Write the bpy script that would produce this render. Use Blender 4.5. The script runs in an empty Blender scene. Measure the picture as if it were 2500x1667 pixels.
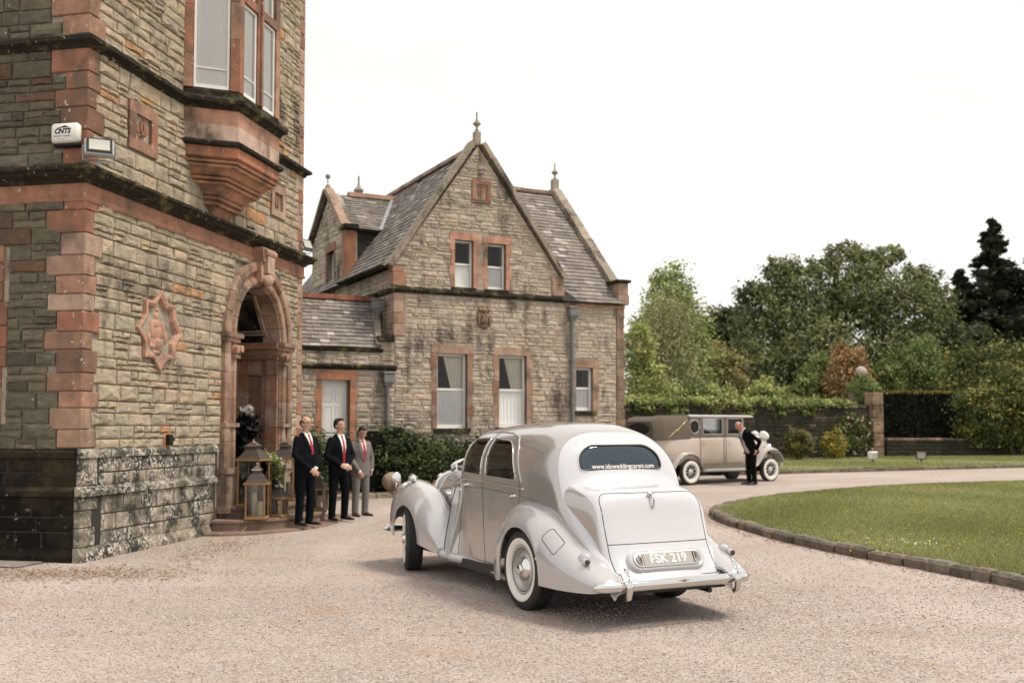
import bpy, bmesh, math, random
import numpy as np
from mathutils import Vector, Matrix, noise as mnoise
PI = math.pi
SC = bpy.context.scene
COL = SC.collection
# ------------------------------------------------------------------ camera
cam_d = bpy.data.cameras.new('camera'); cam = bpy.data.objects.new('camera', cam_d); COL.objects.link(cam)
cam.location = (0, 0, 1.6); cam.rotation_euler = (math.radians(93.0), 0, 0)
cam_d.sensor_width = 36; cam_d.lens = 36.0; cam_d.shift_y = 0.0322
cam_d.clip_start = 0.1; cam_d.clip_end = 3000
cam_d.dof.use_dof = True; cam_d.dof.focus_distance = 8.9; cam_d.dof.aperture_fstop = 1.9
SC.camera = cam
# ------------------------------------------------------------------ world, sun, exposure
SUN_AZ, SUN_EL = math.radians(100), math.radians(61)      # azimuth clockwise from +Y
w = bpy.data.worlds.new('World'); SC.world = w; w.use_nodes = True
nt = w.node_tree; nt.nodes.clear()
def N(t, **k):
    n = nt.nodes.new(t)
    for a, b in k.items(): setattr(n, a, b)
    return n
out = N('ShaderNodeOutputWorld'); bg = N('ShaderNodeBackground')
sky = N('ShaderNodeTexSky', sky_type='NISHITA', sun_disc=False, sun_elevation=SUN_EL, sun_rotation=SUN_AZ)
skm = N('ShaderNodeVectorMath', operation='SCALE'); skm.inputs['Scale'].default_value = 0.10
nt.links.new(sky.outputs[0], skm.inputs[0])
tc = N('ShaderNodeTexCoord'); mp = N('ShaderNodeMapping'); mp.inputs['Scale'].default_value = (1, 1, 2.6)
nt.links.new(tc.outputs['Generated'], mp.inputs[0])
nz = N('ShaderNodeTexNoise'); nz.inputs['Scale'].default_value = 1.5; nz.inputs['Detail'].default_value = 5; nz.inputs['Roughness'].default_value = .55
nt.links.new(mp.outputs[0], nz.inputs['Vector'])
cr = N('ShaderNodeValToRGB'); e = cr.color_ramp.elements
mp.inputs['Location'].default_value = (5.7, 1.3, .9); e[0].position = .36; e[0].color = (.79, .76, .725, 1); e[1].position = .60; e[1].color = (1.0, .965, .915, 1)
nt.links.new(nz.outputs['Fac'], cr.inputs[0])
mx = N('ShaderNodeMix', data_type='RGBA'); mx.inputs[0].default_value = .93
nt.links.new(skm.outputs[0], mx.inputs[6]); nt.links.new(cr.outputs[0], mx.inputs[7])
nt.links.new(mx.outputs[2], bg.inputs['Color']); bg.inputs['Strength'].default_value = .90
nt.links.new(bg.outputs[0], out.inputs[0])
sd = bpy.data.lights.new('sun', 'SUN'); sun = bpy.data.objects.new('sun', sd); COL.objects.link(sun)
sd.energy = 2.1; sd.angle = math.radians(16); sd.color = (1.0, .90, .76)
sv = Vector((math.sin(SUN_AZ)*math.cos(SUN_EL), math.cos(SUN_AZ)*math.cos(SUN_EL), math.sin(SUN_EL)))
sun.rotation_euler = sv.to_track_quat('Z', 'Y').to_euler(); sun.location = sv*60
SC.view_settings.view_transform = 'Standard'; SC.view_settings.look = 'None'
SC.view_settings.exposure = 0.60; SC.view_settings.gamma = 1.0; SC.view_settings.use_curve_mapping = False
SC.render.engine = 'CYCLES'; SC.cycles.max_bounces = 6; SC.cycles.transparent_max_bounces = 12
SC.cycles.use_denoising = True; SC.cycles.caustics_reflective = False; SC.cycles.caustics_refractive = False

# ------------------------------------------------------------------ helpers
RND = random.Random(7)
def g(y):
    y = y-14
    return 0.012*(y if y > 20 else math.log1p(math.exp(y*1.5))/1.5)
def npg(y):
    y = np.asarray(y)-14
    return 0.012*np.where(y > 20, y, np.log1p(np.exp(np.minimum(y, 20)*1.5))/1.5)
MATS = {}
def M(name, col, rough=.7, metal=0., tint=False, n=None, col2=None, bump=None, coat=0., spec=.5, blotch=None, trans=0, spots=None, hue=None):
    """procedural Principled material. n=(scale, amount) value mottling; col2+blotch=(scale, threshold, softness) second colour in patches;
    spots=(scale, threshold, colour) lichen; bump=(scale, strength)"""
    m = bpy.data.materials.new(name); m.use_nodes = True; t = m.node_tree; ns = t.nodes; L = t.links
    b = ns['Principled BSDF']; b.inputs['Roughness'].default_value = rough; b.inputs['Metallic'].default_value = metal
    b.inputs['Coat Weight'].default_value = coat; b.inputs['Coat Roughness'].default_value = .04; b.inputs['Specular IOR Level'].default_value = spec
    cur = None; tcn = ns.new('ShaderNodeTexCoord')
    rgb = ns.new('ShaderNodeRGB'); rgb.outputs[0].default_value = (*col, 1); cur = rgb.outputs[0]
    def mix(a, bb, fac, mode='MIX'):
        x = ns.new('ShaderNodeMix'); x.data_type = 'RGBA'; x.blend_type = mode
        if isinstance(fac, (int, float)): x.inputs[0].default_value = fac
        else: L.new(fac, x.inputs[0])
        L.new(a, x.inputs[6])
        if isinstance(bb, tuple): x.inputs[7].default_value = (*bb, 1)
        else: L.new(bb, x.inputs[7])
        return x.outputs[2]
    def noi(scale, det=4, ro=.6, zs=1.):
        x = ns.new('ShaderNodeTexNoise'); x.inputs['Scale'].default_value = scale; x.inputs['Detail'].default_value = det; x.inputs['Roughness'].default_value = ro
        if zs != 1.:
            y = ns.new('ShaderNodeMapping'); y.inputs['Scale'].default_value = (1, 1, zs); L.new(tcn.outputs['Object'], y.inputs[0]); L.new(y.outputs[0], x.inputs['Vector'])
        else: L.new(tcn.outputs['Object'], x.inputs['Vector'])
        return x.outputs['Fac']
    def ramp(f, lo, hi):
        x = ns.new('ShaderNodeMapRange'); x.inputs[1].default_value = lo; x.inputs[2].default_value = hi; L.new(f, x.inputs[0]); return x.outputs[0]
    if tint:
        a = ns.new('ShaderNodeAttribute'); a.attribute_name = 'tint'; cur = mix(cur, a.outputs['Color'], 1.0, 'MULTIPLY')
    if blotch: cur = mix(cur, col2, ramp(noi(blotch[0], 6, .62, blotch[3] if len(blotch) > 3 else 1.), blotch[1]-blotch[2], blotch[1]+blotch[2]))
    if n:
        x = ns.new('ShaderNodeMapRange'); L.new(noi(n[0], 6, .65), x.inputs[0])
        x.inputs[1].default_value = .25; x.inputs[2].default_value = .75; x.inputs[3].default_value = 1-n[1]; x.inputs[4].default_value = 1+n[1]
        cb = ns.new('ShaderNodeCombineColor')
        for i in range(3): L.new(x.outputs[0], cb.inputs[i])
        cur = mix(cur, cb.outputs[0], 1.0, 'MULTIPLY')
    if spots:
        sf = ramp(noi(spots[0], 3), spots[1], spots[1]+.035)
        if len(spots) > 3:      # lichen only in colonies
            mu = ns.new('ShaderNodeMath'); mu.operation = 'MULTIPLY'; L.new(sf, mu.inputs[0]); L.new(ramp(noi(spots[3], 4), .44, .56), mu.inputs[1]); sf = mu.outputs[0]
        cur = mix(cur, spots[2], sf)
    L.new(cur, b.inputs['Base Color'])
    if bump:
        bp = ns.new('ShaderNodeBump'); bp.inputs['Strength'].default_value = bump[1]; bp.inputs['Distance'].default_value = .04
        L.new(noi(bump[0], 8, .7), bp.inputs['Height']); L.new(bp.outputs[0], b.inputs['Normal'])
    if trans:
        tr = ns.new('ShaderNodeBsdfTranslucent'); ms = ns.new('ShaderNodeMixShader'); ms.inputs[0].default_value = trans
        L.new(cur, tr.inputs[0]); L.new(b.outputs[0], ms.inputs[1]); L.new(tr.outputs[0], ms.inputs[2]); L.new(ms.outputs[0], ns['Material Output'].inputs[0])
    MATS[name] = m
    return m
def glass_mat(name, tintc=(.9, .93, .94), refl=1.0, clear=.85, ior=1.5):
    m = bpy.data.materials.new(name); m.use_nodes = True; t = m.node_tree; ns = t.nodes; L = t.links; ns.clear()
    o = ns.new('ShaderNodeOutputMaterial'); tr = ns.new('ShaderNodeBsdfTransparent'); gl = ns.new('ShaderNodeBsdfGlossy'); fr = ns.new('ShaderNodeFresnel'); ms = ns.new('ShaderNodeMixShader')
    tr.inputs[0].default_value = tuple(c*clear for c in tintc)+(1,); gl.inputs['Roughness'].default_value = .02; gl.inputs[0].default_value = (refl, refl, refl, 1); fr.inputs[0].default_value = ior
    L.new(fr.outputs[0], ms.inputs[0]); L.new(tr.outputs[0], ms.inputs[1]); L.new(gl.outputs[0], ms.inputs[2]); L.new(ms.outputs[0], o.inputs[0])
    MATS[name] = m; return m

class MB:
    def __init__(s): s.v = []; s.f = []; s.c = []
    def add(s, vs, fs, c=(1, 1, 1)):
        k = len(s.v); s.v += [tuple(p) for p in vs]; s.f += [tuple(i+k for i in f) for f in fs]; s.c += [c]*len(vs); return s
    def box(s, x0, x1, y0, y1, z0, z1, c=(1, 1, 1)):
        vs = [(x, y, z) for z in (z0, z1) for y in (y0, y1) for x in (x0, x1)]
        return s.add(vs, [(0, 2, 3, 1), (4, 5, 7, 6), (0, 1, 5, 4), (2, 6, 7, 3), (0, 4, 6, 2), (1, 3, 7, 5)], c)
    def cbox(s, x0, x1, y0, y1, z0, z1, b=.01, c=(1, 1, 1)):
        """box with chamfered edges"""
        bm = bmesh.new(); bmesh.ops.create_cube(bm, size=1)
        for v in bm.verts: v.co = Vector(((x0+x1)/2+v.co.x*(x1-x0), (y0+y1)/2+v.co.y*(y1-y0), (z0+z1)/2+v.co.z*(z1-z0)))
        bmesh.ops.bevel(bm, geom=bm.edges[:], offset=b, segments=1, affect='EDGES')
        bm.verts.ensure_lookup_table(); bm.verts.index_update()
        s.add([v.co[:] for v in bm.verts], [[v.index for v in f.verts] for f in bm.faces], c); bm.free(); return s
    def prism(s, poly, d0, d1, mp, c=(1, 1, 1)):
        """polygon (a,b) extruded from d0 to d1; mp(a,b,d)->xyz"""
        n = len(poly); vs = [mp(a, b, d0) for a, b in poly]+[mp(a, b, d1) for a, b in poly]
        return s.add(vs, [tuple(range(n))[::-1], tuple(range(n, 2*n))]+[(i, (i+1) % n, n+(i+1) % n, n+i) for i in range(n)], c)
    def ringgrid(s, rings, closed=True, cap=True, c=(1, 1, 1)):
        n = len(rings[0]); vs = [p for r in rings for p in r]; fs = []
        for i in range(len(rings)-1):
            for j in range(n if closed else n-1):
                j2 = (j+1) % n; fs.append((i*n+j, i*n+j2, (i+1)*n+j2, (i+1)*n+j))
        if cap and closed: fs.append(tuple(range(n))[::-1]); fs.append(tuple(range((len(rings)-1)*n, len(rings)*n)))
        return s.add(vs, fs, c)
    def tube(s, path, r, n=8, cap=True, c=(1, 1, 1), sq=1.0):
        P = [Vector(p) for p in path]; rings = []
        for i, p in enumerate(P):
            t = (P[min(i+1, len(P)-1)]-P[max(i-1, 0)]).normalized()
            a = Vector((0, 0, 1)) if abs(t.z) < .95 else Vector((1, 0, 0))
            u = t.cross(a).normalized(); v = u.cross(t).normalized()
            rr = r[i] if isinstance(r, (list, tuple)) else r
            rings.append([tuple(p+u*(rr*math.cos(2*PI*k/n))+v*(rr*sq*math.sin(2*PI*k/n))) for k in range(n)])
        return s.ringgrid(rings, True, cap, c)
    def lathe(s, prof, o=(0, 0, 0), axis='z', n=24, c=(1, 1, 1), cap=True):
        """prof: [(radius, height)]"""
        rings = []
        for r, h in prof:
            ring = []
            for k in range(n):
                a = 2*PI*k/n; x, y = r*math.cos(a), r*math.sin(a)
                p = (x, y, h) if axis == 'z' else ((x, h, y) if axis == 'y' else (h, x, y))
                ring.append((o[0]+p[0], o[1]+p[1], o[2]+p[2]))
            rings.append(ring)
        return s.ringgrid(rings, True, cap, c)
    def ell(s, ce, r, nu=14, nv=9, c=(1, 1, 1), rot=None):
        rings = []
        for i in range(nv+1):
            ph = -PI/2+PI*i/nv; ring = []
            for k in range(nu):
                a = 2*PI*k/nu; p = Vector((r[0]*math.cos(ph)*math.cos(a), r[1]*math.cos(ph)*math.sin(a), r[2]*math.sin(ph)))
                if rot is not None: p = rot @ p
                ring.append(tuple(Vector(ce)+p))
            rings.append(ring)
        return s.ringgrid(rings, True, True, c)
    def build(s, name, mat, parent=None, smooth=False, kind=None, recalc=True, sharp=None):
        me = bpy.data.meshes.new(name); me.from_pydata(s.v, [], s.f)
        if recalc:
            bm = bmesh.new(); bm.from_mesh(me); bmesh.ops.recalc_face_normals(bm, faces=bm.faces); bm.to_mesh(me); bm.free()
        if any(c != (1, 1, 1) for c in s.c) or (mat and 'tint' in mat):
            at = me.color_attributes.new('tint', 'FLOAT_COLOR', 'POINT')
            at.data.foreach_set('color', np.array([(*c, 1) for c in s.c], dtype=np.float32).ravel())
        return link(name, me, mat, parent, smooth, kind, sharp)
def link(name, me, mat, parent=None, smooth=False, kind=None, sharp=None):
    if mat:
        for m in (mat if isinstance(mat, (list, tuple)) else [mat]): me.materials.append(m)
    if smooth:
        me.polygons.foreach_set('use_smooth', [True]*len(me.polygons))
        if sharp: me.set_sharp_from_angle(angle=math.radians(sharp))
    o = bpy.data.objects.new(name, me); COL.objects.link(o)
    if parent: o.parent = parent
    if kind: o['kind'] = kind
    return o
def np_mesh(name, V, F, mat, parent=None, smooth=False, kind=None, tint=None):
    """V (n,3), F (m,k) numpy"""
    me = bpy.data.meshes.new(name); m, k = F.shape
    me.vertices.add(len(V)); me.vertices.foreach_set('co', V.astype(np.float32).ravel())
    me.loops.add(m*k); me.loops.foreach_set('vertex_index', F.astype(np.int32).ravel())
    me.polygons.add(m); me.polygons.foreach_set('loop_start', np.arange(0, m*k, k, dtype=np.int32))
    try: me.polygons.foreach_set('loop_total', np.full(m, k, dtype=np.int32))
    except Exception: pass
    me.update(calc_edges=True); me.validate()
    if tint is not None:
        at = me.color_attributes.new('tint', 'FLOAT_COLOR', 'POINT')
        at.data.foreach_set('color', np.concatenate([tint, np.ones((len(V), 1))], 1).astype(np.float32).ravel())
    return link(name, me, mat, parent, smooth, kind)
def thing(name, label, cat, loc=(0, 0, 0), rz=0., group=None):
    o = bpy.data.objects.new(name, None); COL.objects.link(o); o.location = loc; o.rotation_euler = (0, 0, rz); o.empty_display_size = .1
    return tag(o, label, cat, group)
def tag(o, label, cat=None, group=None, kind=None):
    if label: o['label'] = label
    if cat: o['category'] = cat
    if group: o['group'] = group
    if kind: o['kind'] = kind
    return o
def fz(ang): return math.radians(90-ang)          # frame rotation: local X looks along compass angle ang
def copy_tree(o, parent=None):
    c = o.copy(); COL.objects.link(c)
    if parent: c.parent = parent
    for ch in list(o.children): copy_tree(ch, c)
    return c
def evaluate(o, name, mat, parent=None, smooth=True, kind=None, sharp=None):
    """bake modifiers of a scratch object into a new mesh object"""
    dg = bpy.context.evaluated_depsgraph_get(); me = bpy.data.meshes.new_from_object(o.evaluated_get(dg)); me.name = name
    old = o.data; bpy.data.objects.remove(o); bpy.data.meshes.remove(old)
    me.materials.clear()
    return link(name, me, mat, parent, smooth, kind, sharp)
def world_px(p):
    """where a world point falls in the frame, in photo pixels (only used to choose which pieces become objects of their own)"""
    th = math.radians(3); q = Vector(p)-Vector((0, 0, 1.6)); zz = q.y*math.cos(th)+q.z*math.sin(th)
    if zz < .1: return (-9999, -9999, .1)
    return (1250+2500*q.x/zz, 914-2500*(-q.y*math.sin(th)+q.z*math.cos(th))/zz, zz)
def text_mesh(txt, size, extrude=.001, bold=0., shear=0., align='CENTER', space=1.0):
    cu = bpy.data.curves.new('txt', 'FONT'); cu.body = txt; cu.size = size; cu.extrude = extrude; cu.offset = bold; cu.align_x = align; cu.align_y = 'CENTER'; cu.resolution_u = 3; cu.shear = shear; cu.space_character = space
    o = bpy.data.objects.new('txt', cu); COL.objects.link(o); dg = bpy.context.evaluated_depsgraph_get(); me = bpy.data.meshes.new_from_object(o.evaluated_get(dg))
    bpy.data.objects.remove(o); me.materials.clear(); return me

# ------------------------------------------------------------------ masonry
def clip_poly(P, Q):
    """clip convex P by convex ccw Q"""
    out = P
    for i in range(len(Q)):
        a, b = Q[i], Q[(i+1) % len(Q)]; inp, out = out, []
        if not inp: return []
        def side(p): return (b[0]-a[0])*(p[1]-a[1])-(b[1]-a[1])*(p[0]-a[0])
        for j in range(len(inp)):
            p, q = inp[j], inp[(j+1) % len(inp)]; sp, sq = side(p), side(q)
            if sp >= 0: out.append(p)
            if sp*sq < 0:
                t = sp/(sp-sq); out.append((p[0]+(q[0]-p[0])*t, p[1]+(q[1]-p[1])*t))
    return out
def area(P): return abs(sum(P[i][0]*P[(i+1) % len(P)][1]-P[(i+1) % len(P)][0]*P[i][1] for i in range(len(P))))/2
def layout(u0, u1, w0, w1, holes=(), ch=(.1, .2), sw=(.25, .55), clip=None, joint=.012, seed=0, brk=.3):
    """random coursed stones as polygons; holes = rectangles left free"""
    r = random.Random(seed); out = []; w = w0
    while w < w1-.03:
        h = min(r.uniform(*ch), w1-w)
        if w1-w-h < ch[0]*.6: h = w1-w
        blocked = sorted((max(h0[0], u0), min(h0[1], u1)) for h0 in holes if h0[2] < w+h*.55 and h0[3] > w+h*.45)
        spans = []; x = u0
        for a, b in blocked:
            if a > x+.03: spans.append((x, a))
            x = max(x, b)
        if u1 > x+.03: spans.append((x, u1))
        for a, b in spans:
            x = a
            while x < b-.02:
                l = r.uniform(*sw)
                if b-x-l < sw[0]*.6: l = b-x
                cells = [(x, x+l, w, w+h)]
                if r.random() < brk and h > ch[0]*1.2:
                    s = r.uniform(.4, .6); cells = [(x, x+l, w, w+h*s)]
                    if l > sw[0]*1.5: q = r.uniform(.35, .65); cells += [(x, x+l*q, w+h*s, w+h), (x+l*q, x+l, w+h*s, w+h)]
                    else: cells += [(x, x+l, w+h*s, w+h)]
                for c in cells:
                    j = joint/2; P = [(c[0]+j, c[2]+j), (c[1]-j, c[2]+j), (c[1]-j, c[3]-j), (c[0]+j, c[3]-j)]
                    if clip: P = clip_poly(P, clip)
                    if len(P) >= 3 and area(P) > .0012: out.append(P)
                x += l
        w += h
    return out
def stone_mesh(mb, P, mp, r, d=(.015, .045), c=(1, 1, 1), rough=True):
    """one rock-faced stone: outer ring in the joint, a chamfer ring and an uneven raised face"""
    n = len(P)
    if rough and n == 4:
        Q = []
        for i in range(n):
            a, b = P[i], P[(i+1) % n]; Q.append(a); Q.append(((a[0]+b[0])/2, (a[1]+b[1])/2))
        P = Q; n = 8
    cx = sum(p[0] for p in P)/n; cy = sum(p[1] for p in P)/n; D = r.uniform(*d); k = .010
    def ins(p, t, jit=0):
        dx, dy = p[0]-cx, p[1]-cy; L = math.hypot(dx, dy) or 1
        return (cx+dx*max(0, 1-t/L)+r.uniform(-jit, jit), cy+dy*max(0, 1-t/L)+r.uniform(-jit, jit))
    rings = [[(p[0], p[1], -.004) for p in P], [(*ins(p, k, .003), D*r.uniform(.35, .75)) for p in P]]
    if rough: rings.append([(cx+(p[0]-cx)*.55, cy+(p[1]-cy)*.55, D*r.uniform(.7, 1.25)) for p in P])
    vs = [mp(*p) for R in rings for p in R]+[mp(cx, cy, D*r.uniform(.9, 1.2))]; fs = []; m = len(rings)
    for i in range(m-1): fs += [(i*n+j, i*n+(j+1) % n, (i+1)*n+(j+1) % n, (i+1)*n+j) for j in range(n)]
    fs += [((m-1)*n+j, (m-1)*n+(j+1) % n, m*n) for j in range(n)]
    mb.add(vs, fs, c)
def core(mb, u0, u1, w0, w1, d0, d1, mp, holes=(), clip=None):
    us = sorted({u0, u1, *[min(max(h[i], u0), u1) for h in holes for i in (0, 1)]}); ws = sorted({w0, w1, *[min(max(h[i], w0), w1) for h in holes for i in (2, 3)]})
    for i in range(len(us)-1):
        j = 0
        while j < len(ws)-1:
            cu = (us[i]+us[i+1])/2
            free = lambda q: not any(h[0] < cu < h[1] and h[2] < (ws[q]+ws[q+1])/2 < h[3] for h in holes)
            if not free(j): j += 1; continue
            k = j
            while k+1 < len(ws)-1 and free(k+1): k += 1
            P = [(us[i], ws[j]), (us[i+1], ws[j]), (us[i+1], ws[k+1]), (us[i], ws[k+1])]
            if clip: P = clip_poly(P, clip)
            if len(P) >= 3: mb.prism(P, d0, d1, mp)
            j = k+1
def place_pieces(items, name, mat, parent, root, maxn, infill, smooth=False, bias=None):
    """items: [(MB, centre_local, size)]; the maxn that show largest become objects, the rest one joined part"""
    Mx = Matrix.Translation(root.location) @ root.rotation_euler.to_matrix().to_4x4(); sc = []
    for it in items:
        px, py, dz = world_px(Mx @ Vector(it[1])); s = it[2]/(dz*dz)
        if not (-15 < px < 2515 and -15 < py < 1682): s *= .001
        sc.append(s)
    order = sorted(range(len(items)), key=lambda i: -sc[i]); rest = MB()
    for k, i in enumerate(order):
        if k < maxn: items[i][0].build(name, mat, parent, smooth, recalc=False)
        else:
            b = items[i][0]; n0 = len(rest.v); rest.v += b.v; rest.f += [tuple(q+n0 for q in f) for f in b.f]; rest.c += b.c
    if rest.v: rest.build(infill, mat, parent, smooth, kind='stuff', recalc=False)
# ------------------------------------------------------------------ materials
M('stone', (1, 1, 1), .9, tint=True, n=(9, .32), bump=(13, 1.0), col2=(.075, .068, .05), blotch=(1.5, .62, .08, .5), spots=(24, .70, (.52, .49, .43)))
M('house_stone', (1, 1, 1), .9, tint=True, n=(7, .28), bump=(15, .9), col2=(.075, .062, .05), blotch=(1.9, .592, .07, .38), spots=(22, .69, (.56, .52, .47)))
M('plinth_stone', (1, 1, 1), .9, tint=True, n=(9, .4), bump=(16, .7), col2=(.035, .035, .028), blotch=(3.1, .50, .08), spots=(24, .515, (.50, .465, .41), 2.3))
M('shade_plinth_stone', (.36, .32, .27), .97, tint=True, spec=.15, n=(9, .4), bump=(16, .7), col2=(.010, .009, .007), blotch=(1.4, .45, .12), spots=(12, .66, (.20, .185, .155), 1.6))  # left-face plinth: grime plus that side's shade put into a darker colour
M('red_stone', (1, 1, 1), .88, tint=True, n=(5, .30), bump=(26, .5), col2=(.13, .092, .066), blotch=(2.4, .575, .11, .6), spots=(15, .66, (.52, .43, .37)))
M('moss_stone', (.030, .026, .019), .97, spec=.2, n=(5, .5), bump=(22, .9), col2=(.15, .13, .06), blotch=(3.2, .60, .06), spots=(13, .66, (.34, .28, .20)))
M('mortar', (.33, .285, .23), .95, n=(9, .3), bump=(30, .4), col2=(.08, .07, .055), blotch=(1.3, .60, .1))
M('dark_mortar', (.028, .026, .022), .95, n=(9, .3))
M('white_paint', (.78, .77, .75), .45, n=(5, .05))
M('curtain', (.90, .885, .86), .9, n=(3, .03))
M('cream_curtain', (.80, .74, .62), .9, n=(3, .08), trans=.1)
M('red_lining', (.16, .025, .02), .9)
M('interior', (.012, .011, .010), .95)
M('slate', (1, 1, 1), .75, tint=True, n=(10, .3), bump=(20, .35), col2=(.12, .13, .055), blotch=(1.6, .66, .08), spots=(20, .69, (.46, .45, .42)))
M('lead', (.30, .31, .33), .55, metal=.3, n=(4, .15))
M('cast_iron', (.17, .175, .175), .5, n=(6, .2))
M('black_iron', (.008, .008, .008), .5, spec=.3)
M('white_plastic', (.72, .70, .66), .5, n=(4, .08), col2=(.45, .42, .36), blotch=(3, .66, .06))
M('grey_metal', (.34, .36, .36), .45, metal=.3, n=(5, .1))
M('black_rubber', (.014, .014, .014), .65, n=(8, .2))
glass_mat('bay_glass', (.99, .99, .99), clear=1.0, ior=1.28); glass_mat('pane_glass', (.96, .97, .98), clear=1.0, ior=1.42)
M('lamp_glass', (.42, .41, .37), .18, spec=.8, n=(3, .2))
def hsv_j(c, r, a=.1):
    k = 1+r.uniform(-a, a); return tuple(max(.004, min(.9, x*k*(1+r.uniform(-.03, .03)))) for x in c)
def tower_tint(r):
    q = r.random()
    c = (.395, .335, .25) if q < .45 else (.43, .355, .26) if q < .76 else (.465, .365, .255) if q < .88 else (.33, .28, .21) if q < .965 else (.46, .265, .13)
    return hsv_j(c, r, .09)
def shade_tint(r):  # left-face stones: the shade of that side is put into their colour
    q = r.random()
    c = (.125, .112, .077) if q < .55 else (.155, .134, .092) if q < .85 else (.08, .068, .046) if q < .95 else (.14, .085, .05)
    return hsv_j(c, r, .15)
def house_tint(r):
    q = r.random()
    c = (.48, .405, .33) if q < .5 else (.52, .445, .365) if q < .8 else (.41, .345, .275) if q < .94 else (.49, .39, .29)
    return hsv_j(c, r, .11)
def red_tint(r):
    q = r.random()
    c = (.30, .135, .083) if q < .45 else (.35, .19, .13) if q < .8 else (.20, .10, .065)
    return hsv_j(c, r, .10)
def pink_tint(r):
    q = r.random()
    c = (.39, .265, .205) if q < .5 else (.35, .22, .16) if q < .85 else (.28, .155, .105)
    return hsv_j(c, r, .08)
def plinth_tint(r): return hsv_j((.27, .235, .18), r, .25)
def slate_tint(r):
    q = r.random()
    c = (.20, .172, .155) if q < .5 else (.25, .215, .195) if q < .80 else (.135, .118, .11) if q < .92 else (.40, .36, .33)
    return hsv_j(c, r, .14)
def window(parent, mp, u0, u1, w0, w1, d, rail=.5, fr=.055, curtains='full', bars=(), name='window', glass='pane_glass'):
    """sash window: white frame with meeting rail (the window), glass panes and curtain behind; mp(a,b,d), d = plane of the frame (negative is into the wall)"""
    m = MB(); P = lambda a0, a1, b0, b1, dd, t: m.prism([(a0, b0), (a1, b0), (a1, b1), (a0, b1)], dd-t, dd, mp)
    P(u0, u0+fr, w0, w1, d, .07); P(u1-fr, u1, w0, w1, d, .07); P(u0+fr, u1-fr, w0, w0+fr*1.5, d-.002, .06); P(u0+fr, u1-fr, w1-fr, w1, d-.002, .06)
    wr = w0+(w1-w0)*rail if rail else None
    if wr: P(u0+fr, u1-fr, wr-fr*.45, wr+fr*.45, d-.004, .05)
    for b in bars: P(u0+fr, u1-fr, b-.008, b+.008, d-.010, .02)
    f = m.build(name, MATS['white_paint'], parent)
    zs = [(w0+fr*1.5, wr-fr*.45), (wr+fr*.45, w1-fr)] if wr else [(w0+fr*1.5, w1-fr)]
    for a, b in zs:
        q = MB(); q.add([mp(u0+fr, a, d-.02), mp(u1-fr, a, d-.02), mp(u1-fr, b, d-.02), mp(u0+fr, b, d-.02)], [(0, 1, 2, 3)]); q.build('pane', MATS[glass], f)
    def drape(a0, a1, b0, b1, dd, mat, slant=0., folds=7):
        q = MB(); n = folds*6; rows = []
        for j in range(9):
            t = j/8; z = b0+(b1-b0)*t; row = []
            for i in range(n+1):
                s = i/n; lo = a0+(a1-a0)*slant*(1-t); x = lo+(a1-lo)*s
                row.append(mp(x, z, dd+(.005 if glass == 'bay_glass' else .010)*math.sin(s*folds*2*PI+1.3*math.sin(3*t))))
            rows.append(row)
        q.ringgrid(rows, False, False); q.build('curtain', MATS[mat], f, smooth=True)
    if curtains == 'full': drape(u0+fr*.8, u1-fr*.8, w0+.03, w1-.02, d-.045, 'curtain')
    elif curtains == 'cafe':
        drape(u0+fr*.8, u1-fr*.8, w0+.03, wr, d-.07, 'curtain')
    elif curtains == 'swag':
        drape(u0+fr*.8, u1-fr*.8, w0+.03, wr, d-.07, 'curtain')
        drape(u0+(u1-u0)*.30, u1-fr*.6, wr-.02, w1-.02, d-.10, 'cream_curtain', .42, 5)
        q = MB(); q.ringgrid([[mp(u0+(u1-u0)*(.26+.32*(1-t)), wr+(w1-wr)*t, d-.13), mp(u0+(u1-u0)*(.32+.32*(1-t)), wr+(w1-wr)*t, d-.125)] for t in (0, .5, 1)], False, False)
        q.build('curtain_lining', MATS['red_lining'], f)
    q = MB(); q.prism([(u0-.1, w0-.1), (u1+.1, w0-.1), (u1+.1, w1+.1), (u0-.1, w1+.1)], d-.62, d-.6, mp); q.build('dark_room', MATS['interior'], f)  # black sheet painted in for the darkness of the unlit room
    return f
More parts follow.
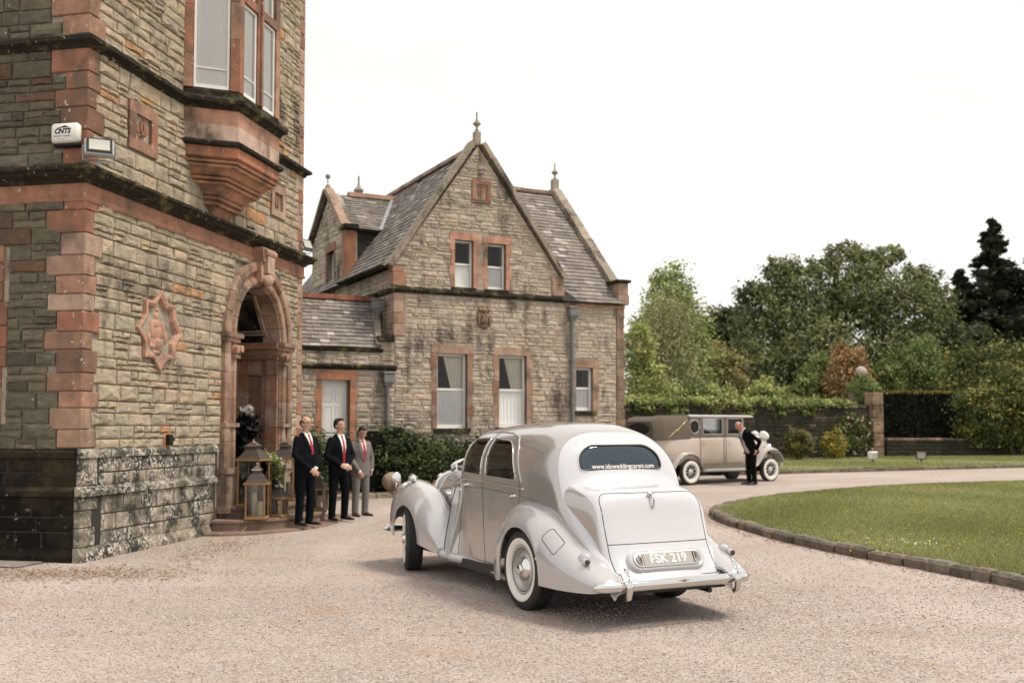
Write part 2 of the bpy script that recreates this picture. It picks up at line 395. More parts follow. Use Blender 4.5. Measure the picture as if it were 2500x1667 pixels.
def relief_panel(parent, mp, u0, u1, w0, w1, fr=.12, dep=.07, seed=0, motif='shield', name='carved_panel', tint=red_tint):
    r = random.Random(seed); m = MB(); c = tint(r)
    for a0, a1, b0, b1 in ((u0, u1, w1-fr, w1), (u0, u1, w0, w0+fr), (u0, u0+fr, w0+fr, w1-fr), (u1-fr, u1, w0+fr, w1-fr)):
        m.prism([(a0, b0), (a1, b0), (a1, b1), (a0, b1)], -.03, .035+r.uniform(0, .003), mp, tint(r))
    m.prism([(u0+fr, w0+fr), (u1-fr, w0+fr), (u1-fr, w1-fr), (u0+fr, w1-fr)], -.09, -dep+.03, mp, c)
    cx, cw, W, H = (u0+u1)/2, (w0+w1)/2, (u1-u0-2*fr)/2*.82, (w1-w0-2*fr)/2*.86
    if motif == 'diamond':
        m.prism([(cx-W, cw), (cx-W*.2, cw-H), (cx+W, cw-H*.1), (cx+W*.3, cw+H)], -.05, .0, mp, c)
        for a, b, a2, b2 in ((-.25, .55, -.25, -.3), (.25, .55, .25, -.3), (-.25, -.3, .25, -.3), (-.3, -.55, .4, -.45)):
            m.tube([mp(cx+W*a, cw+H*b, .004), mp(cx+W*a2, cw+H*b2, .004)], .022, 6, c=c)
    else:
        sh = [(cx-W*.62, cw+H*.6), (cx-W*.62, cw-H*.1), (cx-W*.35, cw-H*.6), (cx, cw-H*.85), (cx+W*.35, cw-H*.6), (cx+W*.62, cw-H*.1), (cx+W*.62, cw+H*.6)]
        m.prism(sh, -.05, .01, mp, c)
        m.prism([(cx-W*.06, cw-H*.8), (cx+W*.06, cw-H*.8), (cx+W*.06, cw+H*.6), (cx-W*.06, cw+H*.6)], .0, .025, mp, c)
        m.prism([(cx-W*.8, cw+H*.66), (cx+W*.8, cw+H*.66), (cx+W*.8, cw+H*.9), (cx-W*.8, cw+H*.9)], -.05, .0, mp, c)
    return m.build(name, MATS['red_stone'], parent)

# ------------------------------------------------------------------ the tower on the left
TWR = thing('tower', 'tall rock-faced stone tower with red sandstone corner stones, round arched porch and canted oriel window', 'tower', (-5.196, 12.345, 0), fz(11.3))
R0 = random.Random(11)
UW, TOP = 6.65, 11.2
def mpR(off=0.): return lambda u, w_, d: (u, -off-d, w_)
def mpL(off=0.): return lambda v, w_, d: (-off-d, v, w_)
ARC = 4.80; SPR = 3.09; RI = .86
arch_hole = (ARC-RI, ARC+RI, 0.30, SPR+RI+.02)
wall = MB()
core(wall, 0.0, UW, 0, TOP, .30, 0.012, lambda a, b, d: (a, d, b), [arch_hole])
core(wall, .302, 7.0, 0, TOP, .30, .012, lambda a, b, d: (d, a, b))
wall.box(UW-.3, UW-.002, .303, 7, 0, TOP); wall.box(.303, UW-.303, 6.7, 6.999, 0, TOP-.002)
TW = wall.build('wall', MATS['mortar'], TWR)
pl = MB(); L_ = lambda o, x1, y1: [(-o, -o), (x1, -o), (x1, .009), (.009, .009), (.009, y1), (-o, y1)]
pl.ringgrid([[(x, y, w_) for x, y in L_(o, x1, 7)] for o, x1, w_ in ((.055, 3.3, 0), (.055, 3.3, .84), (.02, 3.42, .841), (.02, 3.42, 1.31))])
TP = pl.build('plinth', MATS['dark_mortar'], TWR)
m = MB(); m.box(5.98, UW+.02, -.02, .008, 0, 1.31); m.build('plinth', MATS['dark_mortar'], TWR)
star_hole = (1.28, 2.12, 2.52, 3.36)
stones_R = []; stones_L = []
def lay(lst, mp, polys, tint, r, d=(.012, .04), ctr=None):
    for P in polys:
        mb = MB(); stone_mesh(mb, P, mp, r, d, tint(r)); cx = sum(p[0] for p in P)/len(P); cw = sum(p[1] for p in P)/len(P)
        lst.append((mb, mp(cx, cw, 0), area(P)))
def quoin_plan(w0, w1, seed):
    r = random.Random(seed); q = w0; i = 0; out = []
    while q < w1-.05:
        h = min(r.uniform(.2, .3), w1-q)
        if w1-q-h < .12: h = w1-q
        a, b = ((.15, .45) if i % 2 else (.27, .31)); out.append((q, q+h, a+r.uniform(-.05, .07), b+r.uniform(-.05, .07))); q += h; i += 1
    return out
QP = {k: quoin_plan(*k) for k in ((1.36, 4.40, 3), (4.80, 6.28, 4), (6.42, TOP, 5), (.90, 1.24, 6), (.17, .78, 7))}
qR = [(-.1, a+.004, w0, w1) for k in list(QP)[:3] for w0, w1, a, b in QP[k]]; qL = [(-.1, b+.004, w0, w1) for k in list(QP)[:3] for w0, w1, a, b in QP[k]]
lay(stones_R, mpR(), layout(.02, UW-.22, 1.34, 4.40, qR+[(ARC-1.27, ARC+1.27, 0, SPR+.02), (ARC-1.15, ARC+1.15, SPR, SPR+.5), (ARC-.86, ARC+.86, SPR+.5, SPR+1.2), star_hole, (1.88, 2.04, 1.34, 1.54)], (.11, .22), (.24, .56), seed=1), tower_tint, R0)
lay(stones_R, mpR(), layout(.02, UW-.22, 4.80, 6.28, qR+[(.86, 1.56, 5.27, 5.91), (5.23, 5.81, 5.30, 5.82), (2.5, 4.3, 5.2, 6.3), (2.9, 3.9, 4.8, 5.2)], (.11, .22), (.24, .56), seed=2), tower_tint, R0)
lay(stones_R, mpR(), layout(.02, UW-.22, 6.42, TOP, qR+[(2.26, 4.56, 6.3, TOP)], (.11, .21), (.22, .5), seed=3), tower_tint, R0)
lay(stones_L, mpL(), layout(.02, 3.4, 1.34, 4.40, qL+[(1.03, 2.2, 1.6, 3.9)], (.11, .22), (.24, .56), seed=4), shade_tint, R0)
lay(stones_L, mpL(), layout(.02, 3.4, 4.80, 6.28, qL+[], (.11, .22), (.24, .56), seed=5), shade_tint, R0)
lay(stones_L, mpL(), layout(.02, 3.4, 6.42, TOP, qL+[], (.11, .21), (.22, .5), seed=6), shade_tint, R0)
place_pieces(stones_R+stones_L, 'stone', MATS['stone'], TW, TWR, 300, 'stone_infill')
ps, pd = [], []
lay(ps, mpR(.02), layout(.36, 3.36, .88, 1.24, [], (.16, .2), (.3, .6), seed=7, brk=.1), plinth_tint, R0, (.006, .018))
lay(ps, mpR(.055), layout(.36, 3.26, .16, .78, [], (.16, .22), (.3, .6), seed=8, brk=.1), plinth_tint, R0, (.006, .018))
lay(ps, mpR(.02), layout(6.02, UW+.03, .88, 1.24, [], (.16, .2), (.3, .6), seed=17, brk=.1), plinth_tint, R0, (.006, .018))
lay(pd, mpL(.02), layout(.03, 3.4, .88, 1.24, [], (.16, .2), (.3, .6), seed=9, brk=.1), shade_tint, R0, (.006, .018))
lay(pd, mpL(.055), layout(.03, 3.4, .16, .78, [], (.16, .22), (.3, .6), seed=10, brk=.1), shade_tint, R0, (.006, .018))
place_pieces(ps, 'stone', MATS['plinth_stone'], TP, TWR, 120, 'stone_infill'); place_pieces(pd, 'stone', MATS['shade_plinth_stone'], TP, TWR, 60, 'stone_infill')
# plinth ledges: sloped blocks one after another
def ledge(u0, u1, w0, w1, d0, d1, mp, mat, seed, name='ledge_stone', tint=plinth_tint, step=.8):
    r = random.Random(seed); x = u0
    while x < u1-.02:
        l = min(r.uniform(step*.7, step*1.3), u1-x)
        if u1-x-l < .25: l = u1-x
        m = MB(); j = r.uniform(-.004, .004)
        prof = [(0., w0), (d1+j, w0), (d1+j, w0+(w1-w0)*.55), (d0, w1), (0, w1)]
        ra = [mp(x+.004, q[1], q[0]) for q in prof]; rb = [mp(x+l-.004, q[1], q[0]) for q in prof]
        m.ringgrid([ra, rb], True, True, tint(r)); m.build(name, MATS[mat], TP if name == 'ledge_stone' else TWR); x += l
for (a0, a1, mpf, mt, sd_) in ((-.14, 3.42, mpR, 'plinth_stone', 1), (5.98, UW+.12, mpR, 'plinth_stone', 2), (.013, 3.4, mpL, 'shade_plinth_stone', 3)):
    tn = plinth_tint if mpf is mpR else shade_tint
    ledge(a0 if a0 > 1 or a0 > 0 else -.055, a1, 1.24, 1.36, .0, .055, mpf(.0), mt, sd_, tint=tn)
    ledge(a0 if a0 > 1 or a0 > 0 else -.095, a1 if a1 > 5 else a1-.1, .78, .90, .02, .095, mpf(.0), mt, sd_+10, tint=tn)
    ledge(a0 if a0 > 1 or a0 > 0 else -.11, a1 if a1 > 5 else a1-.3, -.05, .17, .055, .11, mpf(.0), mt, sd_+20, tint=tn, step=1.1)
# corner stones
def quoins(w0, w1, off, seed, mat='red_stone'):
    r = random.Random(seed)
    for i, (q, q1, a, b) in enumerate(QP[(w0, w1, seed)]):
        h = q1-q; b = .024 if mat != 'red_stone' else b; pr = .026 if mat == 'red_stone' else .014
        m = MB(); c = plinth_tint(r) if q < 1.2 else pink_tint(r) if q < 4.3 and r.random() < .65 else red_tint(r)
        m.cbox(-off-pr, a, -off-pr, b, q+.004, q+h-.004, .012, c); m.build('quoin', MATS[mat], TWR)
        a2 = .30 if i % 2 else .2
        m = MB(); m.cbox(UW-a2+r.uniform(-.04, .04), UW+off+.012, -off-.012, .2, q+.004, q+h-.004, .012, pink_tint(r) if r.random() < .7 else red_tint(r)); m.build('quoin', MATS['red_stone'], TWR)
quoins(1.36, 4.40, 0, 3); quoins(4.80, 6.28, 0, 4); quoins(6.42, TOP, 0, 5); quoins(.90, 1.24, .02, 6, 'plinth_stone'); quoins(.17, .78, .055, 7, 'plinth_stone')
r = random.Random(5); q = 1.6
while q < 3.85:                                    # window dressing at the frame's edge
    h = r.uniform(.22, .3); m = MB(); m.cbox(-.016, .2, 1.03 if int(q*9) % 2 else 1.10, 1.62, q, q+h-.008, .012, red_tint(r)); m.build('surround_block', MATS['red_stone'], TWR); q += h
# moulded bands: profile [(d, w)] run round the corner
def band(prof, name, mat, u1=UW, v1=3.6, tint=None, parent=None, u0=None, gap=None):
    for seg in ([(None, u1)] if not gap else [(None, gap[0]), (gap[1], u1)]):
        m = MB(); rings = []
        if seg[0] is None: rings.append([(-d, v1, w_) for d, w_ in prof]); rings.append([(-d, -d, w_) for d, w_ in prof])
        else: rings.append([(seg[0], -d, w_) for d, w_ in prof])
        end = seg[1]+(0 if seg[1] < u1 else 0)
        if seg[1] >= u1: rings.append([(u1+d, -d, w_) for d, w_ in prof]); rings.append([(u1+d, 1.2, w_) for d, w_ in prof])
        else: rings.append([(end, -d, w_) for d, w_ in prof])
        m.ringgrid(rings, True, True, tint or (1, 1, 1)); m.build(name, MATS[mat], parent or TWR)
band([(0, 4.36), (.035, 4.36), (.05, 4.40), (.03, 4.42), (.03, 4.585), (0, 4.585)], 'frieze', 'red_stone', tint=(.34, .165, .105))
band([(0, 4.58), (.05, 4.58), (.08, 4.62), (.17, 4.66), (.18, 4.70), (.22, 4.715), (.22, 4.755), (.03, 4.83), (0, 4.83)], 'cornice', 'moss_stone')
band([(0, 6.25), (.03, 6.25), (.06, 6.30), (.13, 6.33), (.13, 6.38), (.02, 6.45), (0, 6.45)], 'string_course', 'moss_stone', gap=(2.22, 4.60))
# oriel
BC = 3.41
def outl(d, h): s = d*.66; return [(BC-h-s, .02), (BC-h, -d), (BC+h, -d), (BC+h+s, .02)]
def bay(levels, name, mat, tint):
    m = MB(); m.ringgrid([[(x, y, w_) for x, y in outl(d, h)] for w_, d, h in levels], True, True, tint); return m.build(name, MATS[mat], TWR)
cor = [(4.84, .02, .28), (4.955, .085, .345), (4.96, .15, .39), (4.995, .165, .40), (5.0, .12, .375), (5.03, .13, .38), (5.035, .20, .42), (5.07, .215, .43), (5.075, .16, .40)]
cor += [(5.08+.13*t, .17+.13*t**.6, .405+.10*t**.6) for t in (0, .2, .4, .6, .8, 1)]+[(5.215, .375, .55), (5.25, .39, .56), (5.255, .33, .53), (5.27, .34, .535), (5.275, .425, .59), (5.305, .44, .60), (5.31, .375, .56)]
cor += [(5.315+.10*t, .39+.12*t**.6, .57+.08*t**.6) for t in (0, .2, .4, .6, .8, 1)]+[(5.42, .585, .68), (5.455, .60, .69), (5.46, .535, .66), (5.472, .545, .665), (5.477, .63, .70), (5.51, .645, .705), (5.515, .585, .68), (5.54, .655, .715)]
bay(cor, 'corbel', 'red_stone', (.42, .215, .14))
bay([(5.54, .64, .70), (5.56, .66, .71), (5.70, .66, .71)], 'corbel_band', 'red_stone', (.46, .19, .11))
bay([(5.70, .68, .72), (5.72, .72, .74), (5.76, .73, .745), (5.80, .67, .715)], 'corbel_mould', 'moss_stone', (1, 1, 1))
bay([(5.80, .655, .708), (6.03, .655, .708)], 'apron', 'red_stone', (.56, .40, .33)); bay([(6.03, .657, .709), (6.26, .657, .709)], 'apron', 'red_stone', (.50, .27, .185))
bay([(6.25, .68, .72), (6.30, .71, .74), (6.33, .78, .77), (6.38, .78, .77), (6.45, .67, .715)], 'bay_string', 'moss_stone', (1, 1, 1))
bay([(6.45, .655, .708), (6.52, .655, .708), (6.545, .63, .695)], 'bay_sill', 'moss_stone', (1, 1, 1))
fa = math.atan2(.655, .655*.66)                   # left facet: runs from the wall out to the front
f0 = Vector((BC-.708-.655*.66, 0, 0)); fd = Vector((.655*.66, -.655, 0)).normalized(); fn = Vector((-fd.y*-1, -fd.x*-1, 0)); fn = Vector((fd.y, -fd.x, 0)); FL = math.hypot(.655, .655*.66)
mpF = lambda a, b, d: tuple(f0+fd*a+fn*d+Vector((0, 0, b)))
g0 = Vector((BC+.708+.655*.66, 0, 0)); gd = Vector((-.655*.66, -.655, 0)).normalized(); gn = Vector((-gd.y, gd.x, 0))
mpG = lambda a, b, d: tuple(g0+gd*a+gn*d+Vector((0, 0, b)))
mpB = lambda u, w_, d: (u, -.655-d, w_)
def jamb(mp, a0, a1, w0, w1, d0, d1, name='bay_jamb', tn=red_tint, sd_=0):
    r = random.Random(sd_); q = w0
    while q < w1-.02:
        h = min(r.uniform(.45, .8), w1-q); m = MB(); m.prism([(a0, q+.003), (a1, q+.003), (a1, q+h-.003), (a0, q+h-.003)], d0, d1+r.uniform(0, .004), mp, tn(r)); m.build(name, MATS['red_stone'], TWR); q += h
for mp_ in (mpF, mpG):
    jamb(mp_, 0, .13, 6.545, TOP, -.16, -.002, sd_=1); jamb(mp_, FL-.13, FL-.004, 6.545, TOP, -.16, -.002, sd_=2)
    window(TWR, mp_, .14, FL-.14, 6.56, 9.6, -.025, rail=None, fr=.035, curtains='full', bars=(6.86,), glass='bay_glass')
for a0, a1, s_ in ((BC-.704, BC-.56, 3), (BC-.10, BC+.10, 4), (BC+.56, BC+.704, 5)): jamb(mpB, a0, a1, 6.545, TOP, -.16, -.001, sd_=s_)
jamb(mpB, BC-.03, BC+.03, 6.545, TOP, 0, .035, sd_=6)
for a0, a1 in ((BC-.55, BC-.11), (BC+.11, BC+.55)):
    window(TWR, mpB, a0, a1, 6.56, 7.95, -.025, rail=None, fr=.035, curtains='full', bars=(6.86,), glass='bay_glass'); window(TWR, mpB, a0, a1, 8.11, 9.6, -.055, rail=None, fr=.035, curtains='full', glass='bay_glass')
    jamb(mpB, a0-.01, a1+.01, 7.96, 8.10, -.15, .004, 'transom')
m = MB(); m.ringgrid([[(x, y, w_) for x, y in outl(.26, .40)] for w_ in (6.5, TOP)], True, True); m.build('bay_backing', MATS['interior'], TWR)
# carved panels, star panel
relief_panel(TWR, mpR(), .87, 1.55, 5.27, 5.91, .15, .09, 1, 'diamond'); relief_panel(TWR, mpR(), 5.23, 5.81, 5.28, 5.82, .12, .08, 2, 'shield', tint=pink_tint)
def starpoly(k, cx=1.70, cw=2.935):
    a, b, s = .58*k, .56*k, .385*k; xs = a*(1-s/b); ys = b*(1-s/a)
    q = [(a, 0), (s, ys), (s, s), (xs, s), (0, b), (-xs, s), (-s, s), (-s, ys), (-a, 0), (-s, -ys), (-s, -s), (-xs, -s), (0, -b), (xs, -s), (s, -s), (s, -ys)]
    return [(cx+x, cw+y) for x, y in q]
st = MB(); o1, o2, o3 = starpoly(1.0), starpoly(.93), starpoly(.74)
mp_ = mpR(); cs = (.49, .285, .205)
st.ringgrid([[mp_(a, b, -.02) for a, b in o1], [mp_(a, b, .055) for a, b in o1], [mp_(a, b, .062) for a, b in o2], [mp_(a, b, .04) for a, b in starpoly(.82)], [mp_(a, b, -.07) for a, b in o3]], True, True, cs)
ST = st.build('star_panel', MATS['red_stone'], TWR)
fg = MB()
def rb(du, dw, ru, rw, rd=.05, dd=-.03): fg.ell(mp_(1.70+du, 2.935+dw, dd), (ru, rd, rw), 12, 8, (.47, .27, .19))
rb(-.03, .20, .065, .07); rb(-.03, .09, .13, .08); rb(0, -.03, .15, .13); rb(.02, -.17, .13, .10, .06); rb(-.14, .02, .05, .15); rb(.13, .02, .045, .14); rb(-.12, -.22, .09, .045); rb(.06, -.26, .07, .05); rb(.2, -.08, .04, .12); rb(-.21, -.12, .04, .1); rb(-.03, .28, .04, .035); rb(.0, -.30, .12, .03)
fg.build('carved_figure', MATS['red_stone'], ST, smooth=True)
# porch arch
ap = [(1.27, 0), (1.27, .075), (1.24, .095), (1.13, .10), (1.10, .075), (1.10, .045), (1.02, .045), (1.0, .06), (.985, .085), (.92, .09), (.89, .07), (.88, .03), (.86, .02), (.86, -.28)]
nv = 11
for k in range(nv):
    if k == nv//2: continue
    a0, a1 = PI*k/nv+.006, PI*(k+1)/nv-.006; m = MB(); rings = []
    for q in range(5):
        a = a0+(a1-a0)*q/4; rings.append([(ARC+rr*math.cos(a), -dd, SPR+rr*math.sin(a)) for rr, dd in ap]+[(ARC+1.27*math.cos(a), .28, SPR+1.27*math.sin(a))])
    m.ringgrid(rings, True, True, pink_tint(R0)); m.build('voussoir', MATS['red_stone'], TWR)
m = MB()
for q, (a, b, lo, hi, dd) in enumerate(((.19, .23, SPR+.93, SPR+1.27, .16), (.21, .25, SPR+1.27, SPR+1.50, .2))): m.prism([(ARC-a, lo), (ARC+a, lo), (ARC+b, hi), (ARC-b, hi)], -.26, dd, mpR(), (.50, .30, .22))
m.ell((ARC, -.17, SPR+.98), (.17, .09, .11), 12, 8, (.44, .30, .22)); m.tube([(ARC-.2, -.2, SPR+1.42), (ARC+.2, -.2, SPR+1.42)], .06, 10, c=(.5, .3, .22))
m.prism([(ARC-.12, SPR+1.08), (ARC+.12, SPR+1.08), (ARC+.13, SPR+1.36), (ARC-.13, SPR+1.36)], .15, .235, mpR(), (.52, .36, .29))
m.build('keystone', MATS['red_stone'], TWR)
for sgn in (-1, 1):                                # jambs as stacked moulded blocks
    q = .98; i = 0
    while q < 2.93:
        h = min((.42, .30, .36)[i % 3], 2.95-q); m = MB(); pr = [(rr, dd) for rr, dd in ap]+[(1.27, -.28)]
        m.ringgrid([[(ARC+sgn*rr, -dd, w_) for rr, dd in pr] for w_ in (q+.003, q+h-.003)], True, True, pink_tint(R0)); m.build('jamb_block', MATS['red_stone'], TWR); q += h; i += 1
    for (w0, w1, a, b, dd) in ((2.95, 3.02, .83, 1.30, .11), (3.02, 3.09, .79, 1.33, .15), (2.70, 2.76, .84, 1.03, .12), (1.62, 1.68, .84, 1.29, .115)):
        m = MB(); m.prism(sorted([(ARC+sgn*a, w0), (ARC+sgn*b, w0)])+sorted([(ARC+sgn*a, w1), (ARC+sgn*b, w1)], reverse=True), -.29, dd, mpR(), pink_tint(R0)); m.build('impost', MATS['red_stone'], TWR)
    m = MB()
    for s2 in (-1, 1): m.tube([(ARC+sgn*(.945+.07*s2), -.06, 2.85), (ARC+sgn*(.945+.07*s2), -.17, 2.85)], .055, 12, c=(.48, .28, .2))
    m.box(*sorted((ARC+sgn*.86, ARC+sgn*1.03)), -.13, 0, 2.78, 2.90, (.5, .31, .23)); m.build('capital', MATS['red_stone'], TWR)
    for (w0, w1, a, b, dd) in ((.30, .40, .80, 1.36, .20), (.40, .90, .83, 1.32, .15), (.90, .98, .81, 1.34, .18)):
        m = MB(); m.prism(sorted([(ARC+sgn*a, w0), (ARC+sgn*b, w0)])+sorted([(ARC+sgn*a, w1), (ARC+sgn*b, w1)], reverse=True), -.3, dd, mpR(), (.40, .30, .23)); m.build('pedestal', MATS['red_stone'], TWR)
# porch inside
PD = 2.1
m = MB(); m.box(ARC-RI-.002, ARC-RI+.02, .28, PD, .3, 3.1); m.box(ARC-RI, ARC+RI, PD, PD+.1, .3, 4.1); m.box(ARC+RI-.001, ARC+RI+.25, .3, PD, .3, 3.1)
m.ringgrid([[(ARC+RI*1.01*math.cos(a), v_, SPR+RI*1.01*math.sin(a)) for a in [PI*k/20 for k in range(21)]] for v_ in (.28, PD)], False, False)
m.build('porch_wall', MATS['red_stone'], TWR)
mpS = lambda v, w_, d: (ARC+RI-.004-d, v, w_)
r = random.Random(9); q = .4
while q < 2.78:
    h = r.uniform(.26, .34); h = min(h, 2.80-q)
    for a0, a1, dd in ((.0, .22, .05), (.22, .30, .015), (.30, .56, -.10 if q < 2.4 else .015), (.56, .74, .015), (.74, .98, .05), (.98, 1.5, .02)):
        if dd < 0: continue
        m = MB(); m.prism([(a0+.003, q+.003), (a1-.003, q+.003), (a1-.003, q+h-.003), (a0+.003, q+h-.003)], -.01, dd+r.uniform(0, .005), mpS, red_tint(r) if r.random() < .55 else pink_tint(r)); m.build('porch_block', MATS['red_stone'], TWR)
    q += h
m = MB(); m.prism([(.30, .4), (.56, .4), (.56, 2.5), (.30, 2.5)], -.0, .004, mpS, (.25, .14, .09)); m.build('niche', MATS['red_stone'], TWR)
for w0, w1, dd in ((2.80, 2.88, .08), (2.88, 2.98, .05), (2.98, 3.09, .12)):
    m = MB(); m.prism([(-.02, w0), (1.9, w0), (1.9, w1), (-.02, w1)], -.01, dd, mpS, red_tint(r)); m.build('porch_cornice', MATS['red_stone'], TWR)
m = MB()
def va(v_, deg, d=.02): a = math.radians(deg); return (ARC+(RI-d)*math.cos(a), v_, SPR+(RI-d)*math.sin(a))
for k in (0, .06):
    m.tube([va(.22+k, 8+60*k), va(.22+k, 66-90*k)], .018, 6, c=(.4, .3, .22)); m.tube([va(.82-k, 8+60*k), va(.82-k, 66-90*k)], .018, 6, c=(.4, .3, .22))
    m.tube([va(.22+k, 10+60*k), va(.82-k, 10+60*k)], .018, 6, c=(.4, .3, .22)); m.tube([va(.22+k, 66-90*k), va(.82-k, 66-90*k)], .018, 6, c=(.4, .3, .22))
m.build('coffer', MATS['red_stone'], TWR)
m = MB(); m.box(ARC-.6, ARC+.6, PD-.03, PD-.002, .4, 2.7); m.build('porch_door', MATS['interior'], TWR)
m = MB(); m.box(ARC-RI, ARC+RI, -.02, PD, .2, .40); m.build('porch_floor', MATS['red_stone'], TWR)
# entrance steps: three rounded slabs
STP = thing('entrance_steps', 'rounded red sandstone steps in front of the arched porch', 'steps', (-5.196, 12.345, 0), fz(11.3))
for a, b, w0, w1 in ((1.95, 1.36, -.05, .055), (1.62, 1.08, .05, .22), (1.32, .80, .21, .39)):
    m = MB(); n = 28; pts = [(ARC+a*math.cos(PI+PI*k/n), -b*math.sin(PI*k/n)) for k in range(n+1)]; pin = [(ARC+(a-.03)*math.cos(PI+PI*k/n), -(b-.03)*math.sin(PI*k/n)) for k in range(n+1)]
    m.ringgrid([[(x, y-.008, w0) for x, y in pin], [(x, y-.008, w1-.05) for x, y in pin], [(x, y-.008, w1-.045) for x, y in pts], [(x, y-.008, w1-.01) for x, y in pts], [(x, y-.008, w1) for x, y in pin]], True, True, hsv_j((.20, .138, .105), R0, .12))
    m.build('step', MATS['red_stone'], STP)
# ------------------------------------------------------------------ the stone house
HSE = thing('stone_house', 'grey stone house with steep slate gables, white sash windows and a low slate roofed wing', 'house', (-2.76, 24, 0), fz(63))
R1 = random.Random(21)
mpH = lambda u, w_, d: (u, -d, w_)                 # facade (v = 0)
mpW = lambda v, w_, d: (-d, v, w_)                 # left side wall (u = 0)
GX = 2.15; GA = 8.55
gab = [(-.04, 4.84), (4.46, 4.84), (4.46, 5.46), (GX, GA), (-.04, 5.46)]
wins_lo = [(1.08, 1.87, 1.60, 3.40), (2.73, 3.50, 1.62, 3.40), (4.93, 5.44, 2.05, 3.16)]
wins_up = [(1.53, 2.03, 5.02, 6.18), (2.41, 2.92, 5.02, 6.16)]
door_h = (-1.74, -1.08, .68, 2.70)
hw = MB()
core(hw, 0, 6.4, -.2, 4.84, -.35, 0, mpH, wins_lo)
core(hw, -.04, 4.46, 4.841, GA, -.35, 0, mpH, wins_up, gab)
core(hw, -3.3, -.001, -.2, 3.42, -.35, -.001, mpH, [door_h])
dgab = [(3.72, 5.3), (7.0, 5.3), (7.0, 7.0), (5.36, 8.28), (3.72, 7.0)]
dwin = (4.78, 5.46, 5.0, 6.55)
core(hw, .351, 9.2, -.2, 5.40, -.30, -.0015, mpW, [dwin]); core(hw, 3.72, 7.0, 5.401, 8.3, -.30, -.001, mpW, [dwin], dgab)
hw.prism([(0, -.2), (7.2, -.2), (7.2, 4.8), (3.6, 8.4), (0, 4.8)], 0, .3, lambda v, w_, d: (6.398-d, v+.36, w_))
HW = hw.build('wall', M('house_mortar', (.36, .31, .26), .95, n=(9, .3), bump=(30, .4), col2=(.08, .07, .055), blotch=(1.9, .62, .07, .4)), HSE)
hs = []
pad = lambda h, p=.13: (h[0]-p, h[1]+p, h[2]-.14, h[3]+.2)
lay(hs, mpH, layout(.0, 6.4, .1, 4.78, [pad(h) for h in wins_lo]+[(2.14, 2.48, 4.03, 4.54), (0, .24, 3.78, 4.8), (6.16, 6.4, 0, 4.8)], (.075, .15), (.16, .5), seed=31), house_tint, R1, (.008, .030))
lay(hs, mpH, layout(-.04, 4.46, 4.94, GA, [pad(h, .1) for h in wins_up]+[(2.03, 2.41, 4.9, 6.36), (1.98, 2.49, 7.12, 7.70), (-.1, .2, 4.9, 5.4), (4.22, 4.5, 4.9, 5.46)], (.075, .14), (.16, .45), clip=gab, seed=32), house_tint, R1, (.008, .030))
lay(hs, mpH, layout(-3.0, -.0, .1, 2.93, [(-1.86, -.93, .5, 2.92)], (.075, .15), (.16, .45), seed=33), house_tint, R1, (.008, .030))
lay(hs, mpH, layout(-3.0, -.0, 3.05, 3.36, [], (.075, .15), (.2, .5), seed=34), house_tint, R1, (.008, .030))
lay(hs, mpW, layout(.25, 9.0, 3.4, 4.80, [], (.075, .15), (.16, .5), seed=35), house_tint, R1, (.008, .030))
lay(hs, mpW, layout(.25, 3.7, 4.94, 5.36, [], (.08, .15), (.16, .5), seed=36), house_tint, R1, (.008, .030))
lay(hs, mpW, layout(3.72, 7.0, 4.94, 8.28, [(4.68, 5.56, 4.9, 6.75)], (.09, .17), (.2, .5), clip=dgab, seed=37), house_tint, R1, (.008, .030))
place_pieces(hs, 'stone', MATS['house_stone'], HW, HSE, 300, 'stone_infill')
def surround(u0, u1, w0, w1, wd=.13, mp=mpH, tn=pink_tint, sill='moss_stone', seed=0, top=.2, parent=None):
    r = random.Random(seed)
    for a0, a1, s in ((u0-wd, u0, -1), (u1, u1+wd, 1)):
        q = w0-.02; i = 0
        while q < w1-.03:
            h = min(r.uniform(.24, .36), w1-q)
            if w1-q-h < .15: h = w1-q
            ex = .05 if i % 2 else 0; m = MB(); x0, x1 = (a0-ex, a1) if s < 0 else (a0, a1+ex)
            m.prism([(x0, q+.003), (x1, q+.003), (x1, q+h-.003), (x0, q+h-.003)], -.14, .022+r.uniform(0, .006), mp, tn(r)); m.build('surround_block', MATS['red_stone'], parent or HSE); q += h; i += 1
    m = MB(); m.prism([(u0-wd-.03, w1), (u1+wd+.03, w1), (u1+wd+.03, w1+top), (u0-wd-.03, w1+top)], -.14, .03, mp, tn(r)); m.build('lintel', MATS['red_stone'], parent or HSE)
    if sill: m = MB(); m.prism([(u0-wd*.6, w0-.12), (u1+wd*.6, w0-.12), (u1+wd*.6, w0-.004), (u0-wd*.6, w0-.004)], -.14, .06, mp); m.build('sill', MATS[sill], parent or HSE)
for i, h in enumerate(wins_lo): surround(*h, seed=40+i, tn=pink_tint if i < 2 else lambda r: hsv_j((.42, .27, .19), r, .1)); window(HSE, mpH, h[0], h[1], h[2], h[3], -.10, rail=.52, fr=.06, curtains='swag' if i < 2 else 'cafe')
for i, h in enumerate(wins_up): surround(*h, seed=50+i, wd=.10, top=.18, tn=lambda r: hsv_j((.50, .27, .19), r, .1)); window(HSE, mpH, h[0], h[1], h[2], h[3], -.10, rail=.5, fr=.05, curtains='cafe')
m = MB(); m.prism([(2.14, 4.99), (2.30, 4.99), (2.30, 6.36), (2.14, 6.36)], -.01, .018, mpH, (.44, .36, .30)); m.build('mullion_stone', MATS['red_stone'], HSE)
surround(*dwin, mp=mpW, seed=55, wd=.1, sill=None, tn=red_tint); window(HSE, mpW, dwin[0], dwin[1], dwin[2], dwin[3], -.14, rail=.45, fr=.06, curtains=None)
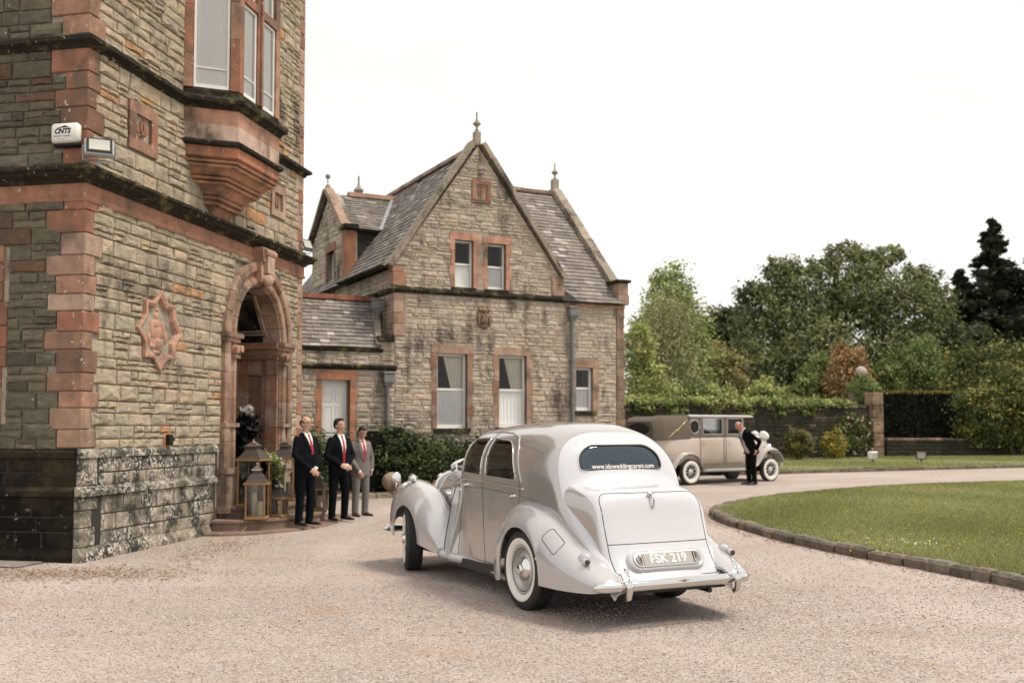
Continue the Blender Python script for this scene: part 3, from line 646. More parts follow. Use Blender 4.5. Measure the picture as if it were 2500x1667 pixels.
relief_panel(HSE, mpH, 1.99, 2.48, 7.13, 7.69, .09, .07, 3, 'shield')
# carved cartouche
m = MB(); cc = (.30, .20, .14)
m.prism([(2.15, 4.15), (2.22, 4.06), (2.31, 4.02), (2.40, 4.06), (2.47, 4.15), (2.48, 4.50), (2.14, 4.50)], -.02, .05, mpH, cc)
for du, dw, ru, rw in ((0, .45, .10, .07), (-.12, .46, .05, .06), (.12, .46, .05, .06), (-.15, .2, .03, .16), (.15, .2, .03, .16), (0, .2, .09, .12), (0, .04, .1, .04), (-.05, .3, .04, .05), (.05, .3, .04, .05)): m.ell(mpH(2.31+du, 4.04+dw, .05), (ru, .045, rw), 10, 7, cc)
m.build('carved_crest', MATS['red_stone'], HSE, smooth=True)
# string course, eaves course, parapet cornice of the wing
def hband(u0, u1, prof, name, mat, tint=(1, 1, 1), mp=mpH):
    m = MB(); m.ringgrid([[mp(u, w_, d) for d, w_ in prof] for u in (u0, u1)], True, True, tint); return m.build(name, MATS[mat], HSE)
hband(-.08, 4.60, [(0, 4.80), (.05, 4.81), (.09, 4.86), (.09, 4.89), (.0, 4.95)], 'string_course', 'moss_stone')
hband(4.60, 6.42, [(0, 4.72), (.03, 4.73), (.05, 4.81), (0, 4.83)], 'string_course', 'red_stone', (.38, .22, .15))
hband(.02, 9.0, [(0, 4.80), (.05, 4.81), (.09, 4.86), (.09, 4.89), (.0, 4.95)], 'string_course', 'moss_stone', mp=mpW)
hband(-3.2, .03, [(0, 2.94), (.05, 2.96), (.11, 3.01), (.11, 3.04), (0, 3.08)], 'parapet_cornice', 'moss_stone')
hband(-3.2, -.30, [(0, 3.36), (.05, 3.37), (.07, 3.44), (-.1, 3.47), (-.15, 3.36)], 'eaves_course', 'moss_stone')
# corner stones
def hq(u0, u1, w0, w1, name='quoin', tn=pink_tint, d=.03, seed=0, hh=(.22, .34), v0=-.2):
    r = random.Random(seed); q = w0
    while q < w1-.03:
        h = min(r.uniform(*hh), w1-q)
        if w1-q-h < .12: h = w1-q
        m = MB(); m.cbox(u0-r.uniform(0, .02), u1+r.uniform(-.05, .05), -d-r.uniform(0, .006), .2, q+.003, q+h-.003, .01, tn(r)); m.build(name, MATS['red_stone'], HSE); q += h
hq(-.03, .22, 3.78, 4.79, seed=61); hq(-.06, .24, 4.96, 5.42, tn=red_tint, seed=62); hq(4.24, 4.55, 4.96, 5.46, tn=lambda r: hsv_j((.42, .29, .22), r), seed=63)
hq(6.18, 6.43, .0, 4.72, tn=lambda r: hsv_j((.27, .19, .135), r, .2), seed=64); hq(6.2, 6.5, 4.84, 5.42, tn=lambda r: hsv_j((.36, .26, .2), r), seed=65, d=.08)
m = MB(); m.cbox(6.14, 6.56, -.16, .5, 5.42, 5.50, .015); m.build('kneeler_cap', MATS['moss_stone'], HSE)
m = MB(); m.cbox(-.42, -.02, -.10, .3, 3.62, 3.76, .02); m.build('kneeler_cap', MATS['moss_stone'], HSE)
m = MB(); m.cbox(-.36, -.02, -.03, .3, 3.40, 3.62, .01, (.33, .28, .22)); m.build('kneeler', MATS['red_stone'], HSE)
# roofs
def sheet(P, name='roof', th=.05):
    v1 = (Vector(P[1])-Vector(P[0])).cross(Vector(P[2])-Vector(P[0])).normalized()
    if v1.z < 0: v1 = -v1
    m = MB(); n = len(P); vs = [tuple(p) for p in P]+[tuple(Vector(p)-v1*th) for p in P]
    m.add(vs, [tuple(range(n)), tuple(range(n, 2*n))[::-1]]+[(i, (i+1) % n, n+(i+1) % n, n+i) for i in range(n)]); return m.build(name, MATS['dark_mortar'], HSE)
slate_items = []
def slates(roof, O, A, B, poly, row=.16, sw=(.2, .3), seed=0):
    """slates on the plane O + a*A + b*B (A along the eave, B up the slope)"""
    O, A, B = Vector(O), Vector(A).normalized(), Vector(B).normalized(); Nn = A.cross(B)
    if Nn.z < 0: Nn = -Nn
    r = random.Random(seed); b0 = min(p[1] for p in poly); b1 = max(p[1] for p in poly); a0 = min(p[0] for p in poly); a1 = max(p[0] for p in poly); k = 0; b = b0-.02
    while b < b1:
        a = a0-r.uniform(0, .15)
        while a < a1:
            wd = r.uniform(*sw); P = [(a+.004, b), (a+wd-.004, b), (a+wd-.004, b+row*1.15), (a+.004, b+row*1.15)]; P = clip_poly(P, poly)
            if len(P) >= 3 and area(P) > .004:
                t = slate_tint(r); lo = .020+r.uniform(0, .010); slip = r.uniform(-.012, .006); tw = r.uniform(-.004, .004); m = MB()
                mp_ = lambda aa, bb, d: tuple(O+A*aa+B*(bb+slip)+Nn*d)
                f = lambda q: lo*(1-(q[1]-b)/(row*1.15))+.004+tw*(q[0]-a)/wd
                n = len(P); vs = [mp_(*q, f(q)) for q in P]+[mp_(*q, f(q)-.014) for q in P]
                m.add(vs, [tuple(range(n))]+[(i, (i+1) % n, n+(i+1) % n, n+i) for i in range(n)], t)
                slate_items.append((roof, m, mp_(P[0][0], P[0][1], 0), area(P)))
            a += wd
        b += row*r.uniform(.96, 1.04)
# main roof, front slope
e0 = Vector((0, -.14, 4.84)); rd = Vector((0, 3.70, 3.66)); LL = rd.length
bz = lambda w_: (w_-4.84)/3.66*LL
main = sheet([(4.5, -.14, 4.84), (6.3, -.14, 4.84), (6.3, 3.56, 8.5), (2.0, 3.56, 8.5), (4.45, .4, 5.4)])
slates(main, e0, (1, 0, 0), rd, [(4.60, 0), (6.30, 0), (6.30, LL), (2.1, LL), (4.42, bz(5.5))], seed=71)
sheet([(2.0, 3.56, 8.5), (6.3, 3.56, 8.5), (6.3, 7.3, 4.84), (2.0, 7.3, 4.84)])
# cross gable, left and right slopes
e1 = Vector((-.20, 0.08, 5.42)); rd1 = Vector((GX+.20, 0, GA-.02-5.42)); L1_ = rd1.length
left = sheet([(-.20, .1, 5.42), (-.20, 9.2, 5.42), (GX, 9.2, GA-.02), (GX, .1, GA-.02)])
slates(left, e1, (0, 1, 0), rd1, [(0, 0), (9.1, 0), (9.1, L1_), (0, L1_)], seed=72)
sheet([(GX, .1, GA-.02), (GX, 9.2, GA-.02), (4.5, 9.2, 5.42), (4.5, .1, 5.42)])
m = MB(); m.prism([(-.04, 4.84), (4.46, 4.84), (4.46, 5.4), (GX, GA-.1), (-.04, 5.4)], 9.0, 9.2, lambda u, w_, d: (u, d, w_)); m.build('rear_gable', MATS['mortar'], HSE)
# dormer on the left wall
xr = lambda w_: (w_-5.42)/(GA-.02-5.42)*(GX+.20)-.20
dorm = sheet([(-.06, 3.62, 6.95), (xr(6.95)+.1, 3.62, 6.95), (xr(8.2)+.1, 5.36, 8.22), (-.06, 5.36, 8.22)])
dd_ = Vector((0, 1.74, 1.27)); DL = dd_.length
slates(dorm, (-.06, 3.62, 6.96), (1, 0, 0), dd_, [(.06, 0), (xr(6.95)+.06, 0), (xr(8.2)+.06, DL), (.06, DL)], row=.15, seed=73)
sheet([(-.06, 7.1, 6.95), (xr(6.95)+.1, 7.1, 6.95), (xr(8.2)+.1, 5.36, 8.22), (-.06, 5.36, 8.22)])
chk = MB(); chk.prism([(.0, 5.5), (xr(5.5)+.1, 5.5), (xr(6.9)+.1, 6.94), (0, 6.94)], 3.74, 3.80, lambda u, w_, d: (u, d, w_)); CHK = chk.build('dormer_cheek', MATS['dark_mortar'], HSE)
slates(CHK, (.26, 3.735, 5.5), (1, 0, 0), (0, .02, 1), [(0, .25), (xr(5.6)-.2, .1), (xr(6.85)-.28, 1.42), (0, 1.42)], row=.14, seed=74)
m = MB(); m.cbox(-.05, .24, 3.66, 3.98, 5.55, 6.94, .01, (.36, .16, .09)); m.build('pier', MATS['red_stone'], HSE)
m = MB(); m.cbox(-.12, .3, 3.56, 4.02, 6.94, 7.08, .02); m.build('kneeler_cap', MATS['moss_stone'], HSE)
m = MB(); m.cbox(-.12, .3, 6.9, 7.2, 6.94, 7.05, .02); m.build('kneeler_cap', MATS['moss_stone'], HSE)
m = MB(); a, b = Vector((xr(6.9)+.03, 3.60, 6.95)), Vector((xr(8.15)+.03, 5.28, 8.2)); n_ = Vector((-.2, -.5, .85)).normalized(); s_ = (b-a).cross(n_).normalized()*.07
m.ringgrid([[tuple(a-s_+n_*.05), tuple(a+s_+n_*.05), tuple(a+s_), tuple(a-s_)], [tuple(b-s_+n_*.05), tuple(b+s_+n_*.05), tuple(b+s_), tuple(b-s_)]]); m.build('flashing', MATS['lead'], HSE)
# wing roof
we = Vector((-3.2, -.02, 3.46)); wd_ = Vector((0, 1.35, 1.28)); WL = wd_.length
wing = sheet([(-3.2, -.02, 3.44), (-.34, -.02, 3.44), (-.02, 1.33, 4.72), (-3.2, 1.33, 4.72)])
slates(wing, we, (1, 0, 0), wd_, [(0, 0), (2.84, 0), (3.12, WL), (0, WL)], row=.14, sw=(.15, .26), seed=75)
sheet([(-3.2, 1.33, 4.72), (-.02, 1.33, 4.72), (-.02, 2.7, 3.4), (-3.2, 2.7, 3.4)])
by = {}
sc_ = []
MH = Matrix.Translation(HSE.location) @ HSE.rotation_euler.to_matrix().to_4x4()
for it in slate_items:
    px, py, dz = world_px(MH @ Vector(it[2])); q = it[3]/(dz*dz)
    if px < 735: q *= .01
    sc_.append(q)
rank = sorted(range(len(slate_items)), key=lambda i: -sc_[i]); top300 = set(rank[:300]); rest = {}
for i, (rf, mb, c, a) in enumerate(slate_items):
    if i in top300: mb.build('slate', MATS['slate'], rf, recalc=False)
    else:
        q = rest.setdefault(rf.name, (rf, MB()))[1]; n0 = len(q.v); q.v += mb.v; q.f += [tuple(k+n0 for k in f) for f in mb.f]; q.c += mb.c
for rf, q in rest.values(): q.build('slate_infill', MATS['slate'], rf, kind='stuff', recalc=False)
# ridge tiles, copings, finials
def blocks(p, q, n, wd, th, name, mat, tn, seed=0, up=(0, 0, 1), jit=.006):
    r = random.Random(seed); p, q = Vector(p), Vector(q); t = (q-p).normalized(); up = Vector(up); s = t.cross(up).normalized(); up = s.cross(t).normalized()
    for i in range(n):
        a = p.lerp(q, i/n)+t*.004; b = p.lerp(q, (i+1)/n)-t*.004; j = up*r.uniform(-jit, jit); m = MB()
        sec = lambda o: [tuple(o+j-s*wd/2), tuple(o+j+s*wd/2), tuple(o+j+s*wd*.46+up*th), tuple(o+j-s*wd*.46+up*th)]
        m.ringgrid([sec(a), sec(b)], True, True, tn(r)); m.build(name, MATS[mat], HSE)
grey_t = lambda r: hsv_j((.30, .25, .20), r, .18)
blocks((-.10, .06, 5.40), (GX-.08, .06, GA+.06), 9, .34, .12, 'coping_stone', 'house_stone', grey_t, 81, (-.8, 0, .6)); blocks((4.55, .06, 5.40), (GX+.08, .06, GA+.06), 9, .34, .12, 'coping_stone', 'house_stone', grey_t, 82, (.8, 0, .6))
blocks((6.36, .02, 5.0), (6.36, 3.58, 8.58), 8, .30, .14, 'coping_stone', 'house_stone', grey_t, 83, (0, -.7, .7)); blocks((6.36, 7.2, 5.0), (6.36, 3.60, 8.58), 6, .30, .14, 'coping_stone', 'house_stone', grey_t, 84, (0, .7, .7))
blocks((-.04, 3.74, 6.98), (-.04, 5.33, 8.30), 5, .26, .12, 'coping_stone', 'house_stone', lambda r: hsv_j((.34, .23, .17), r, .15), 85, (0, -.7, .7)); blocks((-.04, 7.0, 6.98), (-.04, 5.39, 8.30), 5, .26, .12, 'coping_stone', 'house_stone', grey_t, 86, (0, .7, .7))
blocks((GX, .2, GA-.03), (GX, 9.1, GA-.03), 16, .22, .10, 'ridge_tile', 'red_stone', lambda r: hsv_j((.34, .24, .19), r, .12), 87); blocks((2.3, 3.56, 8.48), (6.2, 3.56, 8.48), 8, .22, .10, 'ridge_tile', 'red_stone', lambda r: hsv_j((.34, .22, .16), r, .12), 88)
blocks((.55, 5.36, 8.22), (xr(8.2)+.1, 5.36, 8.22), 4, .24, .13, 'ridge_tile', 'red_stone', lambda r: hsv_j((.42, .27, .2), r, .1), 89); blocks((-3.1, 1.33, 4.71), (-.05, 1.33, 4.71), 9, .24, .12, 'ridge_tile', 'red_stone', lambda r: hsv_j((.33, .13, .085), r, .12), 90)
blocks((-.25, .15, 5.41), (-.25, 3.6, 5.41), 7, .16, .05, 'eaves_stone', 'moss_stone', lambda r: (1, 1, 1), 91); blocks((-.40, -.03, 3.50), (-.06, 1.33, 4.76), 4, .16, .08, 'coping_stone', 'house_stone', grey_t, 92, (0, -.7, .7))
def finial(u, v, w0, hb, h, ball=False, wd=.17):
    m = MB(); m.cbox(u-wd/2, u+wd/2, v-wd/2, v+wd/2, w0, w0+hb, .02, (.36, .31, .26)); f = m.build('finial', MATS['house_stone'], HSE)
    m = MB(); s = h; z0 = w0+hb
    pr = [(.05, 0), (.05, .03), (.085, .05), (.085, .09), (.03, .12), (.03, .16), (.055, .18), (.03, .21), (.06, .26), (.17, .38), (.145, .44), (.08, .52), (.04, .64), (.03, .78), (.03, .84), (.045, .87), (.03, .9), (.035, .96), (.01, 1.0)] if not ball else [(.05, 0), (.05, .05), (.10, .08), (.03, .14), (.03, .28), (.09, .32), (.09, .36), (.03, .40), (.03, .52), (.10, .57), (.17, .68), (.19, .78), (.15, .91), (.06, .99), (.0, 1.0)]
    m.lathe([(r_*s*1.25, z0+t*s) for r_, t in pr], (u, v, 0), 'z', 14, (.30, .285, .235)); m.build('finial_top', MATS['house_stone'], f, smooth=True)
finial(GX, .06, GA+.02, .36, .50); finial(6.36, 3.6, 8.62, .36, .50, wd=.2); finial(-.04, 5.36, 8.30, .18, .33, True, .14); finial(GX, 9.2, 8.62, .42, .82, wd=.3)
# downpipes
def downpipe(u, v, w0, w1, r=.05, hop=True):
    m = MB(); m.tube([(u, v, w0), (u, v, w1)], r, 10); 
    for q in np.arange(w0+.5, w1, 1.1): m.lathe([(r*1.35, q), (r*1.35, q+.05)], (u, v, 0), 'z', 10)
    p = m.build('downpipe', MATS['cast_iron'], HSE, smooth=True, sharp=40)
    if hop:
        m = MB(); m.cbox(u-.12, u+.12, v-.10, v+.10, w1+.10, w1+.30, .012); m.cbox(u-.14, u+.14, v-.115, v+.115, w1+.30, w1+.345, .01); m.ringgrid([[(u+sx*a, v+sy*a*.85, w_) for sx, sy in ((-1, -1), (1, -1), (1, 1), (-1, 1))] for a, w_ in ((.05, w1-.04), (.12, w1+.10))]); m.build('hopper_head', MATS['cast_iron'], p)
downpipe(4.78, -.10, .6, 4.36, .055); downpipe(-.20, -.10, .15, 2.56, .055); downpipe(-.22, .62, 3.75, 4.36, .05)
# the door of the wing
surround(door_h[0], door_h[1], door_h[2]+.02, door_h[3], .12, seed=95, tn=lambda r: hsv_j((.46, .21, .12), r, .12), sill=None, top=.22)
m = MB(); m.box(door_h[0]+.04, door_h[1]-.04, .155, .20, .70, 2.66); DR = m.build('door', MATS['white_paint'], HSE)
for a0, a1 in ((.06, .27), (.33, .54)):
    for b0, b1 in ((.10, .62), (.74, 1.42), (1.52, 1.86)):
        m = MB(); u0 = door_h[0]+.03+a0; u1 = door_h[0]+.03+a1; w0, w1 = .70+b0, .70+b1
        for x0, x1, y0, y1 in ((u0, u1, w0, w0+.02), (u0, u1, w1-.02, w1), (u0, u0+.02, w0+.02, w1-.02), (u1-.02, u1, w0+.02, w1-.02)): m.box(x0, x1, .143, .156, y0, y1)
        m.box(u0+.05, u1-.05, .149, .156, w0+.05, w1-.05); m.build('door_panel', MATS['white_paint'], DR)
m = MB(); m.lathe([(.012, .10), (.028, .105), (.03, .13), (.012, .14), (.012, .156)], (door_h[1]-.10, 0, 1.62), 'y', 10); m.build('door_knob', MATS['black_iron'], DR, smooth=True)
# steps up to the door with their dark parapet
DS = thing('side_steps', 'dark mossy stone stair parapet with sloping top beside the wing door', 'steps', (-2.76, 24, 0), fz(63))
m = MB(); m.prism([(-1.22, .0), (-.22, .0), (-.22, .75), (-.80, 1.54), (-1.22, 1.54)], .95, 1.13, mpH); m.build('parapet', MATS['shade_plinth_stone'], DS)
m = MB(); m.box(-1.95, -.98, -.94, -.03, 0, .66); m.build('landing', MATS['red_stone'], DS)
for i in range(4): m = MB(); m.cbox(-.98+.26*i+.004, -.98+.26*(i+1), -.94, -.04, 0, .66-.15*(i+1), .012, (.34, .25, .19)); m.build('step', MATS['red_stone'], DS)
m = MB()
for x in (-1.95, -1.7, -1.45): m.tube([(x, -.9, .6), (x, -.9, 1.5)], .012, 6)
m.tube([(-2.0, -.9, 1.5), (-1.3, -.9, 1.5)], .014, 6); m.build('handrail', MATS['black_iron'], DS)
# fittings on the tower
BB = thing('alarm_box', 'white alarm bell box high on the shaded corner of the tower', 'alarm box', tuple((Matrix.Translation(TWR.location) @ TWR.rotation_euler.to_matrix().to_4x4()) @ Vector((0, .22, 5.18))), fz(11.3))
m = MB(); m.cbox(-.14, -.03, -.185, .185, -.12, .12, .03); m.build('case', MATS['white_plastic'], BB, smooth=True, sharp=50)
m = MB(); m.cbox(-.105, -.02, -.175, .175, -.16, -.115, .015); m.build('base', MATS['black_iron'], BB)
def text_part(txt, size, mat, parent, loc, rot, name='lettering', **k):
    o = link(name, text_mesh(txt, size, **k), mat, parent); o.location = loc; o.rotation_euler = rot; return o
RL = (PI/2, 0, -PI/2)
text_part('CNTS', .085, MATS['black_iron'], BB, (-.1405, .02, .015), RL, bold=.004, shear=.25); text_part('SECURITY SYSTEMS', .026, MATS['black_iron'], BB, (-.1405, .02, -.045), RL); text_part('TEL 0845', .024, MATS['grey_metal'], BB, (-.1405, .04, -.082), RL)
m = MB(); m.ringgrid([[(-.1405, a, b) for a, b in ((.10, .055), (-.02, .085), (-.08, .06), (-.02, .06))], [(-.142, a, b) for a, b in ((.10, .055), (-.02, .085), (-.08, .06), (-.02, .06))]]); m.build('logo_swoosh', MATS['black_iron'], BB)
def flood(name, label, loc, rz, tilt, s, group):
    F = thing(name, label, 'floodlight', loc, rz, group)
    Rm = Matrix.Rotation(tilt, 4, 'X'); T = lambda m: [setattr(m, 'v', [tuple(Rm @ Vector(p)) for p in m.v]), m][1]
    m = MB(); m.cbox(-.15*s, .15*s, .0, .06*s, -.12*s, .12*s, .012*s); m.cbox(-.12*s, .12*s, .06*s, .10*s, -.09*s, .09*s, .01*s); T(m).build('housing', MATS['grey_metal'], F)
    m = MB(); m.box(-.13*s, .13*s, -.012*s, .002, -.105*s, .105*s); T(m).build('bezel', MATS['black_iron'], F)
    m = MB(); m.box(-.105*s, .105*s, -.018*s, -.011*s, -.08*s, .08*s); T(m).build('lamp_glass', MATS['lamp_glass'], F)
    m = MB(); m.tube([(-.16*s, .03*s, 0), (-.16*s, .06*s, -.15*s), (.16*s, .06*s, -.15*s), (.16*s, .03*s, 0)], .012*s, 6); m.tube([(0, .06*s, -.15*s), (0, .06*s, -.24*s)], .018*s, 6); m.build('bracket', MATS['grey_metal'], F)
    return F
MT = Matrix.Translation(TWR.location) @ TWR.rotation_euler.to_matrix().to_4x4()
flood('floodlight', 'grey floodlight on a bracket at the near tower corner above the mossy cornice', tuple(MT @ Vector((-.10, -.24, 5.00))), math.radians(24), math.radians(-34), 1.12, 'floodlights on the tower')
flood('floodlight', 'small pale floodlight perched at the far end of the tower cornice', tuple(MT @ Vector((UW+.10, -.05, 5.02))), math.radians(60), math.radians(-25), 1.0, 'floodlights on the tower')
SCN = thing('wall_lamp', 'small black wall lamp on an orange stone of the tower wall', 'wall lamp', tuple(MT @ Vector((1.96, -.0, 1.44))), fz(11.3))
m = MB(); m.box(-.085, .085, -.022, .0, -.10, .10, (.55, .22, .10)); m.build('backing_stone', MATS['red_stone'], SCN)
m = MB(); m.cbox(-.05, .05, -.09, -.022, -.075, .075, .01); m.build('body', MATS['black_iron'], SCN)
m = MB(); m.tube([(.05, -.06, 0), (.11, -.06, 0)], .02, 8); m.build('spout', MATS['black_iron'], SCN)
# ------------------------------------------------------------------ the silver saloon
def car_paint(name, col, metal, rough, white=None):
    """lacquered paint; where the 'two_tone' attribute is positive the second colour shows"""
    m = bpy.data.materials.new(name); m.use_nodes = True; t = m.node_tree; ns = t.nodes; L = t.links; b = ns['Principled BSDF']
    b.inputs['Metallic'].default_value = metal; b.inputs['Roughness'].default_value = rough; b.inputs['Coat Weight'].default_value = .7; b.inputs['Coat Roughness'].default_value = .035
    tcn = ns.new('ShaderNodeTexCoord'); nz = ns.new('ShaderNodeTexNoise'); nz.inputs['Scale'].default_value = 900; L.new(tcn.outputs['Object'], nz.inputs['Vector'])
    mr = ns.new('ShaderNodeMapRange'); mr.inputs[3].default_value = .93; mr.inputs[4].default_value = 1.07; L.new(nz.outputs['Fac'], mr.inputs[0])
    x = ns.new('ShaderNodeMix'); x.data_type = 'RGBA'; x.blend_type = 'MULTIPLY'; x.inputs[0].default_value = 1; x.inputs[6].default_value = (*col, 1)
    cb = ns.new('ShaderNodeCombineColor'); [L.new(mr.outputs[0], cb.inputs[i]) for i in range(3)]; L.new(cb.outputs[0], x.inputs[7]); cur = x.outputs[2]
    if white:
        a = ns.new('ShaderNodeAttribute'); a.attribute_name = 'two_tone'; st = ns.new('ShaderNodeMapRange'); st.inputs[1].default_value = -.002; st.inputs[2].default_value = .002; L.new(a.outputs['Fac'], st.inputs[0])
        y = ns.new('ShaderNodeMix'); y.data_type = 'RGBA'; L.new(st.outputs[0], y.inputs[0]); L.new(cur, y.inputs[6]); y.inputs[7].default_value = (*white, 1); cur = y.outputs[2]
        z = ns.new('ShaderNodeMapRange'); L.new(st.outputs[0], z.inputs[0]); z.inputs[3].default_value = metal; z.inputs[4].default_value = 0.0; L.new(z.outputs[0], b.inputs['Metallic'])
    # fine dust low down on the panels
    L.new(cur, b.inputs['Base Color']); MATS[name] = m; return m
car_paint('silver_paint', (.435, .41, .395), .55, .19, (.525, .53, .56))
car_paint('white_car_paint', (.525, .525, .545), 0., .22)
M('chrome', (.66, .655, .645), .06, metal=1.)
M('dull_chrome', (.62, .60, .57), .22, metal=1., n=(30, .1))
M('tyre', (.016, .016, .016), .7, n=(20, .3), bump=(60, .2))
M('whitewall', (.72, .69, .64), .6, n=(8, .06))
M('wheel_silver', (.50, .49, .47), .35, metal=.5)
M('black_trim', (.010, .010, .010), .5)
M('leather', (.17, .085, .055), .5, n=(12, .15)); M('dark_trim', (.03, .022, .018), .6)
M('red_lens', (.07, .010, .008), .2, coat=.6); M('dark_lens', (.02, .008, .008), .15, coat=.8); M('plate_grey', (.33, .315, .29), .45, n=(20, .05)); M('plate_white', (.80, .78, .75), .4)
M('ribbon', (.85, .84, .83), .55); M('flower_white', (.84, .82, .78), .8); M('flower_leaf', (.06, .11, .05), .8)
M('headlining', (.42, .38, .32), .9)
glass_mat('car_glass', (.955, .985, .99), clear=1.0)
def crom(xs, ys):
    """Catmull-Rom style interpolation through a table"""
    def f(x):
        if x <= xs[0]: return ys[0]
        if x >= xs[-1]: return ys[-1]
        i = next(k for k in range(len(xs)-1) if xs[k] <= x <= xs[k+1]); h = xs[i+1]-xs[i]; t = (x-xs[i])/h
        m0 = (ys[i+1]-ys[i-1])/(xs[i+1]-xs[i-1])*h if i > 0 else (ys[1]-ys[0]); m1 = (ys[i+2]-ys[i])/(xs[i+2]-xs[i])*h if i+2 < len(xs) else (ys[i+1]-ys[i])
        d = ys[i+1]-ys[i]
        if d == 0: m0 = m1 = 0
        else:
            m0 = max(min(m0/d, 3), 0)*d; m1 = max(min(m1/d, 3), 0)*d
        return ys[i]*(1+2*t)*(1-t)**2+m0*t*(1-t)**2+ys[i+1]*t*t*(3-2*t)+m1*t*t*(t-1)
    return f
CAR = thing('silver_saloon', 'vintage silver saloon car seen from behind, number plate FSK 219, on the gravel', 'car', (.812, 9.51, 0), fz(-26.9))
WB = 2.84; WR = .352
# -- main shell: roof, fastback tail, cowl and the apron behind the front wings
zt = crom([-1.17, -1.10, -1.0, -.8, -.6, -.47, -.40, -.36, -.31, -.25, -.17, -.05, .15, .4, .65, .95, 1.2, 1.36, 1.46, 1.53, 1.60, 1.72, 1.84, 1.95, 2.3],
          [.34, .42, .54, .77, .98, 1.12, 1.215, 1.32, 1.43, 1.50, 1.555, 1.60, 1.642, 1.66, 1.664, 1.655, 1.636, 1.616, 1.592, 1.555, 1.475, 1.32, 1.19, 1.175, 1.15])
ws = crom([-1.17, -.9, -.5, -.2, .2, .6, 1.1, 1.5, 1.7, 1.95, 2.3], [.585, .615, .645, .665, .69, .70, .705, .69, .645, .55, .47])
hh = crom([-1.17, -.8, -.45, -.2, .2, 1.2, 1.5, 1.85, 2.3], [.10, .20, .36, .48, .56, .56, .50, .24, .22])
zb = crom([-1.17, -.6, .5, 1.7, 2.3], [.30, .26, .24, .28, .40])
NE = crom([-1.2, -.5, -.2, .2, 1.1, 1.5, 1.7, 1.9, 2.3], [2.3, 2.7, 3.0, 2.95, 2.8, 3.4, 3.2, 2.5, 2.2])
def flare(x, z):
    if x < 1.42: return 0
    k = min(1, (x-1.42)/.30); k = k*k*(3-2*k); z1 = .98-.10*max(0, x-1.7)
    t = max(0, min(1, (z1-z)/.68)); return (.16+.20*max(0, x-1.72))*k*t**1.6
def side_y(x, z):
    """half width of the main shell at height z"""
    t, h = zt(x), hh(x); zbelt = t-h; w_ = ws(x)
    if z > zbelt:
        q = min(1, (z-zbelt)/h); n_ = NE(x); return w_*(1-q**n_)**(1/n_)
    return w_-.035*((zbelt-z)/.85)**2+flare(x, z)
def arch_low(x, xc, R, base):
    d = abs(x-xc); return max(base, .335+math.sqrt(max(0, R*R-d*d))) if d < R else base
def shell_section(x, n1=26, n2=22):
    t, h = zt(x), hh(x); zbelt = t-h; zl = zb(x)
    if -.46 < x < .50: zl = arch_low(x, 0, .45, zl)
    zl = min(zl, zbelt-.01) if zbelt-.01 > zb(x) else zl
    pts = []
    for i in range(n1+1):
        a = PI/2*(1-i/n1); n_ = NE(x); pts.append((ws(x)*math.cos(a)**(2/n_) if i < n1 else ws(x), zbelt+h*math.sin(a)**(2/n_)))
    for i in range(1, n2+1):
        z = zbelt+(zl-zbelt)*i/n2; pts.append((side_y(x, z), z))
    return pts
XS = sorted(set([round(v, 3) for v in list(np.arange(-1.17, -.46, .022))+list(np.arange(-.46, -.44, .004))+list(np.arange(-.44, -.02, .011))+list(np.arange(-.02, .42, .03))+list(np.arange(.42, .50, .008))+list(np.arange(.50, 1.36, .04))+list(np.arange(1.36, 1.98, .015))+list(np.arange(1.98, 2.31, .03))]))
def two_tone(o, fn):
    me = o.data; a = me.attributes.new('two_tone', 'FLOAT', 'POINT'); a.data.foreach_set('value', np.array([fn(v.co) for v in me.vertices], dtype=np.float32))
def grid_obj(rows, name='scratch'):
    n = len(rows[0]); me = bpy.data.meshes.new(name); V = [p for r_ in rows for p in r_]
    F = [(i*n+j, i*n+j+1, (i+1)*n+j+1, (i+1)*n+j) for i in range(len(rows)-1) for j in range(n-1)]
    me.from_pydata(V, [], F); bm = bmesh.new(); bm.from_mesh(me); bmesh.ops.remove_doubles(bm, verts=bm.verts, dist=1e-5); bmesh.ops.recalc_face_normals(bm, faces=bm.faces); bm.to_mesh(me); bm.free()
    o = bpy.data.objects.new(name, me); COL.objects.link(o); return o
def shell_rows():
    rows = []
    for x in XS:
        s = shell_section(x); rows.append([(x, y, z) for y, z in reversed(s)]+[(x, -y, z) for y, z in s[1:]])
    return rows
def cutter(poly, mp, d0, d1):
    m = MB(); m.prism(poly, d0, d1, mp); me = bpy.data.meshes.new('cut'); me.from_pydata(m.v, [], m.f); bm = bmesh.new(); bm.from_mesh(me); bmesh.ops.recalc_face_normals(bm, faces=bm.faces); bm.to_mesh(me); bm.free()
    o = bpy.data.objects.new('cut', me); COL.objects.link(o); return o
def round_poly(P, rad, n=5):
    out = []; N_ = len(P)
    for i in range(N_):
        p, a, b = Vector(P[i]), Vector(P[i-1]), Vector(P[(i+1) % N_]); rr = rad[i] if isinstance(rad, (list, tuple)) else rad
        u = (a-p); v = (b-p); l = min(rr, u.length*.48, v.length*.48); s, e_ = p+u.normalized()*l, p+v.normalized()*l
        for k in range(n+1):
            t = k/n; out.append(tuple(s*(1-t)**2+p*2*t*(1-t)+e_*t*t))
    return out
W_R = round_poly([(.34, 1.118), (.985, 1.135), (.985, 1.50), (.50, 1.475)], [.06, .03, .03, .16])
W_F = round_poly([(1.095, 1.138), (1.555, 1.15), (1.465, 1.49), (1.095, 1.502)], [.03, .03, .05, .03])
W_B = round_poly([(-.425, 1.235), (.425, 1.235), (.415, 1.36), (.30, 1.445), (-.30, 1.445), (-.415, 1.36)], [.05, .05, .12, .14, .14, .12], 6)
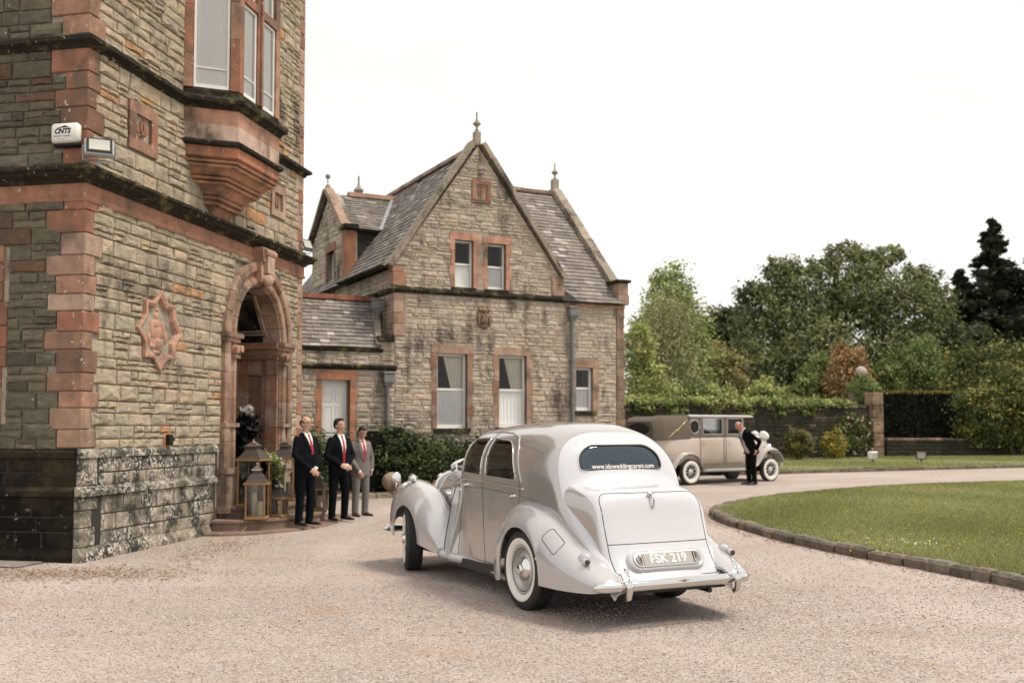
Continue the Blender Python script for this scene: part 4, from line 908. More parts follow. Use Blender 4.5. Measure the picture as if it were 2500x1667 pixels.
W_S = round_poly([(-.52, 1.23), (.52, 1.23), (.50, 1.47), (-.50, 1.47)], .06)
mXZ = lambda a, b, d: (a, d, b); mYZ = lambda a, b, d: (d, a, b)
cuts = [cutter(P, mXZ, s0, s1) for P in (W_R, W_F) for s0, s1 in ((.40, 1.0), (-1.0, -.40))]+[cutter(W_B, mYZ, -.60, -.20), cutter(W_S, mYZ, 1.40, 2.2)]
sh = grid_obj(shell_rows())
so = sh.modifiers.new('s', 'SOLIDIFY'); so.thickness = .016; so.offset = -1
body_pre = sh.copy(); body_pre.data = sh.data.copy(); COL.objects.link(body_pre)
for c in cuts:
    b = sh.modifiers.new('b', 'BOOLEAN'); b.operation = 'DIFFERENCE'; b.object = c; b.solver = 'EXACT'
BODY = evaluate(sh, 'body', MATS['silver_paint'], CAR, True, sharp=35)
def white_rear(v):
    x, y, z = v
    if x > -.145: return -1.
    t = min(1, (-.145-x)/.22); lim = .625*(1-(1-t)**2.4)**(1/2.4) if t < 1 else .625
    lim -= .02*max(0, min(1, (-.6-x)/.5))
    return lim-abs(y)
two_tone(BODY, white_rear)
def pane(P, mp, s0, s1, name='window_glass', mat='car_glass'):
    o = body_pre.copy(); o.data = body_pre.data.copy(); COL.objects.link(o); o.modifiers['s'].thickness = .004; o.modifiers['s'].offset = -2.2
    big = [(sum(p[0] for p in P)/len(P)+(p[0]-sum(q[0] for q in P)/len(P))*1.03, sum(p[1] for p in P)/len(P)+(p[1]-sum(q[1] for q in P)/len(P))*1.03) for p in P]
    c = cutter(big, mp, s0, s1); b = o.modifiers.new('b', 'BOOLEAN'); b.operation = 'INTERSECT'; b.object = c; b.solver = 'EXACT'
    g_ = evaluate(o, name, MATS[mat], CAR, True, sharp=40); bpy.data.objects.remove(c); return g_
for P in (W_R, W_F):
    for s0, s1 in ((.40, 1.0), (-1.0, -.40)): pane(P, mXZ, s0, s1)
glass_mat('rear_glass', (.90, .97, 1.0), clear=1.0, ior=2.1); MATS['rear_glass'].node_tree.nodes['Glossy BSDF'].inputs[0].default_value = (.62, .80, .92, 1)
pane(W_B, mYZ, -.60, -.20, 'rear_window', 'rear_glass'); pane(W_S, mYZ, 1.40, 2.2, 'windscreen')
for c in cuts: bpy.data.objects.remove(c)
bpy.data.objects.remove(body_pre)
# -- window trims, belt line, drip rail, door seams: lines laid on the shell
def on_side(P, s, off): return [(x, s*(side_y(x, z)+off), z) for x, z in P]
def line(P, s, r_, off, name, mat, par=None, n=6, closed=False):
    Q = []
    P = P+[P[0]] if closed else P
    for i in range(len(P)-1):
        k = max(1, int(math.dist(P[i], P[i+1])/.03)); Q += [(P[i][0]+(P[i+1][0]-P[i][0])*t/k, P[i][1]+(P[i+1][1]-P[i][1])*t/k) for t in range(k)]
    Q.append(P[-1]); m = MB(); m.tube(on_side(Q, s, off), r_, n); return m.build(name, MATS[mat], par or CAR, smooth=True)
for s in (1, -1):
    for P in (W_R, W_F): line(P, s, .0085, .001, 'window_trim', 'dull_chrome', closed=True)
    line([(1.70, 1.055), (1.55, 1.085), (1.1, 1.088), (.5, 1.062), (.20, 1.045)], s, .009, .001, 'belt_moulding', 'chrome')
    line([(2.3, 1.0), (2.0, 1.03), (1.72, 1.05)], s, .006, .0, 'belt_moulding', 'chrome')
    line([(1.66, 1.16), (1.585, 1.34), (1.52, 1.50), (1.44, 1.545), (1.1, 1.565), (.7, 1.555), (.48, 1.515), (.37, 1.42), (.30, 1.25), (.24, 1.10)], s, .009, .002, 'drip_rail', 'silver_paint')
    line([(1.04, 1.55), (1.04, 1.08), (1.04, .27)], s, .0035, -.0005, 'door_seam', 'black_trim'); line([(1.62, 1.15), (1.60, 1.0), (1.57, .30)], s, .0035, -.0005, 'door_seam', 'black_trim')
    line([(.30, 1.25), (.27, 1.0), (.30, .92)], s, .0035, -.0005, 'door_seam', 'black_trim'); line([(1.57, .30), (1.04, .272), (.64, .262)], s, .0035, -.0005, 'door_seam', 'black_trim')
    line([(1.5, 1.0), (1.0, 1.015), (.3, .985), (.0, .95)], s, .0022, -.0005, 'coach_line', 'dark_trim')
    for x0, z0 in ((.36, .975), (1.40, 1.03)):
        y0 = side_y(x0, z0); m = MB(); m.lathe([(.020, -.0), (.024, .006), (.014, .012), (.012, .03)], (x0, 0, z0), 'y', 12); m.v = [(a, s*(y0+b), c) for a, b, c in m.v]
        m.tube([(x0, s*(y0+.030), z0), (x0+.03, s*(y0+.034), z0-.004), (x0+.085, s*(y0+.026), z0-.012), (x0+.11, s*(y0+.022), z0-.016)], [.012, .012, .009, .006], 8); m.build('door_handle', MATS['chrome'], CAR, smooth=True)
    # sill / running board
    m = MB(); rings = []
    for x in np.linspace(1.86, .42, 26):
        zc = crom([.40, .62, 1.1, 1.5, 1.86], [.205, .215, .238, .262, .30])(x); yc = side_y(min(x, 1.7), .32)-.02 if x < 1.72 else .80-.06*(1.86-x)/.14+.0
        yo = .045+.03*max(0, min(1, (1.2-x)/.7)); k = 1 if x > .47 else .9
        rings.append([(x, s*(yc+yo*math.cos(a)*1.1), zc+.052*k*math.sin(a)) for a in [2*PI*q/12 for q in range(12)]])
    m.ringgrid(rings); m.build('sill', MATS['silver_paint'], CAR, smooth=True)
line_y = lambda P, off: P
# -- wings
def wing(xs, ztop, yout, y0, low, name, s, th=.012, n1=20, n2=16, inner=None, seam=None):
    rows = []
    for x in xs:
        zt_, yo, zl = ztop(x), yout(x), low(x); c0 = min(zl, zt_-.015); hw_ = yo-y0; zm = max(c0+.002, zt_-max(.07, min(.34, (zt_-.28)*.62)))
        if zm < c0: zm = c0+.001
        half = []
        for i in range(n1+1):
            a = PI/2*(1-i/n1); half.append((hw_*math.cos(a)**.92 if i < n1 else hw_, zm+(zt_-zm)*math.sin(a)**.92))
        for i in range(1, n2+1): z = zm+(c0-zm)*i/n2; half.append((hw_-.03*((zm-z)/.5)**2, z))
        zi = inner(x) if inner else .42
        inn = []
        for yy, z in half: inn.append((-yy*.80, max(z, min(zi, zt_-.02))))
        rows.append([(x, s*(y0+yy), z) for yy, z in reversed(half)]+[(x, s*(y0+yy), z) for yy, z in inn[1:]])
    o = grid_obj(rows); so_ = o.modifiers.new('s', 'SOLIDIFY'); so_.thickness = th; so_.offset = -1
    return evaluate(o, name, MATS['silver_paint'], CAR, True, sharp=42)
zr = crom([-1.235, -1.22, -1.17, -.98, -.73, -.46, -.18, .10, .30, .45, .56, .63, .66], [.33, .372, .418, .515, .632, .78, .905, .948, .915, .815, .66, .46, .34])
yr = crom([-1.235, -1.17, -1.0, -.7, -.3, .1, .45, .62, .66], [.70, .755, .805, .845, .868, .868, .838, .79, .765])
def lowr(x): return arch_low(x, .0, .392, .275 if x < 0 else .20) if x < .55 else .20+.5*(x-.55)
def lowr(x):
    if abs(x) < .392: return .335+math.sqrt(.392**2-x*x)
    return crom([-1.235, -1.1, -.7, -.392], [.315, .292, .272, .268])(x) if x < 0 else crom([.392, .5, .66], [.215, .195, .24])(x)
xr_ = sorted(set([round(v, 4) for v in list(np.arange(-1.235, -.41, .025))+[-.40, -.3925, -.3915, -.388, -.38, -.365]+list(np.arange(-.345, .35, .023))+[.365, .38, .388, .3915, .3925, .40]+list(np.arange(.41, .661, .02))]))
zf = crom([1.76, 1.84, 1.94, 2.08, 2.21, 2.435, 2.72, 3.04, 3.25, 3.38, 3.50, 3.58, 3.61], [.285, .325, .435, .555, .682, .83, .955, 1.008, .985, .925, .81, .64, .48])
yf = crom([1.76, 1.84, 2.1, 2.5, 2.9, 3.2, 3.45, 3.56, 3.61], [.765, .80, .825, .845, .848, .835, .785, .73, .68])
def lowf(x):
    if abs(x-WB) < .395: return .335+math.sqrt(.395**2-(x-WB)**2)
    return crom([1.76, 2.0, 2.445], [.268, .285, .335])(x) if x < WB else .36+.1*(x-3.235)
xf_ = sorted(set([round(v, 4) for v in list(np.arange(1.76, 2.43, .03))+[2.44, 2.4445, 2.4455, 2.45, 2.46, 2.475]+list(np.arange(2.495, 3.19, .023))+[3.205, 3.22, 3.23, 3.2345, 3.2355, 3.245]+list(np.arange(3.26, 3.615, .02))]))
for s in (1, -1):
    wing(xr_, zr, yr, .62, lowr, 'rear_wing', s); FW = wing(xf_, zf, yf, .60, lowf, 'front_wing', s, inner=crom([1.76, 2.1, 2.5, 3.0, 3.6], [.34, .5, .62, .66, .5]))
    m = MB(); m.tube([(1.77, s*.80, .27), (1.82, s*.775, .42), (1.90, s*.70, .62), (1.96, s*.64, .82), (2.0, s*.57, .97)], .005, 6); m.build('wing_seam', MATS['black_trim'], CAR, smooth=True)
    # dark wheel wells and underside
    for xc, y1 in ((0, .60), (WB, .58)):
        m = MB(); rings = []
        for yy in (.30, y1+.05): rings.append([(xc+.44*math.cos(a), s*yy, .335+.44*math.sin(a)) for a in [PI*k/18-.18 for k in range(20)]])
        m.ringgrid(rings, False, False); m.add([(xc+.44*math.cos(a), s*.30, .335+.44*math.sin(a)) for a in [PI*k/18-.18 for k in range(20)]], [tuple(range(20))]); m.build('wheel_well', MATS['black_trim'], CAR)
    # fuel flap, tail lamp
    def rw_y(x, z):
        zt_ = zr(x); zm = zt_-max(.07, min(.34, (zt_-.28)*.62)); hw_ = yr(x)-.62
        return .62+(hw_-.03*(max(0, zm-z)/.5)**2 if z < zm else hw_*max(0, 1-((z-zm)/(zt_-zm))**2.1)**.48)
    P = round_poly([(-.395, .66), (-.44, .752), (-.66, .638), (-.62, .54)], .035); m = MB(); m.tube([(x, s*(rw_y(x, z)+.002), z+.002) for x, z in P+[P[0]]], .0036, 5)
    if s > 0: m.build('fuel_flap_seam', MATS['dark_trim'], CAR)
    m = MB(); xl, zl_ = -.915, .525; yl = rw_y(xl, zl_)
    m.ell((xl+.05, s*(yl-.016), zl_), (.105, .042, .052), 14, 10, rot=Matrix.Rotation(.45, 3, 'Y')); m.lathe([(.028, .0), (.028, -.040), (.025, -.048)], (xl-.03, s*(yl+.012), zl_-.0), 'x', 14); m.build('lamp_pod', MATS['white_car_paint'], CAR, smooth=True, sharp=50)
    m = MB(); m.ell((xl-.078, s*(yl+.012), zl_), (.016, .0255, .0255), 12, 8); m.build('tail_lamp', MATS['dark_lens'], CAR, smooth=True)
m = MB(); m.lathe([(.012, 0), (.014, .01), (.006, .014)], (-.36, rw_y(-.36, .49)-.006, .49), 'y', 10); m.build('fuel_lock', MATS['chrome'], CAR, smooth=True)
# -- boot
zbt = crom([-1.155, -1.13, -1.05, -.95, -.88, -.835, -.79, -.74, -.66, -.55, -.46, -.38], [.335, .37, .475, .64, .83, .975, 1.045, 1.078, 1.098, 1.118, 1.135, 1.15])
wbt = crom([-1.155, -1.0, -.8, -.6, -.45, -.38], [.535, .545, .565, .595, .62, .63])
NB = 4.6
def boot_sec(x, n=40):
    t = zbt(x); h = min(t-.31, .30); z0 = t-h; out_ = []
    for i in range(n+1):
        a = PI/2*(1-i/n); out_.append((wbt(x)*math.cos(a)**(2/NB) if i < n else wbt(x), z0+h*math.sin(a)**(2/NB)))
    for i in range(1, 9): out_.append((wbt(x), z0+(.31-z0)*i/8))
    return out_
xb = sorted(set([round(v, 4) for v in list(np.arange(-1.155, -.72, .008))+list(np.arange(-.72, -.379, .02))]))
rows = []
for x in xb:
    s_ = boot_sec(x); rows.append([(x, y, z) for y, z in reversed(s_)]+[(x, -y, z) for y, z in s_[1:]])
bt = grid_obj(rows); BOOT = evaluate(bt, 'boot', MATS['silver_paint'], CAR, True, sharp=60); two_tone(BOOT, lambda v: .547-abs(v[1])+.03*max(0, -v[0]-.9)*0)
def boot_x(y, z):
    lo, hi = -1.155, -.40
    def top(x):
        w_ = wbt(x); q = min(.9999, abs(y)/w_); t = zbt(x); h = min(t-.31, .30); return t-h+h*(1-q**NB)**(1/NB)
    for _ in range(40):
        mid = (lo+hi)/2
        if top(mid) < z: lo = mid
        else: hi = mid
    return (lo+hi)/2
def boot_line(P, r_, name, mat, off=0., closed=False):
    P = P+[P[0]] if closed else P; Q = []
    for i in range(len(P)-1):
        k = max(1, int(math.dist(P[i], P[i+1])/.02)); Q += [(P[i][0]+(P[i+1][0]-P[i][0])*t/k, P[i][1]+(P[i+1][1]-P[i][1])*t/k) for t in range(k)]
    Q.append(P[-1]); m = MB(); m.tube([(boot_x(y, z)-off, y, z) for y, z in Q], r_, 6); return m.build(name, MATS[mat], CAR, smooth=True)
lid = round_poly([(-.50, .645), (-.505, 1.052), (.505, 1.052), (.50, .645)], [.004, .10, .10, .004], 8)
boot_line(lid, .0035, 'boot_seam', 'black_trim', closed=True)
boot_line(round_poly([(-.50, .64), (-.505, .385), (.505, .385), (.50, .64)], [.003, .06, .06, .003], 6)+[], .0035, 'boot_seam', 'black_trim')
m = MB(); bx = boot_x(0, 1.03); m.ell((bx-.004, 0, 1.032), (.016, .028, .030), 12, 8); m.tube([(bx-.02, 0, 1.035), (bx-.05, 0, 1.02), (bx-.064, 0, .985), (bx-.052, 0, .925), (bx-.035, 0, .905)], [.011, .010, .009, .008, .006], 8)
m.tube([(bx-.012, -.03, 1.04), (bx-.028, -.012, 1.045), (bx-.028, .012, 1.045), (bx-.012, .03, 1.04)], .008, 8); m.build('boot_handle', MATS['chrome'], CAR, smooth=True)
# number plate pod, set on the sloping panel below the lid
PX = boot_x(0, .505); B_ = Vector((.50, 0, .866)); Nn = Vector((-.866, 0, .50)); PO = Vector((PX, 0, .505))
mpP = lambda a, b, d: tuple(PO+Vector((0, -a, 0))+B_*b+Nn*d)
def stadium(hw_, hh_, n=10): return [(hw_-hh_+hh_*math.cos(a), hh_*math.sin(a)) for a in [-PI/2+PI*k/n for k in range(n+1)]]+[(-hw_+hh_+hh_*math.cos(a), hh_*math.sin(a)) for a in [PI/2+PI*k/n for k in range(n+1)]]
m = MB(); m.ringgrid([[mpP(a, b, d) for a, b in stadium(w_, h_)] for w_, h_, d in ((.388, .104, -.06), (.382, .099, .012), (.370, .089, .034), (.355, .076, .040), (.348, .068, .036))]); PP = m.build('plate_pod', MATS['white_car_paint'], CAR, smooth=True, sharp=45)
m = MB(); m.ringgrid([[mpP(a, b, d) for a, b in stadium(w_, h_)] for w_, h_, d in ((.338, .064, .030), (.338, .064, .046), (.322, .052, .048), (.319, .049, .041))]); m.build('plate_bezel', MATS['dull_chrome'], PP, smooth=True, sharp=30)
m = MB(); m.prism([(-.245, -.051), (.245, -.051), (.245, .051), (-.245, .051)], .03, .0465, mpP); m.build('plate', MATS['plate_grey'], PP)
tx = link('plate_lettering', text_mesh('FSK 219', .106, .0012, .0022, space=1.04), MATS['plate_white'], PP)
tx.matrix_local = Matrix(((0, B_.x, Nn.x, 0), (-1, 0, 0, 0), (0, B_.z, Nn.z, 0), (0, 0, 0, 1))); tx.location = PO+Nn*.0478-B_*.003
for sg in (-1, 1):
    half = [(sg*(.262+.047*math.cos(a)), .047*math.sin(a)) for a in [-PI/2+PI*k/10 for k in range(11)]]
    m = MB(); m.prism(half, .03, .050, mpP); m.build('reflector', MATS['red_lens'], PP)
    m = MB()
    for q in (.6, .8): m.tube([mpP(sg*(.262+.047*q*math.cos(a)), .047*q*math.sin(a), .0505) for a in [-PI/2+PI*k/10 for k in range(11)]], .0022, 5)
    m.tube([mpP(a, b, .0505) for a, b in half+[half[0]]], .004, 6); m.build('reflector_ring', MATS['dull_chrome'], PP)
# rear window surround and lettering
rx = lambda y, z: next((x for x in np.arange(-.55, -.1, .002) if side_y(x, z) >= abs(y) and zt(x) >= z and (z <= zt(x)-hh(x) or side_y(x, z) > abs(y))), -.3)
def rear_x(y, z):
    lo, hi = -1.1, .2
    for _ in range(40):
        mid = (lo+hi)/2
        ok = zt(mid) > z and side_y(mid, z) > abs(y)
        if ok: hi = mid
        else: lo = mid
    return (lo+hi)/2
m = MB(); m.tube([(rear_x(y, z)-.001, y, z) for y, z in W_B+[W_B[0]]], .010, 6); m.build('window_seal', MATS['black_trim'], CAR, smooth=True)
m = MB(); m.tube([(rear_x(y*1.035, 1.335+(z-1.335)*1.09)-.001, y*1.035, 1.335+(z-1.335)*1.09) for y, z in W_B+[W_B[0]]], .007, 6); m.build('window_trim', MATS['white_car_paint'], CAR, smooth=True)
dm = text_mesh('www.idoweddingcarsni.com', .058, .0, .0006)
for v in dm.vertices:
    yy = -v.co.x-.015; zz = 1.262+v.co.y; v.co = (rear_x(yy, zz)-.002, yy, zz)
link('window_lettering', dm, MATS['plate_white'], CAR)
# flowers and shelf behind the rear window, seats, wheel
m = MB(); m.box(-.30, .15, -.52, .52, 1.12, 1.14); m.build('parcel_shelf', MATS['leather'], CAR)
fl = MB(); r = random.Random(3)
for i in range(26): a, b = r.uniform(-.23, .12), r.uniform(-.03, .03); fl.ell((-.26+b, a, 1.20+r.uniform(0, .09)), (.035, .04, .035), 8, 5, rot=Matrix.Rotation(r.uniform(0, 3), 3, 'X'))
fl.build('flowers', MATS['flower_white'], CAR); fl = MB()
for i in range(10):
    a = r.uniform(-.25, .15); fl.tube([(-.24, a, 1.16), (-.25+r.uniform(-.03, .03), a+r.uniform(-.06, .06), 1.33)], [.012, .003], 5)
fl.build('flower_leaves', MATS['flower_leaf'], CAR)
def seat(x, y0, y1, name):
    m = MB(); m.cbox(x, x+.48, y0, y1, .50, .68, .05); m.cbox(x-.14, x+.04, y0, y1, .55, 1.13, .05); m.build(name, MATS['leather'], CAR, smooth=True, sharp=50)
seat(.30, -.60, .60, 'rear_seat'); seat(1.12, .05, .58, 'front_seat'); seat(1.12, -.58, -.05, 'front_seat')
m = MB(); m.lathe([(.20, -.012), (.212, 0), (.20, .012), (.188, 0)], (1.56, -.33, 1.06), 'x', 24, cap=False); m.build('steering_wheel', MATS['black_trim'], CAR, smooth=True)
m = MB(); m.box(1.66, 1.74, -.58, .58, .85, 1.12); m.build('dashboard', MATS['leather'], CAR)
m = MB(); m.box(-1.08, -.5, -.58, .58, .255, .33); m.box(-.5, .46, -.60, .60, .20, .32); m.box(.46, 1.75, -.72, .72, .19, .28); m.box(1.75, 3.3, -.55, .55, .20, .34); m.box(-.2, .2, -.70, .70, .30, .36); m.tube([(-1.08, -.42, .235), (-.6, -.42, .25), (.2, -.36, .27)], .022, 8); m.tube([(.0, -.68, .335), (0, .68, .335)], .05, 8); m.tube([(WB, -.62, .30), (WB, .62, .30)], .04, 8); m.build('chassis', MATS['black_trim'], CAR)  # floor boxes widened and set low to block light under the car
m = MB(); m.box(-.62, -.42, -.5, .5, .22, .30); m.build('silencer', MATS['black_trim'], CAR)
m = MB(); m.box(-1.14, -.6, -.50, .50, .28, .33); m.build('valance', MATS['black_trim'], CAR)
# -- bonnet, radiator, lamps
zbn = crom([1.80, 2.0, 2.4, 2.8, 3.10, 3.25], [1.185, 1.185, 1.16, 1.125, 1.092, 1.06]); wbn = crom([1.8, 2.3, 2.8, 3.25], [.56, .46, .37, .285])
rows = []
for x in list(np.arange(1.84, 3.2, .04))+[3.2, 3.23, 3.25]:
    half = [(wbn(x)*math.cos(a)**.78, zbn(x)-.42+.42*math.sin(a)**.72) for a in [PI/2*(1-k/18) for k in range(18)]]+[(wbn(x), zbn(x)-.42), (wbn(x)+.02, .55)]
    rows.append([(x, y, z) for y, z in reversed(half)]+[(x, -y, z) for y, z in half[1:]])
b_ = grid_obj(rows); evaluate(b_, 'bonnet', MATS['silver_paint'], CAR, True, sharp=50)
m = MB(); m.tube([(1.84, 0, 1.19), (2.4, 0, 1.166), (3.2, 0, 1.08)], .008, 6); m.build('bonnet_hinge', MATS['chrome'], CAR)
m = MB(); sec = lambda k, x, dz=0: [(x, .285*k*math.cos(a)*(1 if math.sin(a) >= 0 else .92), .80+dz+(.285 if math.sin(a) > 0 else .40)*k*math.copysign(abs(math.sin(a))**.6, math.sin(a))) for a in [2*PI*q/28 for q in range(28)]]
m.ringgrid([sec(1, 3.23), sec(1.06, 3.25), sec(1.06, 3.33), sec(.95, 3.36), sec(.86, 3.355), sec(.86, 3.30)]); RS = m.build('radiator_shell', MATS['chrome'], CAR, smooth=True, sharp=40)
m = MB()
for k in range(-5, 6): m.box(3.335, 3.35, k*.042-.005, k*.042+.005, .46, 1.02)
m.build('radiator_slats', MATS['chrome'], RS)
m = MB(); m.lathe([(.03, 0), (.03, .03), (.012, .04), (.02, .08), (.004, .11)], (3.29, 0, 1.095), 'z', 10); m.build('radiator_mascot', MATS['chrome'], RS, smooth=True)
for s in (1, -1):
    m = MB(); m.lathe([(.0, -.26), (.05, -.25), (.11, -.17), (.135, -.06), (.138, .0), (.128, .02), (.06, .045), (0, .05)], (3.28, s*.46, .83), 'x', 22); m.build('headlamp', MATS['chrome'], CAR, smooth=True)
    m = MB(); m.lathe([(0, -.012), (.05, -.010), (.060, 0), (.056, .012), (.03, .028), (0, .034)], (3.36, s*.74, 1.02), 'x', 18); m.tube([(3.36, s*.74, .96), (3.37, s*.74, .90)], .010, 6); m.build('wing_mirror', MATS['chrome'], CAR, smooth=True)
    m = MB(); m.lathe([(.0, -.09), (.03, -.08), (.045, -.03), (.046, .0), (.035, .02), (0, .03)], (2.96, s*.70, 1.03), 'x', 14); m.build('side_lamp', MATS['chrome'], CAR, smooth=True)
    m = MB(); m.cbox(3.52, 3.70, s*.2-.25, s*.2+.25, .40, .46, .015); m.build('front_bumper_iron', MATS['black_trim'], CAR)
    P = [(3.30, s*.03, 1.12), (2.7, s*.30, 1.20), (2.1, s*.50, 1.245), (1.74, s*.60, 1.27), (1.66, s*.645, 1.275)]; m = MB()
    m.ringgrid([[(x, y-s*.028, z+.02), (x, y+s*.028, z-.02), (x-.004, y+s*.03, z-.024), (x-.004, y-s*.03, z+.016)] for x, y, z in P]); m.build('ribbon', MATS['ribbon'], CAR)
def bar(prof_r, path, name, mat, sq=1.25, n=12):
    m = MB(); m.tube(path, prof_r, n, sq=sq); return m.build(name, MATS[mat], CAR, smooth=True)
bp = [(-1.225-.03*(1-(y/.82)**2)+(.05*max(0, abs(y)-.72)/.16 if abs(y) > .72 else 0), y+.05, .352) for y in np.linspace(-.765, .765, 33)]
bar([.016, .030]+[.034]*29+[.030, .016], bp, 'rear_bumper', 'chrome', sq=1.25, n=18)
bp2 = [(3.72-.10*(y/.8)**2, y, .40) for y in np.linspace(-.8, .8, 25)]
bar([.012, .03]+[.036]*21+[.03, .012], bp2, 'front_bumper', 'chrome', sq=1.35)
for y in (-.535, .535):
    m = MB(); m.tube([(-1.25, y, .245), (-1.293, y, .27), (-1.307, y, .33), (-1.307, y, .39), (-1.287, y, .445), (-1.25, y, .485), (-1.225, y, .49)], [.018, .024, .027, .027, .025, .020, .01], 12); m.build('overrider', MATS['chrome'], CAR, smooth=True)
    m = MB(); m.box(-1.2, -1.0, y-.02, y+.02, .32, .37); m.build('bumper_iron', MATS['black_trim'], CAR)
m = MB(); m.prism([(-.055, .006), (0, .012), (.055, .006), (.012, -.012), (-.012, -.012)], 0, .004, lambda a, b, d: (-1.287-d, -a, .372+b)); m.build('winged_badge', MATS['dull_chrome'], CAR)
tb = link('badge_letter', text_mesh('B', .022, .0006, .0006), MATS['black_trim'], CAR); tb.matrix_local = Matrix(((0, 0, -1, -1.2918), (-1, 0, 0, 0), (0, 1, 0, .371), (0, 0, 0, 1)))
# -- wheels
def wheel(x, y, s, steer=0., par=CAR):
    rt = bpy.data.objects.new('wheel', None); COL.objects.link(rt); rt.parent = par; rt.location = (x, y, WR); rt.rotation_euler = (0, 0, steer); rt.empty_display_size = .1
    Y = lambda prof: [(r_, s*h) for r_, h in prof]
    tp = [(.205, .055), (.215, .075), (.262, .094), (.305, .096), (.335, .085), (.350, .068), (.352, .055), (.346, .052), (.346, .044), (.352, .041), (.352, .025), (.346, .022), (.346, .014), (.352, .011), (.352, -.011), (.346, -.014), (.346, -.022), (.352, -.025), (.352, -.041), (.346, -.044), (.346, -.052), (.352, -.055), (.350, -.068), (.335, -.085), (.30, -.096), (.255, -.094), (.21, -.075)]
    m = MB(); m.lathe(Y(tp), (0, 0, 0), 'y', 56, cap=False); m.build('tyre', MATS['tyre'], rt, smooth=True, sharp=40)
    m = MB(); m.lathe(Y([(.214, .070), (.222, .083), (.262, .0965), (.276, .0975), (.278, .096), (.262, .092)]), (0, 0, 0), 'y', 56, cap=False); m.build('whitewall', MATS['whitewall'], rt, smooth=True)
    m = MB(); m.lathe(Y([(.0, .035), (.09, .035), (.11, .055), (.135, .048), (.165, .030), (.178, .045), (.186, .070), (.200, .076), (.212, .080), (.217, .072), (.215, .05), (.20, -.07), (.0, -.07)]), (0, 0, 0), 'y', 48, cap=False); m.build('rim', MATS['wheel_silver'], rt, smooth=True, sharp=35)
    m = MB(); m.lathe(Y([(.188, .0725), (.190, .0755), (.194, .0755), (.196, .0735)]), (0, 0, 0), 'y', 48, cap=False); m.build('rim_line', MATS['black_trim'], rt)
    m = MB(); m.lathe(Y([(.118, .045), (.112, .062), (.09, .082), (.055, .093), (.052, .108), (.045, .118), (.02, .123), (0, .124)]), (0, 0, 0), 'y', 40, cap=False); m.build('hub_cap', MATS['chrome'], rt, smooth=True, sharp=40)
    return rt
for s in (1, -1): wheel(0, s*.735, s); wheel(WB, s*.735, s, -.30)
# ------------------------------------------------------------------ the beige landaulette by the garden wall
M('cream_paint', (.47, .395, .335), .22, n=(3, .03), coat=.6); M('taupe_paint', (.165, .138, .112), .32, coat=.6); M('hood_canvas', (.115, .094, .072), .85, n=(40, .12), bump=(60, .1)); M('pale_paint', (.40, .37, .35), .3, coat=.5)
M('brass', (.50, .42, .22), .3, metal=.9)
LIM = thing('landaulette', 'beige vintage landaulette with folding brown hood and white bonnet bow by the garden wall', 'car', (4.155, 26.876, .147), fz(56.5))
def lofted(xs, sec, name, mat, par=LIM, sharp=45, cap=True):
    m = MB(); m.ringgrid([sec(x) for x in xs], True, cap); return m.build(name, MATS[mat], par, smooth=True, sharp=sharp)
wl = crom([-1.0, -.9, -.6, 0, 1.6, 2.0, 2.6, 3.3], [.46, .56, .67, .71, .71, .62, .42, .30]); zl1 = crom([-1.0, 0, 1.9, 2.1, 3.3], [1.19, 1.20, 1.22, 1.19, 1.13]); zl0 = crom([-1.0, -.6, 0, 3.3], [.62, .54, .50, .50])
def tub(x):
    w_, t, b = wl(x), zl1(x), zl0(x); k = 6; r_ = .12 if x > 2 else .05
    half = [(w_*.90, b), (w_*.97, b+.06), (w_, b+.25), (w_, t-r_), (w_-r_*.3, t-r_*.3), (w_-r_, t)]
    return [(x, y, z) for y, z in half]+[(x, -y, z) for y, z in reversed(half)]
lofted([-1.0, -.97, -.9, -.75, -.6, -.3, 0, .5, 1.0, 1.5, 1.8, 2.0, 2.15, 2.4, 2.8, 3.1, 3.28], tub, 'body', 'cream_paint')
CW = .675
side_h = [(.52, 1.19, 1.31, 1.70), (1.40, 1.93, 1.31, 1.70)]
